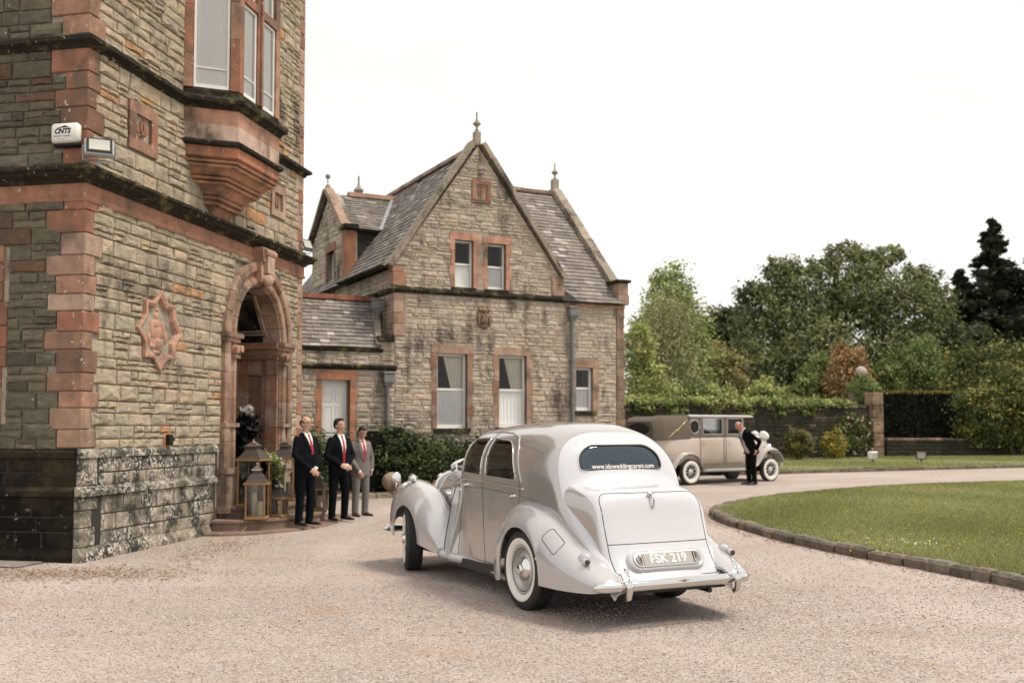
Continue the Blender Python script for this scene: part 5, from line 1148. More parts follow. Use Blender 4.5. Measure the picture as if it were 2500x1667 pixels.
for s in (1, -1):
    m = MB(); core(m, .03, 2.0, 1.20, 1.745, 0, .03, lambda a, b, d: (a, s*(CW-d), b), side_h); m.build('cabin_side', MATS['taupe_paint'], LIM)
    for h in side_h:
        m = MB(); m.prism([(h[0], h[2]), (h[1], h[2]), (h[1], h[3]), (h[0], h[3])], .018, .021, lambda a, b, d: (a, s*(CW-d), b)); m.build('window_glass', MATS['pane_glass'], LIM)
        m = MB()
        for a0, a1, b0, b1 in ((h[0]-.02, h[1]+.02, h[2]-.025, h[2]), (h[0]-.02, h[1]+.02, h[3], h[3]+.02), (h[0]-.02, h[0], h[2], h[3]), (h[1], h[1]+.02, h[2], h[3])): m.prism([(a0, b0), (a1, b0), (a1, b1), (a0, b1)], -.012, .004, lambda a, b, d: (a, s*(CW-d), b))
        m.build('window_frame', MATS['pale_paint'], LIM)
    m = MB(); el = lambda k: [(.20+.165*k*math.cos(a), 1.49+.175*k*math.sin(a)) for a in [2*PI*q/24 for q in range(24)]]
    m.prism(el(.93), .0, .012, lambda a, b, d: (a, s*(CW+d), b)); m.build('oval_window', MATS['interior'], LIM)
    m = MB(); m.tube([(a, s*(CW+.010), b) for a, b in el(1)+[el(1)[0]]], .016, 6); m.build('oval_frame', MATS['pale_paint'], LIM, smooth=True)
    m = MB()
    for x in (.383, 1.225, 1.30): m.tube([(x, s*.714, .54), (x, s*.714, 1.18), (x, s*(CW+.003), 1.22), (x, s*(CW+.003), 1.72)], .006, 5)
    m.build('door_seam', MATS['black_trim'], LIM)
    for x in (.46, 1.40): m = MB(); m.tube([(x, s*.715, 1.10), (x, s*.745, 1.10), (x+.10, s*.742, 1.10)], .010, 6); m.build('door_handle', MATS['chrome'], LIM)
    m = MB(); m.tube([(-.05, s*.70, 1.68), (-.22, s*.70, 1.55), (-.40, s*.70, 1.40), (-.52, s*.70, 1.34), (-.66, s*.70, 1.24), (-.72, s*.70, 1.17)], .014, 6); m.ell((-.45, s*.71, 1.385), (.035, .02, .035), 8, 6); m.build('landau_bar', MATS['brass'], LIM, smooth=True)
    # wings and running board
    def lwing(P, name):
        m = MB(); rings = []
        for i, (x, z) in enumerate(P):
            cx_, cz_ = (2.93, .30) if x > 1 else (-.03, .35); dd_ = Vector((x-cx_, z-cz_)).normalized(); dd_ = (dd_ if abs(x-cx_) < .62 else Vector((0, 1))); nx, nz_ = dd_.x, dd_.y
            ring = []
            for q in range(9):
                u = -1+2*q/8; y = .66+.155*u; dz = .06*(1-u*u); ring.append((x+nx*dz, s*y, z+nz_*dz))
            for q in range(8, -1, -1): u = -1+2*q/8; y = .66+.15*u; ring.append((x-nx*.018, s*y, z-nz_*.018))
            rings.append(ring)
        m.ringgrid(rings, True, True); m.build(name, MATS['pale_paint'], LIM, smooth=True, sharp=50)
    ft = [(1.98, .385), (2.2, .40), (2.38, .46), (2.50, .58), (2.60, .72), (2.72, .83), (2.86, .88), (3.02, .885), (3.17, .85), (3.29, .76), (3.38, .64), (3.41, .54)]
    lwing(ft, 'front_wing')
    rt_ = [(.52, .385), (.42, .42), (.36, .52), (.30, .64), (.20, .745), (.05, .80), (-.12, .805), (-.28, .76), (-.42, .67), (-.52, .55), (-.58, .44)]
    lwing(rt_, 'rear_wing')
    m = MB(); m.cbox(.42, 2.05, s*.665-.135, s*.665+.135, .33, .40, .015); m.build('running_board', MATS['pale_paint'], LIM)
    m = MB(); m.box(.40, 2.1, s*.66-.04, s*.66+.03, .40, .52); m.build('valance', MATS['taupe_paint'], LIM)
    for x, st in ((0, 0), (2.93, 0)):
        rt = bpy.data.objects.new('wheel', None); COL.objects.link(rt); rt.parent = LIM; rt.location = (x, s*.70, .335); Y = lambda P: [(a, s*b) for a, b in P]
        m = MB(); m.lathe(Y([(.19, .06), (.25, .075), (.30, .07), (.33, .05), (.335, 0), (.33, -.05), (.28, -.075), (.19, -.06)]), (0, 0, 0), 'y', 40, cap=False); m.build('tyre', MATS['tyre'], rt, smooth=True)
        m = MB(); m.lathe(Y([(.195, .064), (.205, .078), (.275, .079), (.285, .070)]), (0, 0, 0), 'y', 40, cap=False); m.build('whitewall', MATS['whitewall'], rt, smooth=True)
        m = MB(); m.lathe(Y([(0, .07), (.03, .07), (.055, .055), (.075, .045), (.075, .03), (.0, .03)]), (0, 0, 0), 'y', 20, cap=False); m.lathe(Y([(.175, .05), (.195, .07), (.20, .06), (.185, .0)]), (0, 0, 0), 'y', 36, cap=False); m.build('rim', MATS['wheel_silver'], rt, smooth=True)
        m = MB()
        for q in range(18): a = 2*PI*q/18; b = a+.25*(1 if q % 2 else -1); m.tube([(.06*math.cos(a), s*.045, .06*math.sin(a)), (.185*math.cos(b), s*.035, .185*math.sin(b))], .008, 5)
        m.build('spokes', MATS['wheel_silver'], rt)
        m = MB(); m.lathe(Y([(0, -.02), (.19, -.02), (.19, -.06), (0, -.06)]), (0, 0, 0), 'y', 24, cap=False); m.build('brake_drum', MATS['black_trim'], rt)
    m = MB(); m.lathe([(0, -.15), (.06, -.12), (.095, -.04), (.10, 0), (.05, .03), (0, .035)], (3.30, s*.36, .93), 'x', 18); m.build('headlamp', MATS['chrome'], LIM, smooth=True)
m = MB(); sec = lambda x, h, z1: [(x, y, z) for y, z in ((.70*h, 1.17), (.70*h, 1.45), (.655*h, z1-.06), (.60*h, z1), (-.60*h, z1), (-.655*h, z1-.06), (-.70*h, 1.45), (-.70*h, 1.17))]
m.ringgrid([sec(.05, 1.0, 1.765), sec(-.35, 1.0, 1.762), sec(-.74, .985, 1.755), sec(-.86, .96, 1.73)]); m.ringgrid([sec(-.855, .955, 1.725), [(x, y, z) for (x, y, z), dx in zip(sec(-1.0, .88, 1.70), (.0, 0, 0, 0, 0, 0, 0, 0))], [(x, y*.9, z) for x, y, z in sec(-1.09, .86, 1.62)]])
m.build('folding_hood', MATS['hood_canvas'], LIM, smooth=True, sharp=35)
m = MB(); m.ringgrid([[(-1.095-.012*d, .42*k*math.cos(a), 1.43+.15*k*math.sin(a)) for a in [2*PI*q/24 for q in range(24)]] for k, d in ((1, 0), (1, 1), (.9, 1.4))]); m.build('rear_window', MATS['interior'], LIM)
m = MB(); m.ringgrid([[(x, y, z) for y, z in ((.70, 1.735), (.705, 1.765), (.60, 1.80), (-.60, 1.80), (-.705, 1.765), (-.70, 1.735))] for x in (.03, 1.2, 2.0, 2.34)]); m.build('roof', MATS['pale_paint'], LIM)
m = MB(); m.box(1.98, 2.0, -.64, .64, 1.22, 1.26); m.tube([(2.0, -.64, 1.22), (2.02, -.62, 1.74)], .02, 6); m.tube([(2.0, .64, 1.22), (2.02, .62, 1.74)], .02, 6); m.build('windscreen_frame', MATS['taupe_paint'], LIM)
m = MB(); m.box(2.0, 2.006, -.62, .62, 1.24, 1.74); m.build('windscreen', MATS['pane_glass'], LIM)
m = MB(); m.box(-.9, 1.95, -.6, .6, .5, .56); m.cbox(.0, .5, -.6, .6, .6, 1.0, .05); m.cbox(-.1, .1, -.6, .6, .7, 1.36, .05); m.cbox(1.05, 1.5, -.58, .58, .6, 1.0, .05); m.cbox(.98, 1.12, -.58, .58, .7, 1.34, .05); m.build('seats', MATS['dark_trim'], LIM)
m = MB(); m.box(-.7, 3.3, -.45, .45, .28, .5); m.tube([(0, -.7, .335), (0, .7, .335)], .05, 8); m.tube([(2.93, -.7, .335), (2.93, .7, .335)], .04, 8); m.ell((1.6, 0, .28), (.3, .3, .1)); m.build('chassis', MATS['black_trim'], LIM)
m = MB(); m.ringgrid([[(x, y*k, z) for y, z in ((.26, .55), (.28, 1.0), (.2, 1.16), (-.2, 1.16), (-.28, 1.0), (-.26, .55))] for x, k in ((3.26, 1), (3.33, 1.02), (3.36, .9))]); m.build('radiator', MATS['chrome'], LIM)
m = MB(); m.tube([(3.40, -.74, .47), (3.47, -.4, .46), (3.49, 0, .46), (3.47, .4, .46), (3.40, .74, .47)], .028, 8); m.build('front_bumper', MATS['chrome'], LIM, smooth=True)
m = MB(); m.tube([(-1.2, -.7, .50), (-1.25, 0, .50), (-1.2, .7, .50)], .035, 8); m.build('rear_bumper', MATS['chrome'], LIM, smooth=True)
BW = MB()
for sx, sy, sz, rot in ((.0, -.19, .03, .35), (.0, .19, .03, -.35)): BW.ell((3.30, sy, 1.22+sz), (.07, .18, .12), 12, 8, rot=Matrix.Rotation(rot, 3, 'X'))
BW.ell((3.32, 0, 1.20), (.06, .05, .05), 10, 6); BW.tube([(3.32, -.02, 1.2), (3.40, -.15, 1.05), (3.42, -.2, .9)], [.03, .05, .05], 6, sq=.3); BW.tube([(3.32, .02, 1.2), (3.40, .15, 1.05), (3.42, .2, .9)], [.03, .05, .05], 6, sq=.3)
BW.build('bow', MATS['ribbon'], LIM, smooth=True)
for s in (1, -1):
    m = MB(); P = [(3.28, s*.05, 1.20), (2.6, s*.38, 1.27), (2.02, s*.66, 1.40), (1.9, s*.70, 1.55)]; m.ringgrid([[(x, y-s*.03, z+.02), (x, y+s*.03, z-.02), (x-.004, y+s*.03, z-.026), (x-.004, y-s*.03, z+.014)] for x, y, z in P]); m.build('ribbon', MATS['ribbon'], LIM)

# ------------------------------------------------------------------ people
M('skin', (.50, .30, .215), .55, n=(14, .08)); M('skin_ruddy', (.50, .23, .16), .55, n=(14, .1)); M('navy_suit', (.0050, .0058, .0085), .9, n=(60, .2), spec=.1); M('navy_trousers', (.0045, .0052, .0075), .9, n=(60, .2), spec=.1); M('black_suit', (.0045, .0045, .0048), .9, n=(60, .2), spec=.1)
M('grey_suit', (.15, .135, .125), .85, n=(80, .12)); M('shirt', (.78, .76, .75), .8); M('pink_shirt', (.72, .55, .55), .8); M('red_tie', (.30, .006, .022), .55); M('blue_tie', (.06, .07, .19), .6); M('waistcoat', (.40, .37, .35), .85, n=(50, .1))
M('dark_hair', (.016, .011, .008), .7, n=(60, .3)); M('brown_hair', (.035, .022, .014), .7, n=(60, .3)); M('grey_hair', (.14, .13, .12), .8, n=(60, .3)); M('black_shoe', (.012, .010, .010), .3); M('brown_shoe', (.05, .022, .014), .35); M('eye_dark', (.012, .010, .008), .3); M('lips', (.36, .15, .12), .5); M('spectacle', (.03, .025, .02), .3); M('folder', (.10, .10, .095), .6)
def capsule(mb, p0, p1, r0, r1, flat=1.0, ref=(1, 0, 0), n=14, rings=5):
    """tapered capsule; flat squashes it along ref"""
    p0, p1, ref = Vector(p0), Vector(p1), Vector(ref); t = (p1-p0); L_ = t.length or 1e-6; t = t/L_; a = (ref-t*ref.dot(t)); a = a.normalized() if a.length > 1e-3 else t.orthogonal().normalized(); b = t.cross(a); R_ = []
    for k in range(rings+1): ph = -PI/2+PI/2*k/rings; R_.append((p0+t*(r0*math.sin(ph)), r0*math.cos(ph)))
    for k in range(1, rings+1): R_.append((p0+t*(L_*k/rings), r0+(r1-r0)*k/rings))
    for k in range(1, rings+1): ph = PI/2*k/rings; R_.append((p1+t*(r1*math.sin(ph)), r1*math.cos(ph)))
    mb.ringgrid([[tuple(c+a*(max(r_, .0006)*flat*math.cos(2*PI*q/n))+b*(max(r_, .0006)*math.sin(2*PI*q/n))) for q in range(n)] for c, r_ in R_])
def rings_z(mb, R_, n=22):
    """stack of horizontal ellipses (cx, cy, z, rx, ry)"""
    mb.ringgrid([[(cx+rx*math.cos(2*PI*q/n), cy+ry*math.sin(2*PI*q/n), z) for q in range(n)] for cx, cy, z, rx, ry in R_])
def fuse(mb, name, mat, par, voxel=.01, smooth_it=4, fac=.5):
    me = bpy.data.meshes.new('s'); me.from_pydata(mb.v, [], mb.f); bm = bmesh.new(); bm.from_mesh(me); bmesh.ops.recalc_face_normals(bm, faces=bm.faces); bm.to_mesh(me); bm.free()
    o = bpy.data.objects.new('s', me); COL.objects.link(o); r_ = o.modifiers.new('r', 'REMESH'); r_.mode = 'VOXEL'; r_.voxel_size = voxel
    if smooth_it: q = o.modifiers.new('q', 'SMOOTH'); q.iterations = smooth_it; q.factor = fac
    return evaluate(o, name, mat, par, True)
def hand(mb, w_, d, palm, s, curl=.5):
    """wrist w_, d = direction of the fingers, palm = direction the palm faces; five separate curled fingers"""
    w_, d, palm = Vector(w_), Vector(d).normalized(), Vector(palm); palm = (palm-d*palm.dot(d)).normalized(); sd_ = d.cross(palm)*s; k = w_+d*.085
    capsule(mb, w_+d*.01, w_+d*.075, .030, .038, .50, palm)
    for i, (o_, ln) in enumerate(((.030, .075), (.010, .083), (-.010, .078), (-.029, .062))):
        b = k+sd_*o_; m1 = b+d*ln*.45+palm*ln*.18*curl; m2 = m1+d*ln*.22+palm*ln*.38*curl
        capsule(mb, b-d*.02, m1, .0098, .009, n=8, rings=3); capsule(mb, m1, m2, .009, .0078, n=8, rings=3)
    t0 = w_+d*.03+sd_*.030; t1 = t0+d*.035+sd_*.022+palm*.012; capsule(mb, t0, t1, .012, .011, n=8, rings=3); capsule(mb, t1, t1+d*.028+palm*.010, .011, .009, n=8, rings=3)
def person(label, loc, rz, suit, trous, shirt, tie, hairm, shoe, skin='skin', H=1.0, arms=None, bend=0., headpitch=0., headyaw=0., bald=False, specs=False, belly=0., waistcoat=False, group=None, stance=.11, vz=1.08):
    """x = facing, y = his left, z = up; the body is one skin mesh, clothes and hair its children"""
    P = bpy.data.objects.new('person', None); COL.objects.link(P)
    Bm = Matrix.Translation((0, 0, .95)) @ Matrix.Rotation(bend, 4, 'Y') @ Matrix.Translation((0, 0, -.95))   # upper body leans from the hips
    HP = Vector((.0, 0, 1.52)); Hm = Bm @ Matrix.Translation(HP) @ Matrix.Rotation(headyaw, 4, 'Z') @ Matrix.Rotation(headpitch, 4, 'Y') @ Matrix.Translation(-HP)
    def xf(mb, i0, Mx): mb.v[i0:] = [tuple(Mx @ Vector(p)) for p in mb.v[i0:]]
    A = arms; sh_ = {1: Vector((0, .168, 1.405)), -1: Vector((0, -.168, 1.405))}
    b = MB()
    rings_z(b, [(0, 0, .86, .10, .13), (0, 0, .98, .095, .135), (.01*belly, 0, 1.12, .095, .14), (0, 0, 1.3, .105, .165), (-.005, 0, 1.42, .075, .15), (-.005, 0, 1.47, .05, .07)])
    capsule(b, (-.005, 0, 1.45), (.012, 0, 1.56), .056, .054); xf(b, 0, Bm)
    i0 = len(b.v)                                    # head
    b.ell((.0, 0, 1.662), (.096, .076, .104), 20, 14); b.ell((.030, 0, 1.612), (.066, .059, .072), 18, 12); b.ell((.052, 0, 1.565), (.040, .038, .030), 14, 9)
    capsule(b, (.090, 0, 1.655), (.110, 0, 1.622), .010, .0135, n=8); capsule(b, (.078, -.035, 1.676), (.078, .035, 1.676), .014, .014, n=8); b.ell((.088, 0, 1.586), (.014, .024, .010), 10, 6)
    for s in (1, -1): b.ell((-.008, s*.079, 1.632), (.020, .010, .032), 10, 7); b.ell((.070, s*.036, 1.625), (.026, .022, .022), 10, 7)
    xf(b, i0, Hm)
    for s in (1, -1):
        el, wr, fd_, pl_ = [Vector(q) for q in A[s]]; S_ = Bm @ sh_[s]
        capsule(b, S_, el, .048, .040); capsule(b, el, wr, .038, .027); hand(b, wr, fd_, pl_, s, .9)
        capsule(b, (0, s*.09, .88), (.012, s*stance, .50), .072, .052); capsule(b, (.012, s*stance, .50), (-.02, s*stance, .09), .05, .034); capsule(b, (-.03, s*stance, .05), (.13, s*(stance+.02), .03), .034, .026, .8, (0, 0, 1))
    fuse(b, 'body', MATS[skin], P, .0066, 3)
    # jacket
    j = MB(); fr = .02*belly
    rings_z(j, [(0, 0, .775, .128, .195), (0, 0, .80, .135, .20), (.0+fr*.5, 0, .93, .132+fr, .198), (.005+fr, 0, 1.08, .126+fr*1.6, .19+fr), (.005, 0, 1.26, .142+fr*.4, .205), (-.005, 0, 1.38, .120, .195), (-.012, 0, 1.44, .088, .155), (-.018, 0, 1.485, .068, .088), (-.02, 0, 1.50, .060, .066)]); xf(j, 0, Bm)
    for s in (1, -1):
        el, wr = Vector(A[s][0]), Vector(A[s][1]); S_ = Bm @ (sh_[s]+Vector((-.005, 0, -.012))); capsule(j, S_, el, .062, .054); capsule(j, el, el.lerp(wr, .93), .054, .044)
    if waistcoat:
        fuse(j, 'jacket', MATS[suit], P, .011, 5); w2 = MB(); rings_z(w2, [(.035, 0, .88, .118+fr, .125), (.04+fr, 0, 1.05, .125+fr, .128), (.035, 0, 1.25, .130, .13), (.0, 0, 1.40, .10, .11)]); xf(w2, 0, Bm); fuse(w2, 'waistcoat', MATS['waistcoat'], P, .011, 4)
    else: fuse(j, 'jacket', MATS[suit], P, .011, 5)
    # shirt front, tie, lapels: strips lying on the chest
    def chest(z, y): # surface of the jacket front
        zs = [.775, .93, 1.08, 1.26, 1.38, 1.44, 1.485]; rx = [.128, .132+fr*1.5, .131+fr*2.6, .147+fr*.4, .117, .078, .050]; ry = [.195, .198, .19, .212, .208, .175, .088]
        a, b_ = np.interp(z, zs, rx), np.interp(z, zs, ry); return a*math.sqrt(max(.05, 1-(y/b_)**2))
    ox = .028 if waistcoat else 0
    zb_ = 1.26 if waistcoat else vz
    def strip(fn, name, mat, off, z0, z1, n=12, th=.004):
        m = MB(); R_ = []
        for i in range(n+1):
            z = z0+(z1-z0)*i/n; y0, y1 = fn(z); row = []
            for q in range(5): y = y0+(y1-y0)*q/4; row.append(tuple(Bm @ Vector((chest(z, y)+off+ox, y, z))))
            for q in range(4, -1, -1): y = y0+(y1-y0)*q/4; row.append(tuple(Bm @ Vector((chest(z, y)+off-th*3+ox, y, z))))
            R_.append(row)
        m.ringgrid(R_); return m.build(name, MATS[mat], P, smooth=True, sharp=40)
    vv = lambda z: .066*(z-zb_)/(1.475-zb_)+.003
    strip(lambda z: (-vv(z), vv(z)), 'shirt_front', shirt, .004, zb_, 1.475)
    tw = lambda z: .030*(1-.45*max(0, min(1, (z-zb_)/(1.44-zb_))))*(1 if z > zb_+.02 else .8)
    strip(lambda z: (-tw(z), tw(z)), 'tie', tie, .009, zb_-.01, 1.445); m = MB(); kx = Bm @ Vector((chest(1.45, 0)+.012+ox, 0, 1.452)); m.ell(tuple(kx), (.014, .019, .021), 10, 7); m.build('tie_knot', MATS[tie], P, smooth=True)
    if not waistcoat:
        for s in (1, -1): strip(lambda z: tuple(sorted((s*vv(z), s*(vv(z)+.012+.055*math.sin(PI*min(1, (z-zb_)/(1.50-zb_)))**.8)))), 'lapel', suit, .009, zb_, 1.47)
    m = MB()
    for s in (1, -1): capsule(m, (.045, s*.048, 1.482), (.060, s*.018, 1.462), .017, .013, .5, (1, 0, 0)); capsule(m, (-.05, s*.045, 1.505), (.045, s*.050, 1.488), .018, .017, .5, (0, 1, 0))
    xf(m, 0, Bm); m.build('collar', MATS[shirt], P, smooth=True)
    for s in (1, -1):
        el, wr = Vector(A[s][0]), Vector(A[s][1]); m = MB(); capsule(m, el.lerp(wr, .93), el.lerp(wr, 1.02), .038, .036, n=12); m.build('cuff', MATS['shirt'], P, smooth=True)
    # trousers, shoes
    t = MB(); rings_z(t, [(0, 0, .80, .115, .165), (0, 0, .90, .118, .172), (0, 0, .985, .11, .16)])
    for s in (1, -1): capsule(t, (0, s*.09, .84), (.015, s*stance, .50), .100, .074); capsule(t, (.015, s*stance, .50), (-.015, s*(stance+.003), .12), .074, .064); rings_z(t, [(-.012, s*stance, .035, .072, .062), (-.015, s*stance, .2, .064, .06)])
    fuse(t, 'trousers', MATS[trous], P, .011, 4)
    for s in (1, -1):
        m = MB(); capsule(m, (-.065, s*stance, .045), (.06, s*(stance+.012), .042), .043, .046, .9, (0, 0, 1)); capsule(m, (.06, s*(stance+.012), .034), (.205, s*(stance+.035), .024), .044, .026, .75, (0, 0, 1)); m.v = [(x, y, max(z, .002)) for x, y, z in m.v]; m.build('shoe', MATS[shoe], P, smooth=True)
    # face details and hair
    def hd(mb, name, mat, sm=True): mb.v = [tuple(Hm @ Vector(p)) for p in mb.v]; return mb.build(name, MATS[mat], P, smooth=sm)
    for s in (1, -1):
        m = MB(); m.ell((.0895, s*.033, 1.655), (.006, .012, .0055), 10, 6); hd(m, 'eye', 'eye_dark'); m = MB(); capsule(m, (.091, s*.018, 1.681), (.084, s*.052, 1.680), .0045, .0035, n=6, rings=2); hd(m, 'eyebrow', hairm)
    m = MB(); capsule(m, (.099, -.018, 1.588), (.099, .018, 1.588), .0045, .0045, n=6, rings=2); hd(m, 'mouth', 'lips')
    m = MB()
    if bald:
        for s in (1, -1): m.ell((-.022, s*.060, 1.655), (.060, .022, .045), 14, 8)
        m.ell((-.060, 0, 1.650), (.045, .064, .062), 14, 9)
    else:
        m.ell((-.022, 0, 1.700), (.090, .080, .076), 18, 12); m.ell((-.050, 0, 1.655), (.060, .078, .075), 16, 10); m.ell((.030, 0, 1.748), (.058, .060, .032), 14, 8)
        for s in (1, -1): m.ell((-.012, s*.072, 1.672), (.035, .012, .040), 10, 7)
    m.v = [tuple(Hm @ Vector(p)) for p in m.v]; fuse(m, 'hair', MATS[hairm], P, .006, 2)
    if specs:
        m = MB()
        for s in (1, -1): m.tube([(.106+.0*a, s*.033+.021*math.cos(a), 1.655+.016*math.sin(a)) for a in [2*PI*q/12 for q in range(13)]], .0022, 5); m.tube([(.104, s*.054, 1.660), (.06, s*.080, 1.662), (-.01, s*.083, 1.65)], .0022, 5)
        m.tube([(.108, -.012, 1.660), (.108, .012, 1.660)], .0022, 5); hd(m, 'spectacles', 'spectacle')
    P.scale = (H, H, H); P.location = loc; P.rotation_euler = (0, 0, rz); tag(P, label, 'person', group); return P
clasp = {1: [(.055, .255, 1.13), (.185, .062, .925), (.55, -.75, -.35), (-.7, -.5, -.3)], -1: [(.045, -.255, 1.13), (.195, -.040, .895), (.55, .62, -.45), (-.7, .5, -.3)]}
clasp2 = {1: [(.02, .275, 1.12), (.175, .045, .955), (.35, -.9, .05), (-.8, -.3, -.3)], -1: [(.02, -.275, 1.12), (.185, -.030, .935), (.45, .75, -.1), (-.8, .4, -.3)]}
GUESTS = 'suited men waiting beside the porch steps'
person('balding man with spectacles in a navy suit and red tie, hands clasped, nearest the porch', (-3.25, 16.15, .085), fz(128), 'navy_suit', 'navy_trousers', 'shirt', 'red_tie', 'dark_hair', 'black_shoe', H=.965, arms=clasp, bald=True, specs=True, belly=1.2, headyaw=.18, group=GUESTS, vz=1.16)
person('dark haired man in navy suit and long red tie, between the two other men', (-2.90, 17.22, .065), fz(135), 'navy_suit', 'navy_trousers', 'shirt', 'red_tie', 'dark_hair', 'black_shoe', H=.96, arms=clasp2, belly=.2, headyaw=.30, stance=.13, group=GUESTS, vz=.96)
a3 = {1: [(-.03, .27, 1.12), (.03, .235, .90), (.1, -.15, -1), (-.2, -1, -.2)], -1: [(.03, -.26, 1.12), (.165, -.13, .875), (.35, .35, -.85), (-.6, .6, -.1)]}
p3_ = person('man in a light grey suit looking down at his feet beside the dark stair', (-2.69, 18.25, .048), fz(140), 'grey_suit', 'grey_suit', 'pink_shirt', 'red_tie', 'brown_hair', 'brown_shoe', H=.91, arms=a3, headpitch=.55, headyaw=-.05, group=GUESTS, vz=1.08)
a4 = {1: [(-.06, .29, 1.12), (.0, .22, .90), (.2, -.2, -1), (.2, -1, 0)], -1: [(-.04, -.29, 1.12), (.03, -.22, .90), (.3, .2, -1), (.2, 1, 0)]}
person('driver in a black jacket and grey waistcoat bowing his head beside the beige car', (6.16, 26.45, .152), fz(246), 'black_suit', 'black_suit', 'shirt', 'blue_tie', 'grey_hair', 'black_shoe', 'skin_ruddy', H=.99, arms=a4, bend=.50, headpitch=.45, bald=True, belly=1.0, waistcoat=True)
# ------------------------------------------------------------------ lanterns on the steps
M('lantern_wood', (.30, .17, .075), .55, n=(14, .25)); M('lantern_metal', (.085, .066, .058), .55, metal=.4, n=(8, .15)); M('wax', (.66, .60, .42), .6, trans=.3); M('bright_metal', (.62, .60, .58), .25, metal=1.)
def lantern(label, u, v, w0, s, h, roof, candles, seed=0):
    Lt = thing('lantern', label, 'lantern', tuple(MT @ Vector((u, v, w0))), fz(11.3)+.12*((seed*7) % 5-2), 'candle lanterns on the porch steps'); a = s/2; p = s*.045+.008
    m = MB(); m.cbox(-a*1.06, a*1.06, -a*1.06, a*1.06, 0, .045, .006); m.build('base', MATS['lantern_wood'], Lt)
    for sx in (1, -1):
        for sy in (1, -1): m = MB(); m.box(sx*a-(p if sx > 0 else -0)*1, sx*a+(0 if sx > 0 else p), sy*a-(p if sy > 0 else 0), sy*a+(0 if sy > 0 else p), .045, h); m.build('post', MATS['lantern_wood'], Lt)
    m = MB(); m.ringgrid([[(x*k, y*k, z) for x, y in ((-a, -a), (a, -a), (a, a), (-a, a))] for k, z in ((1.0, h), (1.16, h+.004), (1.16, h+.028), (.95, h+.034))]); m.build('eave', MATS['lantern_wood'], Lt)
    m = MB(); m.ringgrid([[(x*k, y*k, z) for x, y in ((-a, -a), (a, -a), (a, a), (-a, a))] for k, z in ((1.08, h+.034), (.86, h+.034+roof*.20), (.50, h+.034+roof*.72))]); m.build('roof', MATS['lantern_metal'], Lt)
    m = MB(); m.box(-a*.40, a*.40, -a*.40, a*.40, h+.03+roof*.7, h+.03+roof*1.0); m.build('cupola', MATS['lantern_metal'], Lt)
    m = MB(); m.ringgrid([[(x*k, y*k, z) for x, y in ((-a, -a), (a, -a), (a, a), (-a, a))] for k, z in ((.5, h+.03+roof), (.5, h+.04+roof), (.12, h+.04+roof*1.30))]); m.build('cap', MATS['bright_metal'], Lt)
    m = MB(); m.tube([(.0+.03*math.cos(q), 0, h+.05+roof*1.32+.03*math.sin(q)) for q in [2*PI*k/12 for k in range(13)]], .004, 5); m.build('ring', MATS['bright_metal'], Lt)
    for k in range(4):
        m = MB(); q = a-p*.5; z0, z1 = .05, h-.005
        B_x = [(-a+p, a-p, q-.002, q), (-a+p, a-p, -q, -q+.002), (q-.002, q, -a+p, a-p), (-q, -q+.002, -a+p, a-p)][k]; m.box(B_x[0], B_x[1], B_x[2], B_x[3], z0, z1); m.build('glass_pane', MATS['pane_glass'], Lt)
    for (cx, cy, cr_, ch_) in candles:
        m = MB(); m.lathe([(cr_, .046), (cr_, .045+ch_), (cr_*.8, .05+ch_), (0, .043+ch_)], (cx, cy, 0), 'z', 14); m.tube([(cx, cy, .04+ch_), (cx+.003, cy, .06+ch_)], .003, 4); m.build('candle', MATS['wax'], Lt, smooth=True, sharp=40)
    return Lt
lantern('largest wooden lantern, highest on the left of the porch steps', 3.88, -.40, .39, .37, .70, .20, [(0, 0, .06, .3)], 1)
lantern('mid-sized wooden lantern with two tall candles in front of the largest one', 3.55, -.62, .22, .30, .52, .19, [(-.05, -.05, .048, .22), (.04, .05, .045, .36)], 2)
lantern('small wooden lantern with yellow candle to the right of the two-candle lantern', 3.96, -.80, .22, .21, .28, .15, [(0, 0, .035, .15)], 3)
lantern('tall wooden lantern half hidden behind the balding man', 5.18, -.36, .39, .40, .68, .20, [(.05, -.05, .05, .25), (-.06, .05, .05, .4)], 4)
lantern('wooden lantern between the two men in navy, the farther of the pair', 5.45, -.52, .39, .24, .40, .17, [(0, 0, .04, .18)], 5)
lantern('small wooden lantern between the two men in navy, nearest the step edge', 5.30, -.93, .22, .22, .34, .16, [(-.03, 0, .03, .2), (.04, .02, .03, .14)], 6)
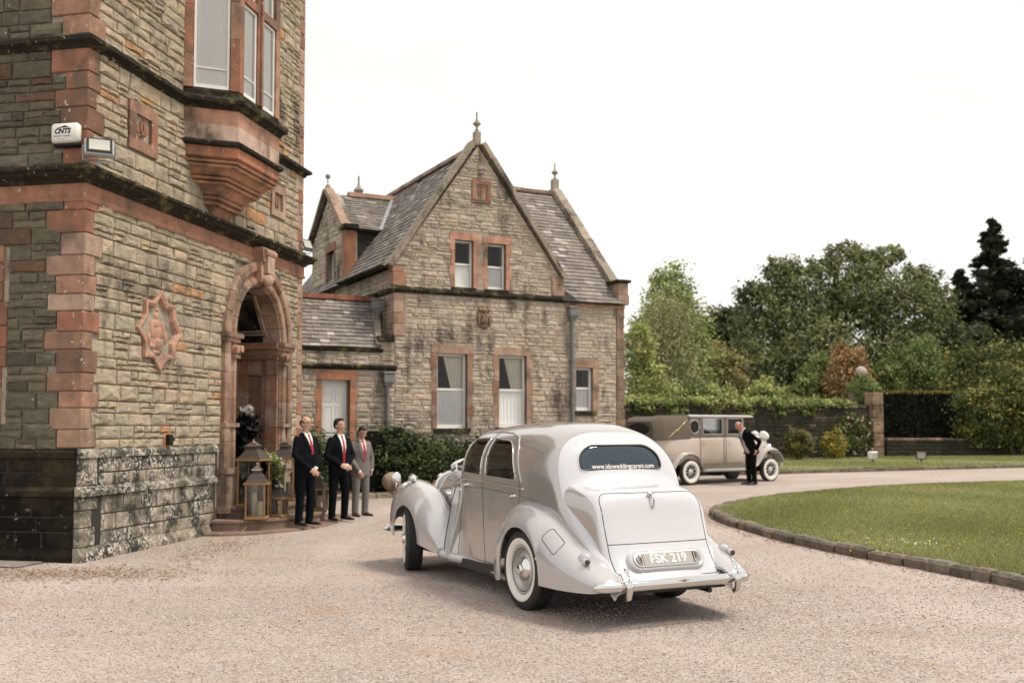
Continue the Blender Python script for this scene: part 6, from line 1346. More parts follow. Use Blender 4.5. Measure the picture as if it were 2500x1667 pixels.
# ------------------------------------------------------------------ ground, drive, lawn
def gravel_mat():
    m = bpy.data.materials.new('gravel'); m.use_nodes = True; t = m.node_tree; ns = t.nodes; L = t.links; b = ns['Principled BSDF']; b.inputs['Roughness'].default_value = .9; b.inputs['Specular IOR Level'].default_value = .25
    tcn = ns.new('ShaderNodeTexCoord')
    vo = ns.new('ShaderNodeTexVoronoi'); vo.inputs['Scale'].default_value = 62; L.new(tcn.outputs['Object'], vo.inputs['Vector'])
    sp = ns.new('ShaderNodeSeparateColor'); L.new(vo.outputs['Color'], sp.inputs[0])
    cr = ns.new('ShaderNodeValToRGB'); e = cr.color_ramp.elements; e[0].position = 0; e[0].color = (.20, .155, .13, 1); e[1].position = 1; e[1].color = (.57, .495, .46, 1)
    for p, c in ((.15, (.33, .275, .24)), (.4, (.375, .317, .283)), (.7, (.41, .35, .315)), (.9, (.455, .395, .36))): q = e.new(p); q.color = (*c, 1)
    L.new(sp.outputs[0], cr.inputs[0])
    def noi(s, d=4):
        n = ns.new('ShaderNodeTexNoise'); n.inputs['Scale'].default_value = s; n.inputs['Detail'].default_value = d; L.new(tcn.outputs['Object'], n.inputs['Vector']); return n.outputs['Fac']
    def mix(a, bb, f, mode='MIX'):
        x = ns.new('ShaderNodeMix'); x.data_type = 'RGBA'; x.blend_type = mode; L.new(a, x.inputs[6])
        if isinstance(bb, tuple): x.inputs[7].default_value = (*bb, 1)
        else: L.new(bb, x.inputs[7])
        L.new(f, x.inputs[0]) if not isinstance(f, float) else setattr(x.inputs[0], 'default_value', f); return x.outputs[2]
    def rng(f, a, b_, c=0., d=1.):
        x = ns.new('ShaderNodeMapRange'); x.inputs[1].default_value = a; x.inputs[2].default_value = b_; x.inputs[3].default_value = c; x.inputs[4].default_value = d; L.new(f, x.inputs[0]); return x.outputs[0]
    c = mix(cr.outputs[0], (.36, .235, .15), rng(noi(.9, 6), .56, .74, 0, .7)); c = mix(c, (.38, .29, .24), rng(noi(4.5, 5), .50, .75, 0, .6)); c = mix(c, (.50, .42, .39), rng(noi(.35, 3), .48, .68, 0, .6))
    c = mix(c, (.13, .10, .08), rng(noi(150, 2), .68, .76, 0, .35))
    dv = ns.new('ShaderNodeVectorMath'); dv.operation = 'DISTANCE'; dv.inputs[1].default_value = (17, 15.5, 0); nv_ = ns.new('ShaderNodeMix'); nv_.data_type = 'VECTOR'; nv_.inputs[0].default_value = .05; nq = ns.new('ShaderNodeTexNoise'); nq.inputs['Scale'].default_value = .5; L.new(tcn.outputs['Object'], nq.inputs['Vector']); L.new(tcn.outputs['Object'], nv_.inputs[4]); L.new(nq.outputs['Color'], nv_.inputs[5]); L.new(nv_.outputs[1], dv.inputs[0])
    wv = ns.new('ShaderNodeMath'); wv.operation = 'SINE'; ws_ = ns.new('ShaderNodeMath'); ws_.operation = 'MULTIPLY'; ws_.inputs[1].default_value = 4.3; L.new(dv.outputs['Value'], ws_.inputs[0]); L.new(ws_.outputs[0], wv.inputs[0])
    mu_ = ns.new('ShaderNodeMath'); mu_.operation = 'MULTIPLY'; L.new(rng(wv.outputs[0], .2, .9), mu_.inputs[0]); L.new(rng(noi(.6, 3), .42, .62), mu_.inputs[1]); c = mix(c, (.49, .41, .38), rng(mu_.outputs[0], 0, 1, 0, .5))
    L.new(c, b.inputs['Base Color'])
    bp = ns.new('ShaderNodeBump'); bp.inputs['Strength'].default_value = .75; bp.inputs['Distance'].default_value = .012; ad = ns.new('ShaderNodeMath'); ad.operation = 'ADD'; L.new(rng(vo.outputs['Distance'], 0, .5, 1, 0), ad.inputs[0]); L.new(noi(25), ad.inputs[1]); L.new(ad.outputs[0], bp.inputs['Height']); L.new(bp.outputs[0], b.inputs['Normal'])
    MATS['gravel'] = m
gravel_mat()
M('pebble', (1, 1, 1), .85, tint=True, spec=.3)
M('soil', (.10, .075, .05), .95, n=(6, .4), bump=(20, .5)); M('far_ground', (.06, .085, .03), .95, n=(.5, .3))
M('turf', (.19, .195, .08), .95, n=(2.2, .25), col2=(.28, .25, .13), blotch=(.8, .64, .1), bump=(60, .6)); M('blade', (1, 1, 1), .75, tint=True, spec=.25, trans=.35)
M('kerb_stone', (1, 1, 1), .9, tint=True, n=(10, .35), bump=(25, .6), col2=(.07, .07, .04), blotch=(5, .60, .08))
M('garden_stone', (1, 1, 1), .95, tint=True, n=(6, .35), bump=(12, .6), col2=(.022, .024, .012), blotch=(1.1, .50, .12), spots=(7, .70, (.42, .36, .31)))
kv = lambda x: 29.7-4.06*.42+.42*x-(.004*max(0, x-12)**2*.3)             # front edge of the verge
ys = [-14, -6, 0, 3, 6, 9, 12, 13, 14, 15, 16, 18, 20, 22, 24, 26, 28]
m = MB(); rows = []
for x in list(range(-40, 61, 4)): yk = kv(x); rows.append([(x, y, g(y)) for y in ys if y < yk-.5]+[]); 
cols = list(range(-40, 61, 4)); rows = []
for i in range(24):
    t = i/23; rows.append([(x, (-14+(kv(x)+14)*t), g(-14+(kv(x)+14)*t)) for x in cols])
m.ringgrid(rows, False, False); m.build('gravel_drive', MATS['gravel'], smooth=True, kind='structure', recalc=False)
m = MB(); gy = [-300, -60, -14, 10, 14, 18, 25, 35, 50, 80, 150, 400, 900]
m.ringgrid([[(x, y, g(min(y, 60))-.06) for x in (-900, -200, -60, -20, 0, 20, 60, 200, 900)] for y in gy], False, False); m.build('ground', MATS['far_ground'], kind='structure', recalc=False)
# central lawn with its stone kerb
KP = [(13.5, 1.2), (9.6, 3.4), (7.3, 5.4), (6.05, 7.4), (5.45, 9.0), (5.08, 10.26), (4.82, 11.1), (4.54, 12.0), (4.18, 13.05), (3.82, 14.46), (3.57, 16.0), (3.46, 17.0), (3.48, 18.0), (3.68, 18.9), (4.03, 19.6), (4.45, 20.35), (5.0, 21.1), (5.7, 21.9), (6.7, 22.8), (8.2, 24.0), (10.3, 25.2), (13.2, 26.2), (18, 27.2), (26, 28.0), (36, 28.2)]
def smooth_path(P, step):
    Q = []; P = [Vector(p) for p in P]
    for i in range(len(P)-1):
        a, b, c, d = P[max(0, i-1)], P[i], P[i+1], P[min(len(P)-1, i+2)]; n = max(1, int((c-b).length/.03))
        for k in range(n): t = k/n; Q.append(.5*((2*b)+(c-a)*t+(2*a-5*b+4*c-d)*t*t+(3*b-a-3*c+d)*t**3))
    Q.append(P[-1]); out_, acc = [Q[0]], 0
    for i in range(1, len(Q)):
        acc += (Q[i]-Q[i-1]).length
        if acc >= step: out_.append(Q[i]); acc = 0
    return out_
kpath = smooth_path(KP, .05)
ctr = Vector((17, 15.5)); ring = [Vector(p) for p in smooth_path(KP, .5)]+[Vector((40, 22)), Vector((40, 8)), Vector((30, 0)), Vector((20, -1))]
rows = []
for k in (1.0, .985, .96, .92, .86, .78, .66, .5, .3, .1): rows.append([(ctr.x+(p.x-ctr.x)*k, ctr.y+(p.y-ctr.y)*k, g(ctr.y+(p.y-ctr.y)*k)+(.075 if k == 1 else .10+.07*(1-k)+.012*math.sin(p.x*3+k*40)*math.sin(p.y*2.3))) for p in ring])
m = MB(); m.ringgrid(rows, True, True); m.build('lawn', MATS['turf'], smooth=True, kind='structure')
KB = MB(); KB.ringgrid([[(p.x, p.y, g(p.y)+.03) for p in kpath[::6]], [(p.x+(ctr.x-p.x)/(ctr-p).length*.22, p.y+(ctr.y-p.y)/(ctr-p).length*.22, g(p.y)+.06) for p in kpath[::6]]], False, False); KERB = KB.build('kerb', MATS['soil'], kind='structure')
r = random.Random(77)
def kerb_run(path, par, wd, ht, ln, limit, tn, wide=None):
    i = 0; cnt = 0
    while i < len(path)-8 and cnt < limit:
        n = int(r.uniform(*ln)/.05); j = min(len(path)-1, i+n); a, b = path[i], path[j]; t = (b-a).normalized(); nrm = Vector((t.y, -t.x)); 
        if (ctr-a).dot(nrm) < 0 and par is KERB: nrm = -nrm
        gap = .012; a2, b2 = a+t*gap, b-t*gap; h = ht*r.uniform(.88, 1.12); o_ = r.uniform(-.012, .012); w_ = (wide(a.y) if wide else wd)*r.uniform(.9, 1.12); m = MB(); dz = r.uniform(-.012, .012)
        rr = []
        for tt in (0., .12, .5, .88, 1.):
            c = a2.lerp(b2, tt)+nrm*o_; e_ = 1 if 0 < tt < 1 else 0; z0 = g(c.y)-.05
            bulge = (.012*r.uniform(.6, 1.4) if tt == .5 else 0)
            prof = [(-.0-bulge, 0), (-.004-bulge, (h*.72+.05)), (.022+(0 if e_ else .012), h+.05-(0 if e_ else .016)), (w_-.03, h+.052+dz*tt-(0 if e_ else .016)), (w_, h*.8+.05), (w_, 0)]
            rr.append([(c.x+nrm.x*d, c.y+nrm.y*d, z0+z) for d, z in prof])
        m.ringgrid(rr, True, True, tn(r)); m.build('kerb_stone', MATS['kerb_stone'], par); i = j; cnt += 1
kerb_run(kpath[45:], KERB, .19, .125, (.22, .36), 170, lambda r: hsv_j((.165, .135, .105), r, .28), lambda y: .17+.15*math.exp(-((y-18)/2.6)**2))
# the verge by the garden wall
wl_ = lambda x: 36.4+.383*x
cols = [2+.8*i for i in range(60)]; rows = []
for i in range(9): t = i/8; rows.append([(x, kv(x)+.16+(wl_(x)-kv(x)+1.0)*t, g(kv(x)+(wl_(x)-kv(x))*t)+.09+.03*math.sin(x*.7+i)) for x in cols])
m = MB(); m.ringgrid(rows, False, False); m.build('verge', MATS['turf'], smooth=True, kind='structure', recalc=False)
VK = MB(); VK.ringgrid([[(x, kv(x)+d, g(kv(x))+.02) for x in cols] for d in (-.02, .2)], False, False); VKO = VK.build('verge_kerb', MATS['soil'], kind='structure', recalc=False)
kerb_run([Vector((x, kv(x))) for x in np.arange(6, 30, .0461)], VKO, .16, .11, (.3, .5), 70, lambda r: hsv_j((.16, .13, .09), r, .25))
# grass blades, pebbles, litter
rng = np.random.default_rng(5)
def inside(px, py, poly):
    n = len(poly); c = np.zeros(len(px), bool); j = n-1
    for i in range(n):
        xi, yi = poly[i]; xj, yj = poly[j]; t = ((yi > py) != (yj > py)) & (px < (xj-xi)*(py-yi)/((yj-yi) or 1e-9)+xi); c ^= t; j = i
    return c
def blades(x, y, z, h, w_, cols_, name):
    n = len(x); a = rng.uniform(0, 2*PI, n); dx, dy = np.cos(a)*w_/2, np.sin(a)*w_/2; le = rng.uniform(-.55, .55, n)*h; le2 = rng.uniform(-.55, .55, n)*h
    V = np.stack([np.stack([x-dx, y-dy, z], 1), np.stack([x+dx, y+dy, z], 1), np.stack([x+le, y+le2, z+h], 1)], 1).reshape(-1, 3); F = np.arange(3*n).reshape(n, 3)
    pat = .5+.5*np.sin(x*1.1+.7*np.sin(y*.9))*np.sin(y*.8+1.3*np.sin(x*.6)); c = cols_[0]*(1-pat[:, None])+cols_[1]*pat[:, None]; c = c*rng.uniform(.6, 1.45, (n, 1)); dry = rng.random(n) < .06; c[dry] = np.array([.26, .22, .10])
    return np_mesh(name, V, F, MATS['blade'], kind='stuff', tint=np.repeat(c, 3, 0))
poly = [(ctr.x+(p.x-ctr.x)*.987, ctr.y+(p.y-ctr.y)*.987) for p in ring]
n = 480000; D_ = 8+19.5*rng.random(n)**1.4; fx = rng.uniform(.12, .60, n); X = fx*D_; Y = D_; k = inside(X, Y, poly); X, Y = X[k], Y[k]
zz = npg(Y)+.105+.07*np.clip(1-np.hypot(X-ctr.x, Y-ctr.y)/13.5, 0, 1)
lw_ = blades(X, Y, zz, rng.uniform(.018, .058, len(X)), .006+.0009*Y*rng.uniform(.6, 1.4, len(X)), (np.array([.25, .275, .10]), np.array([.39, .395, .175])), 'lawn_grass')
n = 42000; X = rng.uniform(5, 24, n); t = rng.random(n); Y = kv(X)+.2+(wl_(X)-kv(X)-.1)*t if False else np.array([kv(a) for a in X])+.2+(36.4+.383*X-np.array([kv(a) for a in X])-.1)*t
blades(X, Y, npg(Y)+.08, rng.uniform(.02, .07, n), .035, (np.array([.28, .30, .12]), np.array([.34, .345, .15])), 'verge_grass')
def pebbles(n, ymin, ymax, size, name, pw=1.0):
    Y = ymin+(ymax-ymin)*rng.random(n)**pw; X = Y*rng.uniform(-.52, .52, n); k = ~inside(X, Y, [(p.x-.05, p.y-.05) for p in ring])
    lx, ly = X+5.196, Y-12.345; a = math.radians(11.3); u = lx*math.sin(a)+ly*math.cos(a); v = -lx*math.cos(a)+ly*math.sin(a); k &= ~((u > -.2) & (v > -.2)); k &= ~((np.abs(u-4.8) < 2.0) & (v > -1.4)); X, Y = X[k], Y[k]; n = len(X)
    s = size*rng.uniform(.5, 1.35, n); base = np.array([[1, 0, 0], [0, 1, 0], [-1, 0, 0], [0, -1, 0], [0, 0, 1], [0, 0, -.4]]); a = rng.uniform(0, 2*PI, n); ca, sa = np.cos(a), np.sin(a)
    J = base[None]*rng.uniform(.7, 1.3, (n, 6, 1)); J = J*np.stack([s, s*rng.uniform(.6, 1, n), s*rng.uniform(.4, .75, n)], 1)[:, None, :]
    V = np.stack([J[..., 0]*ca[:, None]-J[..., 1]*sa[:, None]+X[:, None], J[..., 0]*sa[:, None]+J[..., 1]*ca[:, None]+Y[:, None], J[..., 2]+(npg(Y)+s*.12)[:, None]], 2).reshape(-1, 3)
    f0 = np.array([[0, 1, 4], [1, 2, 4], [2, 3, 4], [3, 0, 4], [1, 0, 5], [2, 1, 5], [3, 2, 5], [0, 3, 5]]); F = (f0[None]+6*np.arange(n)[:, None, None]).reshape(-1, 3)
    pal = np.array([[.43, .35, .32], [.40, .325, .295], [.48, .41, .38], [.35, .30, .275], [.36, .26, .205], [.17, .13, .11], [.55, .49, .46]]); c = pal[rng.choice(7, n, p=[.26, .22, .2, .13, .08, .05, .06])]*rng.uniform(.85, 1.15, (n, 1))
    np_mesh(name, V, F, MATS['pebble'], kind='stuff', tint=np.repeat(c, 6, 0))
pebbles(75000, 4.0, 10.5, .0070, 'gravel_pebbles', 1.3); pebbles(16000, 8.0, 17.0, .011, 'gravel_pebbles')
n = 2600; i = rng.integers(40, len(kpath)-200, n); off = np.abs(rng.normal(0, .16, n))+.01; P = np.array([[kpath[q].x, kpath[q].y] for q in i]); dv = P-np.array([ctr.x, ctr.y]); dv /= np.linalg.norm(dv, axis=1)[:, None]; P = P+dv*off[:, None]
s = rng.uniform(.008, .022, n); a = rng.uniform(0, 2*PI, n); V = np.stack([np.stack([P[:, 0]+s*np.cos(a+q), P[:, 1]+s*np.sin(a+q), npg(P[:, 1])+.008+rng.uniform(0, .012, n)], 1) for q in (0, 1.2, PI, 4.4)], 1).reshape(-1, 3)
np_mesh('leaf_litter', V, np.arange(4*n).reshape(n, 4), MATS['pebble'], kind='stuff', tint=np.repeat(np.array([.21, .12, .06])*rng.uniform(.5, 1.5, (n, 1)), 4, 0))
n = 2600; a = rng.normal(0, 1, (n, 2)); P = np.concatenate([np.array([-4.9, 11.35])+a[:1900]*np.array([.8, .30]), np.array([-3.9, 13.6])+a[1900:]*np.array([.25, 1.1])]); s = rng.uniform(.008, .02, n); b_ = rng.uniform(0, 2*PI, n)
V = np.stack([np.stack([P[:, 0]+s*np.cos(b_+q), P[:, 1]+s*np.sin(b_+q), npg(P[:, 1])+.006+rng.uniform(0, .012, n)], 1) for q in (0, 1.2, PI, 4.4)], 1).reshape(-1, 3)
np_mesh('leaf_litter', V, np.arange(4*n).reshape(n, 4), MATS['pebble'], kind='stuff', tint=np.repeat(np.array([.30, .21, .14])*rng.uniform(.6, 1.3, (n, 1)), 4, 0))
pv = MB(); Mt_ = Matrix.Translation((-5.196, 12.345, 0)) @ Matrix.Rotation(fz(11.3), 4, 'Z'); pv.box(-.62, -.14, .35, 7, -.05, .014); pv.v = [tuple(Mt_ @ Vector(p)) for p in pv.v]; PV = pv.build('path', MATS['soil'], kind='structure'); r = random.Random(6); y_ = .35
while y_ < 3.2: l_ = r.uniform(.5, .8); m = MB(); m.cbox(-.60, -.16, y_+.006, y_+l_-.006, 0, .022, .006, hsv_j((.25, .225, .20), r, .12)); m.v = [tuple(Mt_ @ Vector(p)) for p in m.v]; m.build('flagstone', MATS['kerb_stone'], PV); y_ += l_
fl = MB(); r = random.Random(8)
for _ in range(70): Yq = r.uniform(12, 24); Xq = Yq*r.uniform(.30, .5); fl.lathe([(.0, .0), (.018, .005), (.0, .012)], (Xq, Yq, g(Yq)+.15), 'z', 6, (.55, .40, .03))
for _ in range(22): a, b = r.gauss(5.05, .22), r.gauss(13.2, .22); fl.lathe([(.0, .0), (.014, .004), (.0, .01)], (a, b, g(b)+.15), 'z', 6, (.75, .74, .70))
fl.build('lawn_daisies', MATS['pebble'], kind='stuff')

# ------------------------------------------------------------------ garden wall, gate pier, hedge wall
WANG = math.degrees(math.atan2(1, .383)); GW = thing('garden_wall', 'old dark rubble garden wall overgrown along its top, behind the beige car', 'wall', (1.0, wl_(1.0), g(37)), fz(WANG))
WL_ = 14.9; gw = MB(); gw.box(0, WL_, 0, .45, -.2, 2.12); GWc = gw.build('core', MATS['dark_mortar'], GW); R2 = random.Random(5); gs = []
dark_t = lambda r: hsv_j((.060, .047, .034) if r.random() < .8 else (.15, .115, .09), r, .3)
lay(gs, mpH, layout(0, WL_, 0, 2.1, [], (.12, .24), (.25, .6), seed=91), dark_t, R2, (.015, .05)); place_pieces(gs, 'stone', MATS['garden_stone'], GWc, GW, 220, 'stone_infill')
x = 0
while x < WL_-.1: l = min(R2.uniform(.4, .7), WL_-x); m = MB(); m.cbox(x+.005, x+l-.005, -.06, .5, 2.12, 2.26+R2.uniform(-.02, .02), .03, dark_t(R2)); m.build('coping_stone', MATS['garden_stone'], GW); x += l
PIER = thing('stone_post', 'upright pinkish sandstone post at the end of the garden wall', 'post', (14.95, wl_(14.95)-.25, g(42)), fz(WANG))
m = MB(); z = 0
for h in (.5, .55, .62, .5, .55): m.cbox(-.27, .27, -.05, .5, z+.004, z+h-.004, .03, hsv_j((.36, .235, .165), R2, .12)); z += h
m.build('shaft', MATS['garden_stone'], PIER)
LW = thing('low_wall', 'low dark stone retaining wall with pinkish coping under the clipped hedge', 'wall', (15.5, wl_(15.5)+.15, g(43)), fz(78)); lw = MB(); lw.box(0, 22, 0, .5, -.2, .72); LWc = lw.build('core', MATS['dark_mortar'], LW); gs = []
lay(gs, mpH, layout(0, 10, 0, .72, [], (.13, .2), (.25, .6), seed=92), lambda r: hsv_j((.045, .036, .025), r, .3), R2, (.015, .05)); place_pieces(gs, 'stone', MATS['garden_stone'], LWc, LW, 90, 'stone_infill')
x = 0
while x < 20: l = R2.uniform(.6, 1.1); m = MB(); m.cbox(x+.005, x+l-.005, -.07, .55, .72, .84+R2.uniform(-.015, .015), .03, hsv_j((.30, .20, .145), R2, .15)); m.build('coping_stone', MATS['garden_stone'], LW); x += l

# ------------------------------------------------------------------ planting
M('leaf', (1, 1, 1), .6, tint=True, spec=.3, trans=.28); M('bark', (.075, .055, .04), .95, n=(8, .4), bump=(12, .8)); M('birch_bark', (.42, .38, .31), .85, n=(9, .35), col2=(.07, .06, .05), blotch=(6, .64, .05))
def leaves(blobs, n, size, pal, seed, cl=26, spread=.16, shell=(.55, 1.05), droop=0., up=.4):
    """leaf-sized faces in clumps spread through ellipsoid lobes; returns V, F, tint"""
    q = np.random.default_rng(seed); Vs, Ts = [], []; vol = np.array([b[3]*b[4]*b[5] for b in blobs])**(2/3); vol /= vol.sum()
    for b, f in zip(blobs, vol):
        c0, rad = np.array(b[:3]), np.array(b[3:6]); nc = max(3, int(n*f/cl)); d = q.normal(size=(nc, 3)); d /= np.linalg.norm(d, axis=1)[:, None]
        lump = 1+.16*np.sin(d[:, 0]*5+seed)*np.sin(d[:, 2]*6+seed*2)+.10*np.sin(d[:, 1]*11+d[:, 2]*9); rr = q.uniform(*shell, nc)**.7*lump
        C = c0+d*rad*rr[:, None]; sp = spread*rad.mean()*q.uniform(.5, 1.5, nc)
        P = np.repeat(C, cl, 0)+q.normal(size=(nc*cl, 3))*np.repeat(sp, cl)[:, None]*np.array([1, 1, .7]); P[:, 2] -= droop*np.abs(q.normal(size=nc*cl))*np.repeat(sp, cl)*2
        nn = np.repeat(d, cl, 0)*.7+q.normal(size=P.shape)*.7+np.array([0, 0, up]); nn /= np.linalg.norm(nn, axis=1)[:, None]
        t1 = np.cross(nn, q.normal(size=P.shape)); t1 /= np.linalg.norm(t1, axis=1)[:, None]; t2 = np.cross(nn, t1); s = size*q.uniform(.55, 1.4, len(P))[:, None]
        V = np.stack([P-t1*s, P+t2*s*.5-t1*s*.1, P+t1*s, P-t2*s*.5-t1*s*.1], 1); Vs.append(V.reshape(-1, 3))
        k = q.integers(0, len(pal), nc); T = np.array(pal)[k]*q.uniform(.6, 1.4, (nc, 1)); T = np.repeat(T, cl, 0)*q.uniform(.8, 1.25, (nc*cl, 1)); Ts.append(np.repeat(T, 4, 0))
    V = np.concatenate(Vs); T = np.clip(np.concatenate(Ts), .003, .6); return V, np.arange(len(V)).reshape(-1, 4), T
def stems(blobs, base, r0, seed, n=9, mat='bark', par=None, trunk_top=None, name='trunk'):
    q = random.Random(seed); m = MB(); bz_ = base[2]; cx = sum(b[0] for b in blobs)/len(blobs); cy = sum(b[1] for b in blobs)/len(blobs); top = trunk_top or max(b[2] for b in blobs)
    P = [(base[0]+(cx-base[0])*t+q.uniform(-.08, .08)*(t > 0)*r0*6, base[1]+(cy-base[1])*t, bz_+(top-bz_)*t) for t in (0, .2, .4, .6, .8, 1)]
    m.tube(P, [r0*1.25, r0, r0*.85, r0*.65, r0*.4, r0*.12], 8)
    for i in range(n):
        b = blobs[i % len(blobs)]; t = q.uniform(.2, .85); k = min(4, int(t*5)); a = Vector(P[k]).lerp(Vector(P[k+1]), t*5-k); d = Vector((b[0]+q.uniform(-.8, .8)*b[3], b[1]+q.uniform(-.8, .8)*b[4], b[2]+q.uniform(-.3, .9)*b[5]))
        m.tube([tuple(a), tuple(a.lerp(d, .5)+Vector((0, 0, q.uniform(0, .2)))), tuple(d)], [r0*.42*(1.1-t), r0*.25*(1.1-t), r0*.05], 5)
    return m.build(name, MATS[mat], par, smooth=True)
def plant(name, label, cat, blobs, n, size, pal, seed, base=None, r0=.12, group=None, mat='bark', limbs=9, crown='crown', **k):
    b0 = base or (sum(b[0] for b in blobs)/len(blobs), sum(b[1] for b in blobs)/len(blobs)); b0 = (b0[0], b0[1], g(b0[1])-.05); T_ = thing(name, label, cat, b0, 0, group)
    V, F, C = leaves(blobs, n, size, pal, seed, **k); np_mesh(crown, V-np.array(b0), F, MATS['leaf'], T_, tint=C)
    rel = [(b[0]-b0[0], b[1]-b0[1], b[2]-b0[2], *b[3:]) for b in blobs]; stems(rel, (0, 0, 0), r0, seed, limbs, mat, T_, name='trunk' if cat == 'tree' else 'stem'); return T_
G = dict(pale=[(0.273, 0.317, 0.111), (0.322, 0.355, 0.138), (0.201, 0.249, 0.079)], grey=[(0.322, 0.325, 0.158), (0.371, 0.362, 0.184), (0.242, 0.257, 0.118)], dark=[(0.072, 0.085, 0.032), (0.096, 0.106, 0.039), (0.049, 0.058, 0.022)], cedar=[(0.122, 0.153, 0.055), (0.189, 0.218, 0.084), (0.055, 0.068, 0.027), (0.256, 0.271, 0.116)], con=[(.032, .040, .022), (.052, .060, .032), (.018, .024, .013)],
         olive=[(0.306, 0.264, 0.105), (0.371, 0.317, 0.131), (0.193, 0.173, 0.065)], mid=[(0.177, 0.227, 0.072), (0.242, 0.287, 0.099), (0.112, 0.151, 0.047)], light=[(0.371, 0.408, 0.145), (0.418, 0.420, 0.171), (0.273, 0.317, 0.105)], copper=[(0.403, 0.204, 0.105), (0.420, 0.257, 0.131), (0.242, 0.227, 0.079)], gold=[(0.420, 0.347, 0.065), (0.387, 0.317, 0.072), (0.210, 0.227, 0.053)], yew=[(.010, .013, .007), (.014, .018, .009), (.007, .010, .005)], laurel=[(0.081, 0.106, 0.035), (0.137, 0.166, 0.053), (0.049, 0.064, 0.021), (0.306, 0.287, 0.079)])
TB = 'trees beyond the garden wall'; SBG = 'shrubs behind the garden wall'
plant('broadleaf_tree', 'pale green cone-shaped tree just right of the house', 'tree', [(7.8, 50, 4.4, 1.95, 1.7, 2.3), (7.8, 50, 6.5, 1.6, 1.4, 1.9), (7.8, 50, 8.2, .95, .9, 1.35), (7.4, 49.5, 2.6, 1.7, 1.5, 1.6)], 38000, .095, G['pale'], 1, r0=.2, group=TB, spread=.2)
plant('birch_tree', 'airy grey-green birch with a pale trunk in front of the cone-shaped tree', 'tree', [(6.8, 45, 6.4, 1.0, .9, 1.4), (7.0, 45, 4.5, 1.1, 1.0, 1.5), (6.5, 45, 5.3, .8, .8, 1.3)], 15000, .065, G['grey'], 2, base=(6.75, 44.6), r0=.085, group=TB, mat='birch_bark', spread=.3, droop=.8, limbs=14)
plant('broadleaf_tree', 'dark distant tree in the dip between the cone-shaped tree and the great spreading tree', 'tree', [(12.3, 62, 6.6, 1.5, 1.3, 2.1), (13.8, 63, 7.4, 1.5, 1.3, 1.7), (10.3, 60, 5.2, 1.2, 1.1, 1.7)], 9000, .16, G['dark'], 3, r0=.2, group=TB, spread=.22)
cedar = [(13.9, 57, 6.2, 1.6, 1.5, 3.3), (16.0, 57, 8.3, 2.2, 2.0, 2.3), (19.3, 57, 9.0, 2.3, 2.1, 2.1), (22.3, 57, 7.9, 2.0, 1.9, 2.3), (16.6, 55, 5.4, 2.5, 2.2, 2.2), (21.4, 56, 5.2, 2.8, 2.5, 2.1), (12.7, 54, 4.5, 1.3, 1.2, 1.9), (20.3, 58, 10.7, 1.2, 1.1, 1.2), (15.0, 57, 9.4, 1.1, 1.0, 1.1), (24.0, 58, 9.0, 1.0, 1.0, 1.1), (18.5, 56, 3.2, 5.5, 2.0, 2.0), (15.5, 55.5, 3.2, 3.2, 1.6, 1.8), (21.8, 56, 3.2, 3.6, 1.8, 1.8)]
plant('spreading_tree', 'huge dark olive spreading tree with feathery top filling the middle of the tree line', 'tree', cedar+[(x_, y_, z_+r_*.55, r_*.9, r_*.8, r_*.55) for x_, y_, z_, r_ in ((15.2, 57, 9.8, 1.3), (17.3, 57, 10.1, 1.1), (19.0, 58, 11.0, 1.2), (21.4, 58, 10.9, 1.1), (23.2, 58, 9.7, 1.2), (13.4, 57, 8.6, 1.1))], 120000, .10, G['cedar'], 4, r0=.5, group=TB, spread=.17, limbs=30, shell=(.35, 1.2), droop=.35)
def conifer(label, x, y, h, w0, seed, n=12000, size=.15):
    b0 = (x, y, g(y)-.05); T_ = thing('conifer_tree', label, 'tree', b0, 0, TB); q = np.random.default_rng(seed); m = MB(); m.tube([(0, 0, 0), (0, 0, h*.5), (.05, 0, h)], [.3, .18, .03], 8); br = MB(); Vs, Ts = [], []
    nb = 170; per = n//nb
    for i in range(nb):
        t = (i+q.random())/nb; z = h*(.12+.87*t); L_ = w0*(1-t)**1.0*q.uniform(.55, 1.25)+.16; a = q.uniform(0, 2*PI); tip = np.array([math.cos(a)*L_, math.sin(a)*L_, z-.12*L_]); o_ = np.array([0, 0, z-.05]); br.tube([tuple(o_), tuple((o_+tip)/2+np.array([0, 0, .08])), tuple(tip)], [.05*(1-t)+.012, .03*(1-t)+.008, .006], 4)
        s_ = q.random(per)**.7; P = o_+(tip-o_)*s_[:, None]+q.normal(size=(per, 3))*np.array([.20, .20, .16])*(1.25-.65*t)*(.6+.5*L_/w0); d = q.normal(size=(per, 3)); d[:, 2] *= .5; d /= np.linalg.norm(d, axis=1)[:, None]; e_ = np.cross(d, q.normal(size=(per, 3))); e_ /= np.linalg.norm(e_, axis=1)[:, None]; s = size*q.uniform(.6, 1.4, per)[:, None]
        Vs.append(np.stack([P-d*s, P+e_*s*.35, P+d*s, P-e_*s*.35], 1).reshape(-1, 3)); Ts.append(np.repeat(np.array(G['con'])[q.integers(0, 3, per)]*q.uniform(.7, 1.4, (per, 1)), 4, 0))
    V = np.concatenate(Vs); np_mesh('crown', V, np.arange(len(V)).reshape(-1, 4), MATS['leaf'], T_, tint=np.concatenate(Ts)); m.build('trunk', MATS['bark'], T_, smooth=True); br.build('limbs', MATS['bark'], T_)
conifer('tall blackish conifer with a pointed tip at the right edge', 28.4, 60, 13.5, 5.0, 11, 44000); conifer('broad blackish conifer cut off by the right edge of the picture', 31.2, 59, 13.6, 5.4, 12, 44000)
conifer('lower blackish conifer left of the two tall ones, in front of the shadowy tree', 26.9, 61, 10.6, 3.6, 17, 30000)
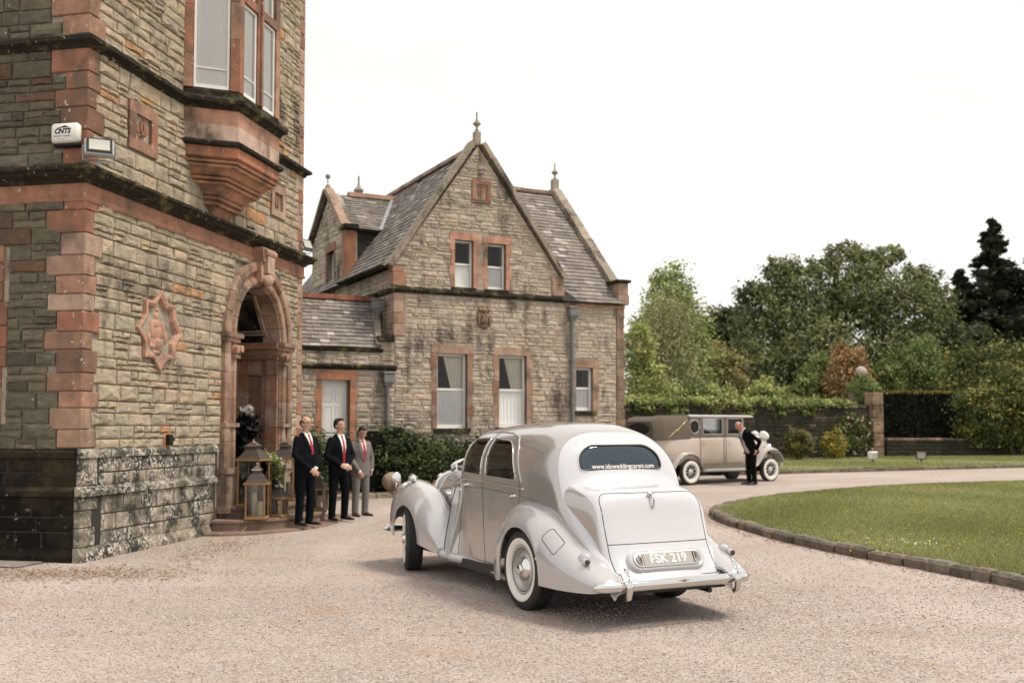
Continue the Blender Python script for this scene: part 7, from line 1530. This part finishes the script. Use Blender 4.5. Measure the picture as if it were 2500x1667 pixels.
plant('broadleaf_tree', 'dark shadowy tree under the conifers at the right', 'tree', [(26.6, 63, 6.2, 2.2, 1.8, 2.6), (30.0, 63, 7.2, 2.8, 2.1, 3.2), (28.5, 62, 3.6, 3.8, 2.0, 2.4), (25.0, 62, 4.8, 1.6, 1.4, 2.0)], 30000, .13, G['con'], 13, r0=.25, group=TB)
plant('broadleaf_tree', 'leafy green tree beyond the conifers, past the right edge', 'tree', [(38, 60, 5.5, 4.2, 2.5, 4.5), (43, 62, 5.0, 4, 2.5, 4.0)], 22000, .16, G['dark']+G['cedar'], 18, r0=.3, group=TB)
plant('tall_shrub', 'pale leafy climber-covered shrub hugging the right corner of the house', 'shrub', [(5.0, 40, 4.7, .6, .55, 1.0), (5.25, 40, 3.4, .68, .6, 1.2), (6.1, 41, 2.7, .7, .6, .9), (5.3, 40.2, 2.2, .9, .6, .9)], 15000, .065, G['light'], 14, r0=.06, group=SBG)
plant('tall_shrub', 'rounded olive-gold shrub left of the great spreading tree', 'shrub', [(10.1, 52, 4.9, 1.0, .9, 1.2), (10.9, 52, 4.0, 1.05, .9, 1.5)], 8000, .10, G['olive'], 15, r0=.08, group=SBG)
for i, (lab, bl, pl, nn) in enumerate((('low fresh green shrub over the wall beside the house shrub', [(7.6, 44, 2.7, .75, .6, .8)], 'mid', 3500), ('low pale shrub over the wall behind the rear of the beige car', [(9.2, 46, 2.7, .9, .75, .85)], 'light', 4500), ('small rounded pale shrub over the wall above the driver', [(11.0, 45, 2.9, .65, .57, .85)], 'light', 4000), ('low bright green shrub over the wall right of the driver', [(12.5, 46, 2.7, .8, .66, .75)], 'light', 4000))):
    plant('garden_shrub', lab, 'shrub', bl, nn, .075, G[pl], 20+i, r0=.05, group=SBG, limbs=6)
plant('garden_shrub', 'bright mid-green shrub left of the coppery one', 'shrub', [(14.1, 47, 3.6, .8, .72, 1.3), (13.2, 46, 3.1, .5, .45, 1.0)], 7500, .085, G['mid'], 26, r0=.06, group=SBG)
plant('copper_shrub', 'reddish coppery shrub behind the ivy-capped gate pier', 'shrub', [(14.85, 45.5, 3.5, .75, .66, 1.4), (14.7, 45.3, 4.7, .3, .3, .7), (15.4, 45.4, 4.4, .3, .3, .7)], 6500, .08, G['copper'], 27, r0=.06, group=SBG, spread=.25)
plant('garden_shrub', 'large domed green shrub right of the gate pier', 'shrub', [(20.9, 53, 4.4, 1.4, 1.25, 1.7), (19.1, 52, 3.9, .8, .7, 1.3)], 16000, .075, G['mid'], 28, r0=.08, group=SBG)
plant('garden_shrub', 'dark green shrub high between the domed shrub and the conifers', 'shrub', [(24.5, 55, 5.6, 1.5, 1.3, 1.8), (25.6, 55, 3.8, 1.5, 1.2, 1.8)], 8000, .12, G['dark'], 29, r0=.1, group=SBG)
plant('laurel', 'big glossy laurel rising behind the clipped hedge at the right', 'shrub', [(21.6, 48, 3.7, 1.3, 1.2, 1.7), (23.4, 48, 3.9, 1.35, 1.2, 1.8)], 16000, .085, G['laurel'], 30, r0=.1, group=SBG)
plant('laurel', 'broad dark laurel with yellow shoots in front of the hedge at the right edge', 'shrub', [(19.75, 43.2, 2.15, 1.05, .6, 1.35), (21.2, 43.4, 2.5, 1.2, .7, 1.7), (22.6, 43.8, 2.4, 1.2, .7, 1.6)], 20000, .07, G['laurel'], 31, r0=.1, group=SBG)
# clipped hedge: dense box of small leaves round a dark inner body
HG = thing('clipped_hedge', 'dark clipped hedge with a yellowish top above the low wall', 'hedge', (15.6, wl_(15.6)+1.0, g(43)), fz(76)); q = np.random.default_rng(40); n = 30000
X = q.uniform(-.4, 9, n); side = q.random(n); Z = np.where(side < .72, q.uniform(.3, 2.8, n), 2.8+q.normal(0, .03, n)); Yh = np.where(side < .72, q.normal(0, .03, n), q.uniform(0, 1.1, n)); P = np.stack([X, Yh, Z], 1); d = q.normal(size=P.shape); d /= np.linalg.norm(d, axis=1)[:, None]; e_ = np.cross(d, q.normal(size=P.shape)); e_ /= np.linalg.norm(e_, axis=1)[:, None]; s = .05*q.uniform(.6, 1.5, n)[:, None]
tp = np.array(G['yew'])[q.integers(0, 3, n)]; up_ = (Z > 2.72) & (q.random(n) < .75); tp[up_] = np.array([.25, .20, .045])*q.uniform(.6, 1.2, (up_.sum(), 1))
np_mesh('leaves', np.stack([P-d*s, P+e_*s*.5, P+d*s, P-e_*s*.5], 1).reshape(-1, 3), np.arange(4*n).reshape(-1, 4), MATS['leaf'], HG, tint=np.repeat(tp*q.uniform(.7, 1.3, (n, 1)), 4, 0))
m = MB(); m.box(-.4, 9, .04, 1.1, 0, 2.77); m.build('inner_twigs', MATS['yew_twigs'] if 'yew_twigs' in MATS else M('yew_twigs', (.015, .018, .010), .95, n=(4, .4)), HG)
# ivy along the wall top, rose on the wall, ivy-capped pier
IV = thing('wall_ivy', 'pale green ivy and creeper spilling along the top of the garden wall', 'ivy', (1.0, wl_(1.0), g(37)), fz(WANG)); bl = [(x_, .2, 2.32+.05*math.sin(x_*2.1), .55, .42, .17) for x_ in np.arange(2.2, 13.6, .55)]+[(x_, -.05, 2.05, .4, .14, .25) for x_ in np.arange(2.6, 13, 1.5)]
V, F, C = leaves(bl, 15000, .06, G['light']+G['mid'], 41, spread=.25, up=.8); np_mesh('leaves', V, F, MATS['leaf'], IV, tint=C)
RS_ = thing('climbing_rose', 'climbing rose with pale pink blooms on the wall left of the stone post', 'rose', (13.9, wl_(13.9)-.1, g(41)), fz(WANG)); bl = [(0, -.06, 1.1, .75, .12, .8), (-.7, -.06, .8, .5, .12, .6)]; V, F, C = leaves(bl, 3500, .05, G['dark']+G['mid'], 42, spread=.3); np_mesh('leaves', V, F, MATS['leaf'], RS_, tint=C)
M('rose_pink', (.62, .45, .42), .7); q = random.Random(4); stb = MB(); [stb.tube([(q.uniform(-.2, .2), -.05, 0), (q.uniform(-.5, .5), -.08, .9), (q.uniform(-.7, .7), -.08, 1.6)], [.02, .014, .006], 5) for _ in range(5)]; stb.build('stem', MATS['bark'], RS_)
for _ in range(26): m = MB(); m.ell((q.uniform(-.9, .75), -.16, q.uniform(.1, 1.75)), (.055*q.uniform(.6, 1.2), .04, .05), 8, 6); m.build('bloom', MATS['rose_pink'], RS_, smooth=True)
GP = thing('gate_pier', 'ivy-covered gate pier with a pale stone ball on top, behind the post', 'gate pier', (14.75, 43.2, g(43)), fz(WANG)); m = MB(); m.cbox(-.4, .4, -.4, .4, 0, 3.0, .03, (.3, .22, .17)); m.build('shaft', MATS['garden_stone'], GP)
m = MB(); m.lathe([(.12, 3.4), (.16, 3.52), (.09, 3.6), (.17, 3.66), (.235, 3.8), (.22, 3.92), (.12, 4.04), (0, 4.07)], (0, 0, -.20), 'z', 16, (.46, .38, .34)); m.build('ball_finial', MATS['house_stone'], GP, smooth=True)
V, F, C = leaves([(0, -.1, 2.9, .62, .5, .14), (0, -.1, 3.12, .42, .4, .2), (0, -.05, 3.35, .18, .18, .14), (-.5, -.35, 2.5, .12, .12, .55), (.1, -.42, 2.5, .5, .1, .4)], 4500, .055, G['mid'], 43, spread=.3); np_mesh('ivy', V, F, MATS['leaf'], GP, tint=C)
plant('golden_shrub', 'small olive rounded shrub on the verge just right of the beige car', 'shrub', [(10.95, 39.3, .98, .48, .45, .52), (11.1, 39.2, 1.15, .32, .3, .40)], 4500, .05, [(.16, .16, .05), (.11, .125, .04), (.22, .19, .05)], 50, r0=.04, group='small shrubs on the verge', limbs=8, up=1.0)
plant('golden_shrub', 'small golden shrub on the verge in front of the climbing rose', 'shrub', [(12.5, 39.9, 1.0, .42, .40, .50), (12.55, 39.8, 1.2, .28, .26, .36)], 4000, .05, G['gold'], 51, r0=.04, group='small shrubs on the verge', limbs=8, up=1.0)
# planting and edging at the house
bed = [Vector((-4.0, 21.3)), Vector((-3.2, 22.0)), Vector((-2.3, 22.6)), Vector((-1.0, 23.3)), Vector((.6, 24.1)), Vector((2.4, 25.0))]; BP = smooth_path(bed, .05)
m = MB(); nrm_ = Vector((-.43, .90)); m.ringgrid([[(p.x+nrm_.x*d, p.y+nrm_.y*d, g(p.y)+z) for p in BP[::8]] for d, z in ((0, .02), (.1, .10), (1.6, .16))], False, False); BED = m.build('flower_bed', MATS['soil'], kind='structure', recalc=False)
kerb_run([Vector((p.x, p.y)) for p in BP], BED, .14, .12, (.4, .7), 30, lambda r: hsv_j((.27, .215, .165), r, .15))
HB = 'dark green shrubs along the house front'
for i, (lab, bl, nn) in enumerate((('bushy shrub below the downpipe, tallest of the row along the house', [(-2.55, 23.05, .85, .72, .55, .70), (-2.7, 23.1, 1.25, .45, .4, .38)], 8000), ('dark green shrub under the left ground floor window', [(-1.6, 23.5, .75, .62, .5, .66)], 6000), ('dark green shrub under the right ground floor window', [(-.75, 23.95, .75, .62, .5, .62), (-.2, 24.2, .7, .5, .45, .6)], 7000), ('shrub left of the dark stair parapet, behind the two men in navy', [(-4.15, 21.9, .75, .5, .5, .75), (-4.4, 22.2, 1.0, .4, .4, .55)], 6000))):
    plant('house_shrub', lab, 'shrub', bl, nn, .042, [(.040, .062, .020), (.07, .10, .034), (.02, .034, .012), (.11, .15, .05)], 60+i, r0=.03, group=HB, limbs=8, up=.8, spread=.2)
BALL = thing('stone_ball', 'weathered stone ball on the edging in front of the house shrubs', 'stone ball', (-2.62, 22.35, g(22.4)+.07), 0); m = MB(); m.ell((0, 0, .27), (.21, .21, .21), 24, 16, (.36, .27, .20)); m.build('ball', MATS['house_stone'], BALL, smooth=True); m = MB(); m.lathe([(.13, 0), (.14, .04), (.09, .09)], (0, 0, 0), 'z', 16, (.33, .25, .19)); m.build('foot', MATS['house_stone'], BALL, smooth=True)
# porch plant and garland
PL = thing('porch_plant', 'tall blackish leafy plant with pale blooms on top inside the porch', 'plant', tuple(MT @ Vector((5.0, .30, .40))), 0); m = MB(); m.lathe([(.0, 0), (.15, 0), (.2, .3), (.21, .32), (.18, .33)], (0, 0, 0), 'z', 18); m.build('pot', MATS['black_iron'], PL, smooth=True, sharp=40)
V, F, C = leaves([(0, 0, 1.0, .18, .18, .40), (-.02, 0, .65, .18, .18, .32)], 2200, .06, [(.006, .007, .005), (.010, .011, .008)], 70, spread=.25); np_mesh('leaves', V, F, MATS['leaf'], PL, tint=C); V, F, C = leaves([(.05, 0, 1.50, .09, .09, .07)], 260, .04, [(.62, .55, .50)], 71, spread=.3); np_mesh('blooms', V, F, MATS['leaf'], PL, tint=C); m = MB(); m.tube([(0, 0, .3), (.02, 0, 1.0), (.05, 0, 1.5)], [.02, .015, .008], 6); m.build('stem', MATS['bark'], PL)
GD = thing('garland', 'trailing green garland with white flowers over a dark rail beside the largest lantern', 'garland', tuple(MT @ Vector((4.35, -.30, .39))), fz(11.3)); m = MB(); [m.tube([(x_, 0, 0), (x_, 0, .72)], .012, 6) for x_ in (0, .5)]; m.tube([(-.02, 0, .72), (.52, 0, .72)], .014, 6); m.build('rail', MATS['black_iron'], GD)
V, F, C = leaves([(.0, -.05, .76, .16, .09, .06), (.25, -.06, .70, .16, .09, .08), (.42, -.08, .56, .08, .07, .16)], 1500, .028, G['mid']+G['grey'], 72, spread=.35, up=.5); np_mesh('leaves', V, F, MATS['leaf'], GD, tint=C)
for a_, b_ in ((.05, .74), (.3, .72), (.44, .55), (.46, .7)): m = MB(); m.ell((a_, -.14, b_), (.024, .02, .022), 8, 6); m.build('flower', MATS['flower_white'], GD, smooth=True)
# spot lamps in the verge
for lab, x_, y_, mt, rz_ in (('small white spot lamp in the verge grass below the stone post', 13.1, 37.3, 'white_paint', .5), ('small dark spot lamp in the verge grass right of the white one', 14.7, 36.9, 'lantern_metal', -.3)):
    S_ = thing('spot_lamp', lab, 'spot lamp', (x_, y_, g(y_)+.08), rz_, 'spot lamps in the verge'); m = MB(); m.tube([(0, 0, -.1), (0, 0, .16)], .025, 6); m.build('spike', MATS['black_iron'], S_)
    m = MB(); m.cbox(-.17, .17, -.10, .10, .12, .40, .03); m.build('housing', MATS[mt], S_); m = MB(); m.box(-.13, .13, -.108, -.1, .16, .36); m.build('lamp_glass', MATS['lamp_glass'], S_)
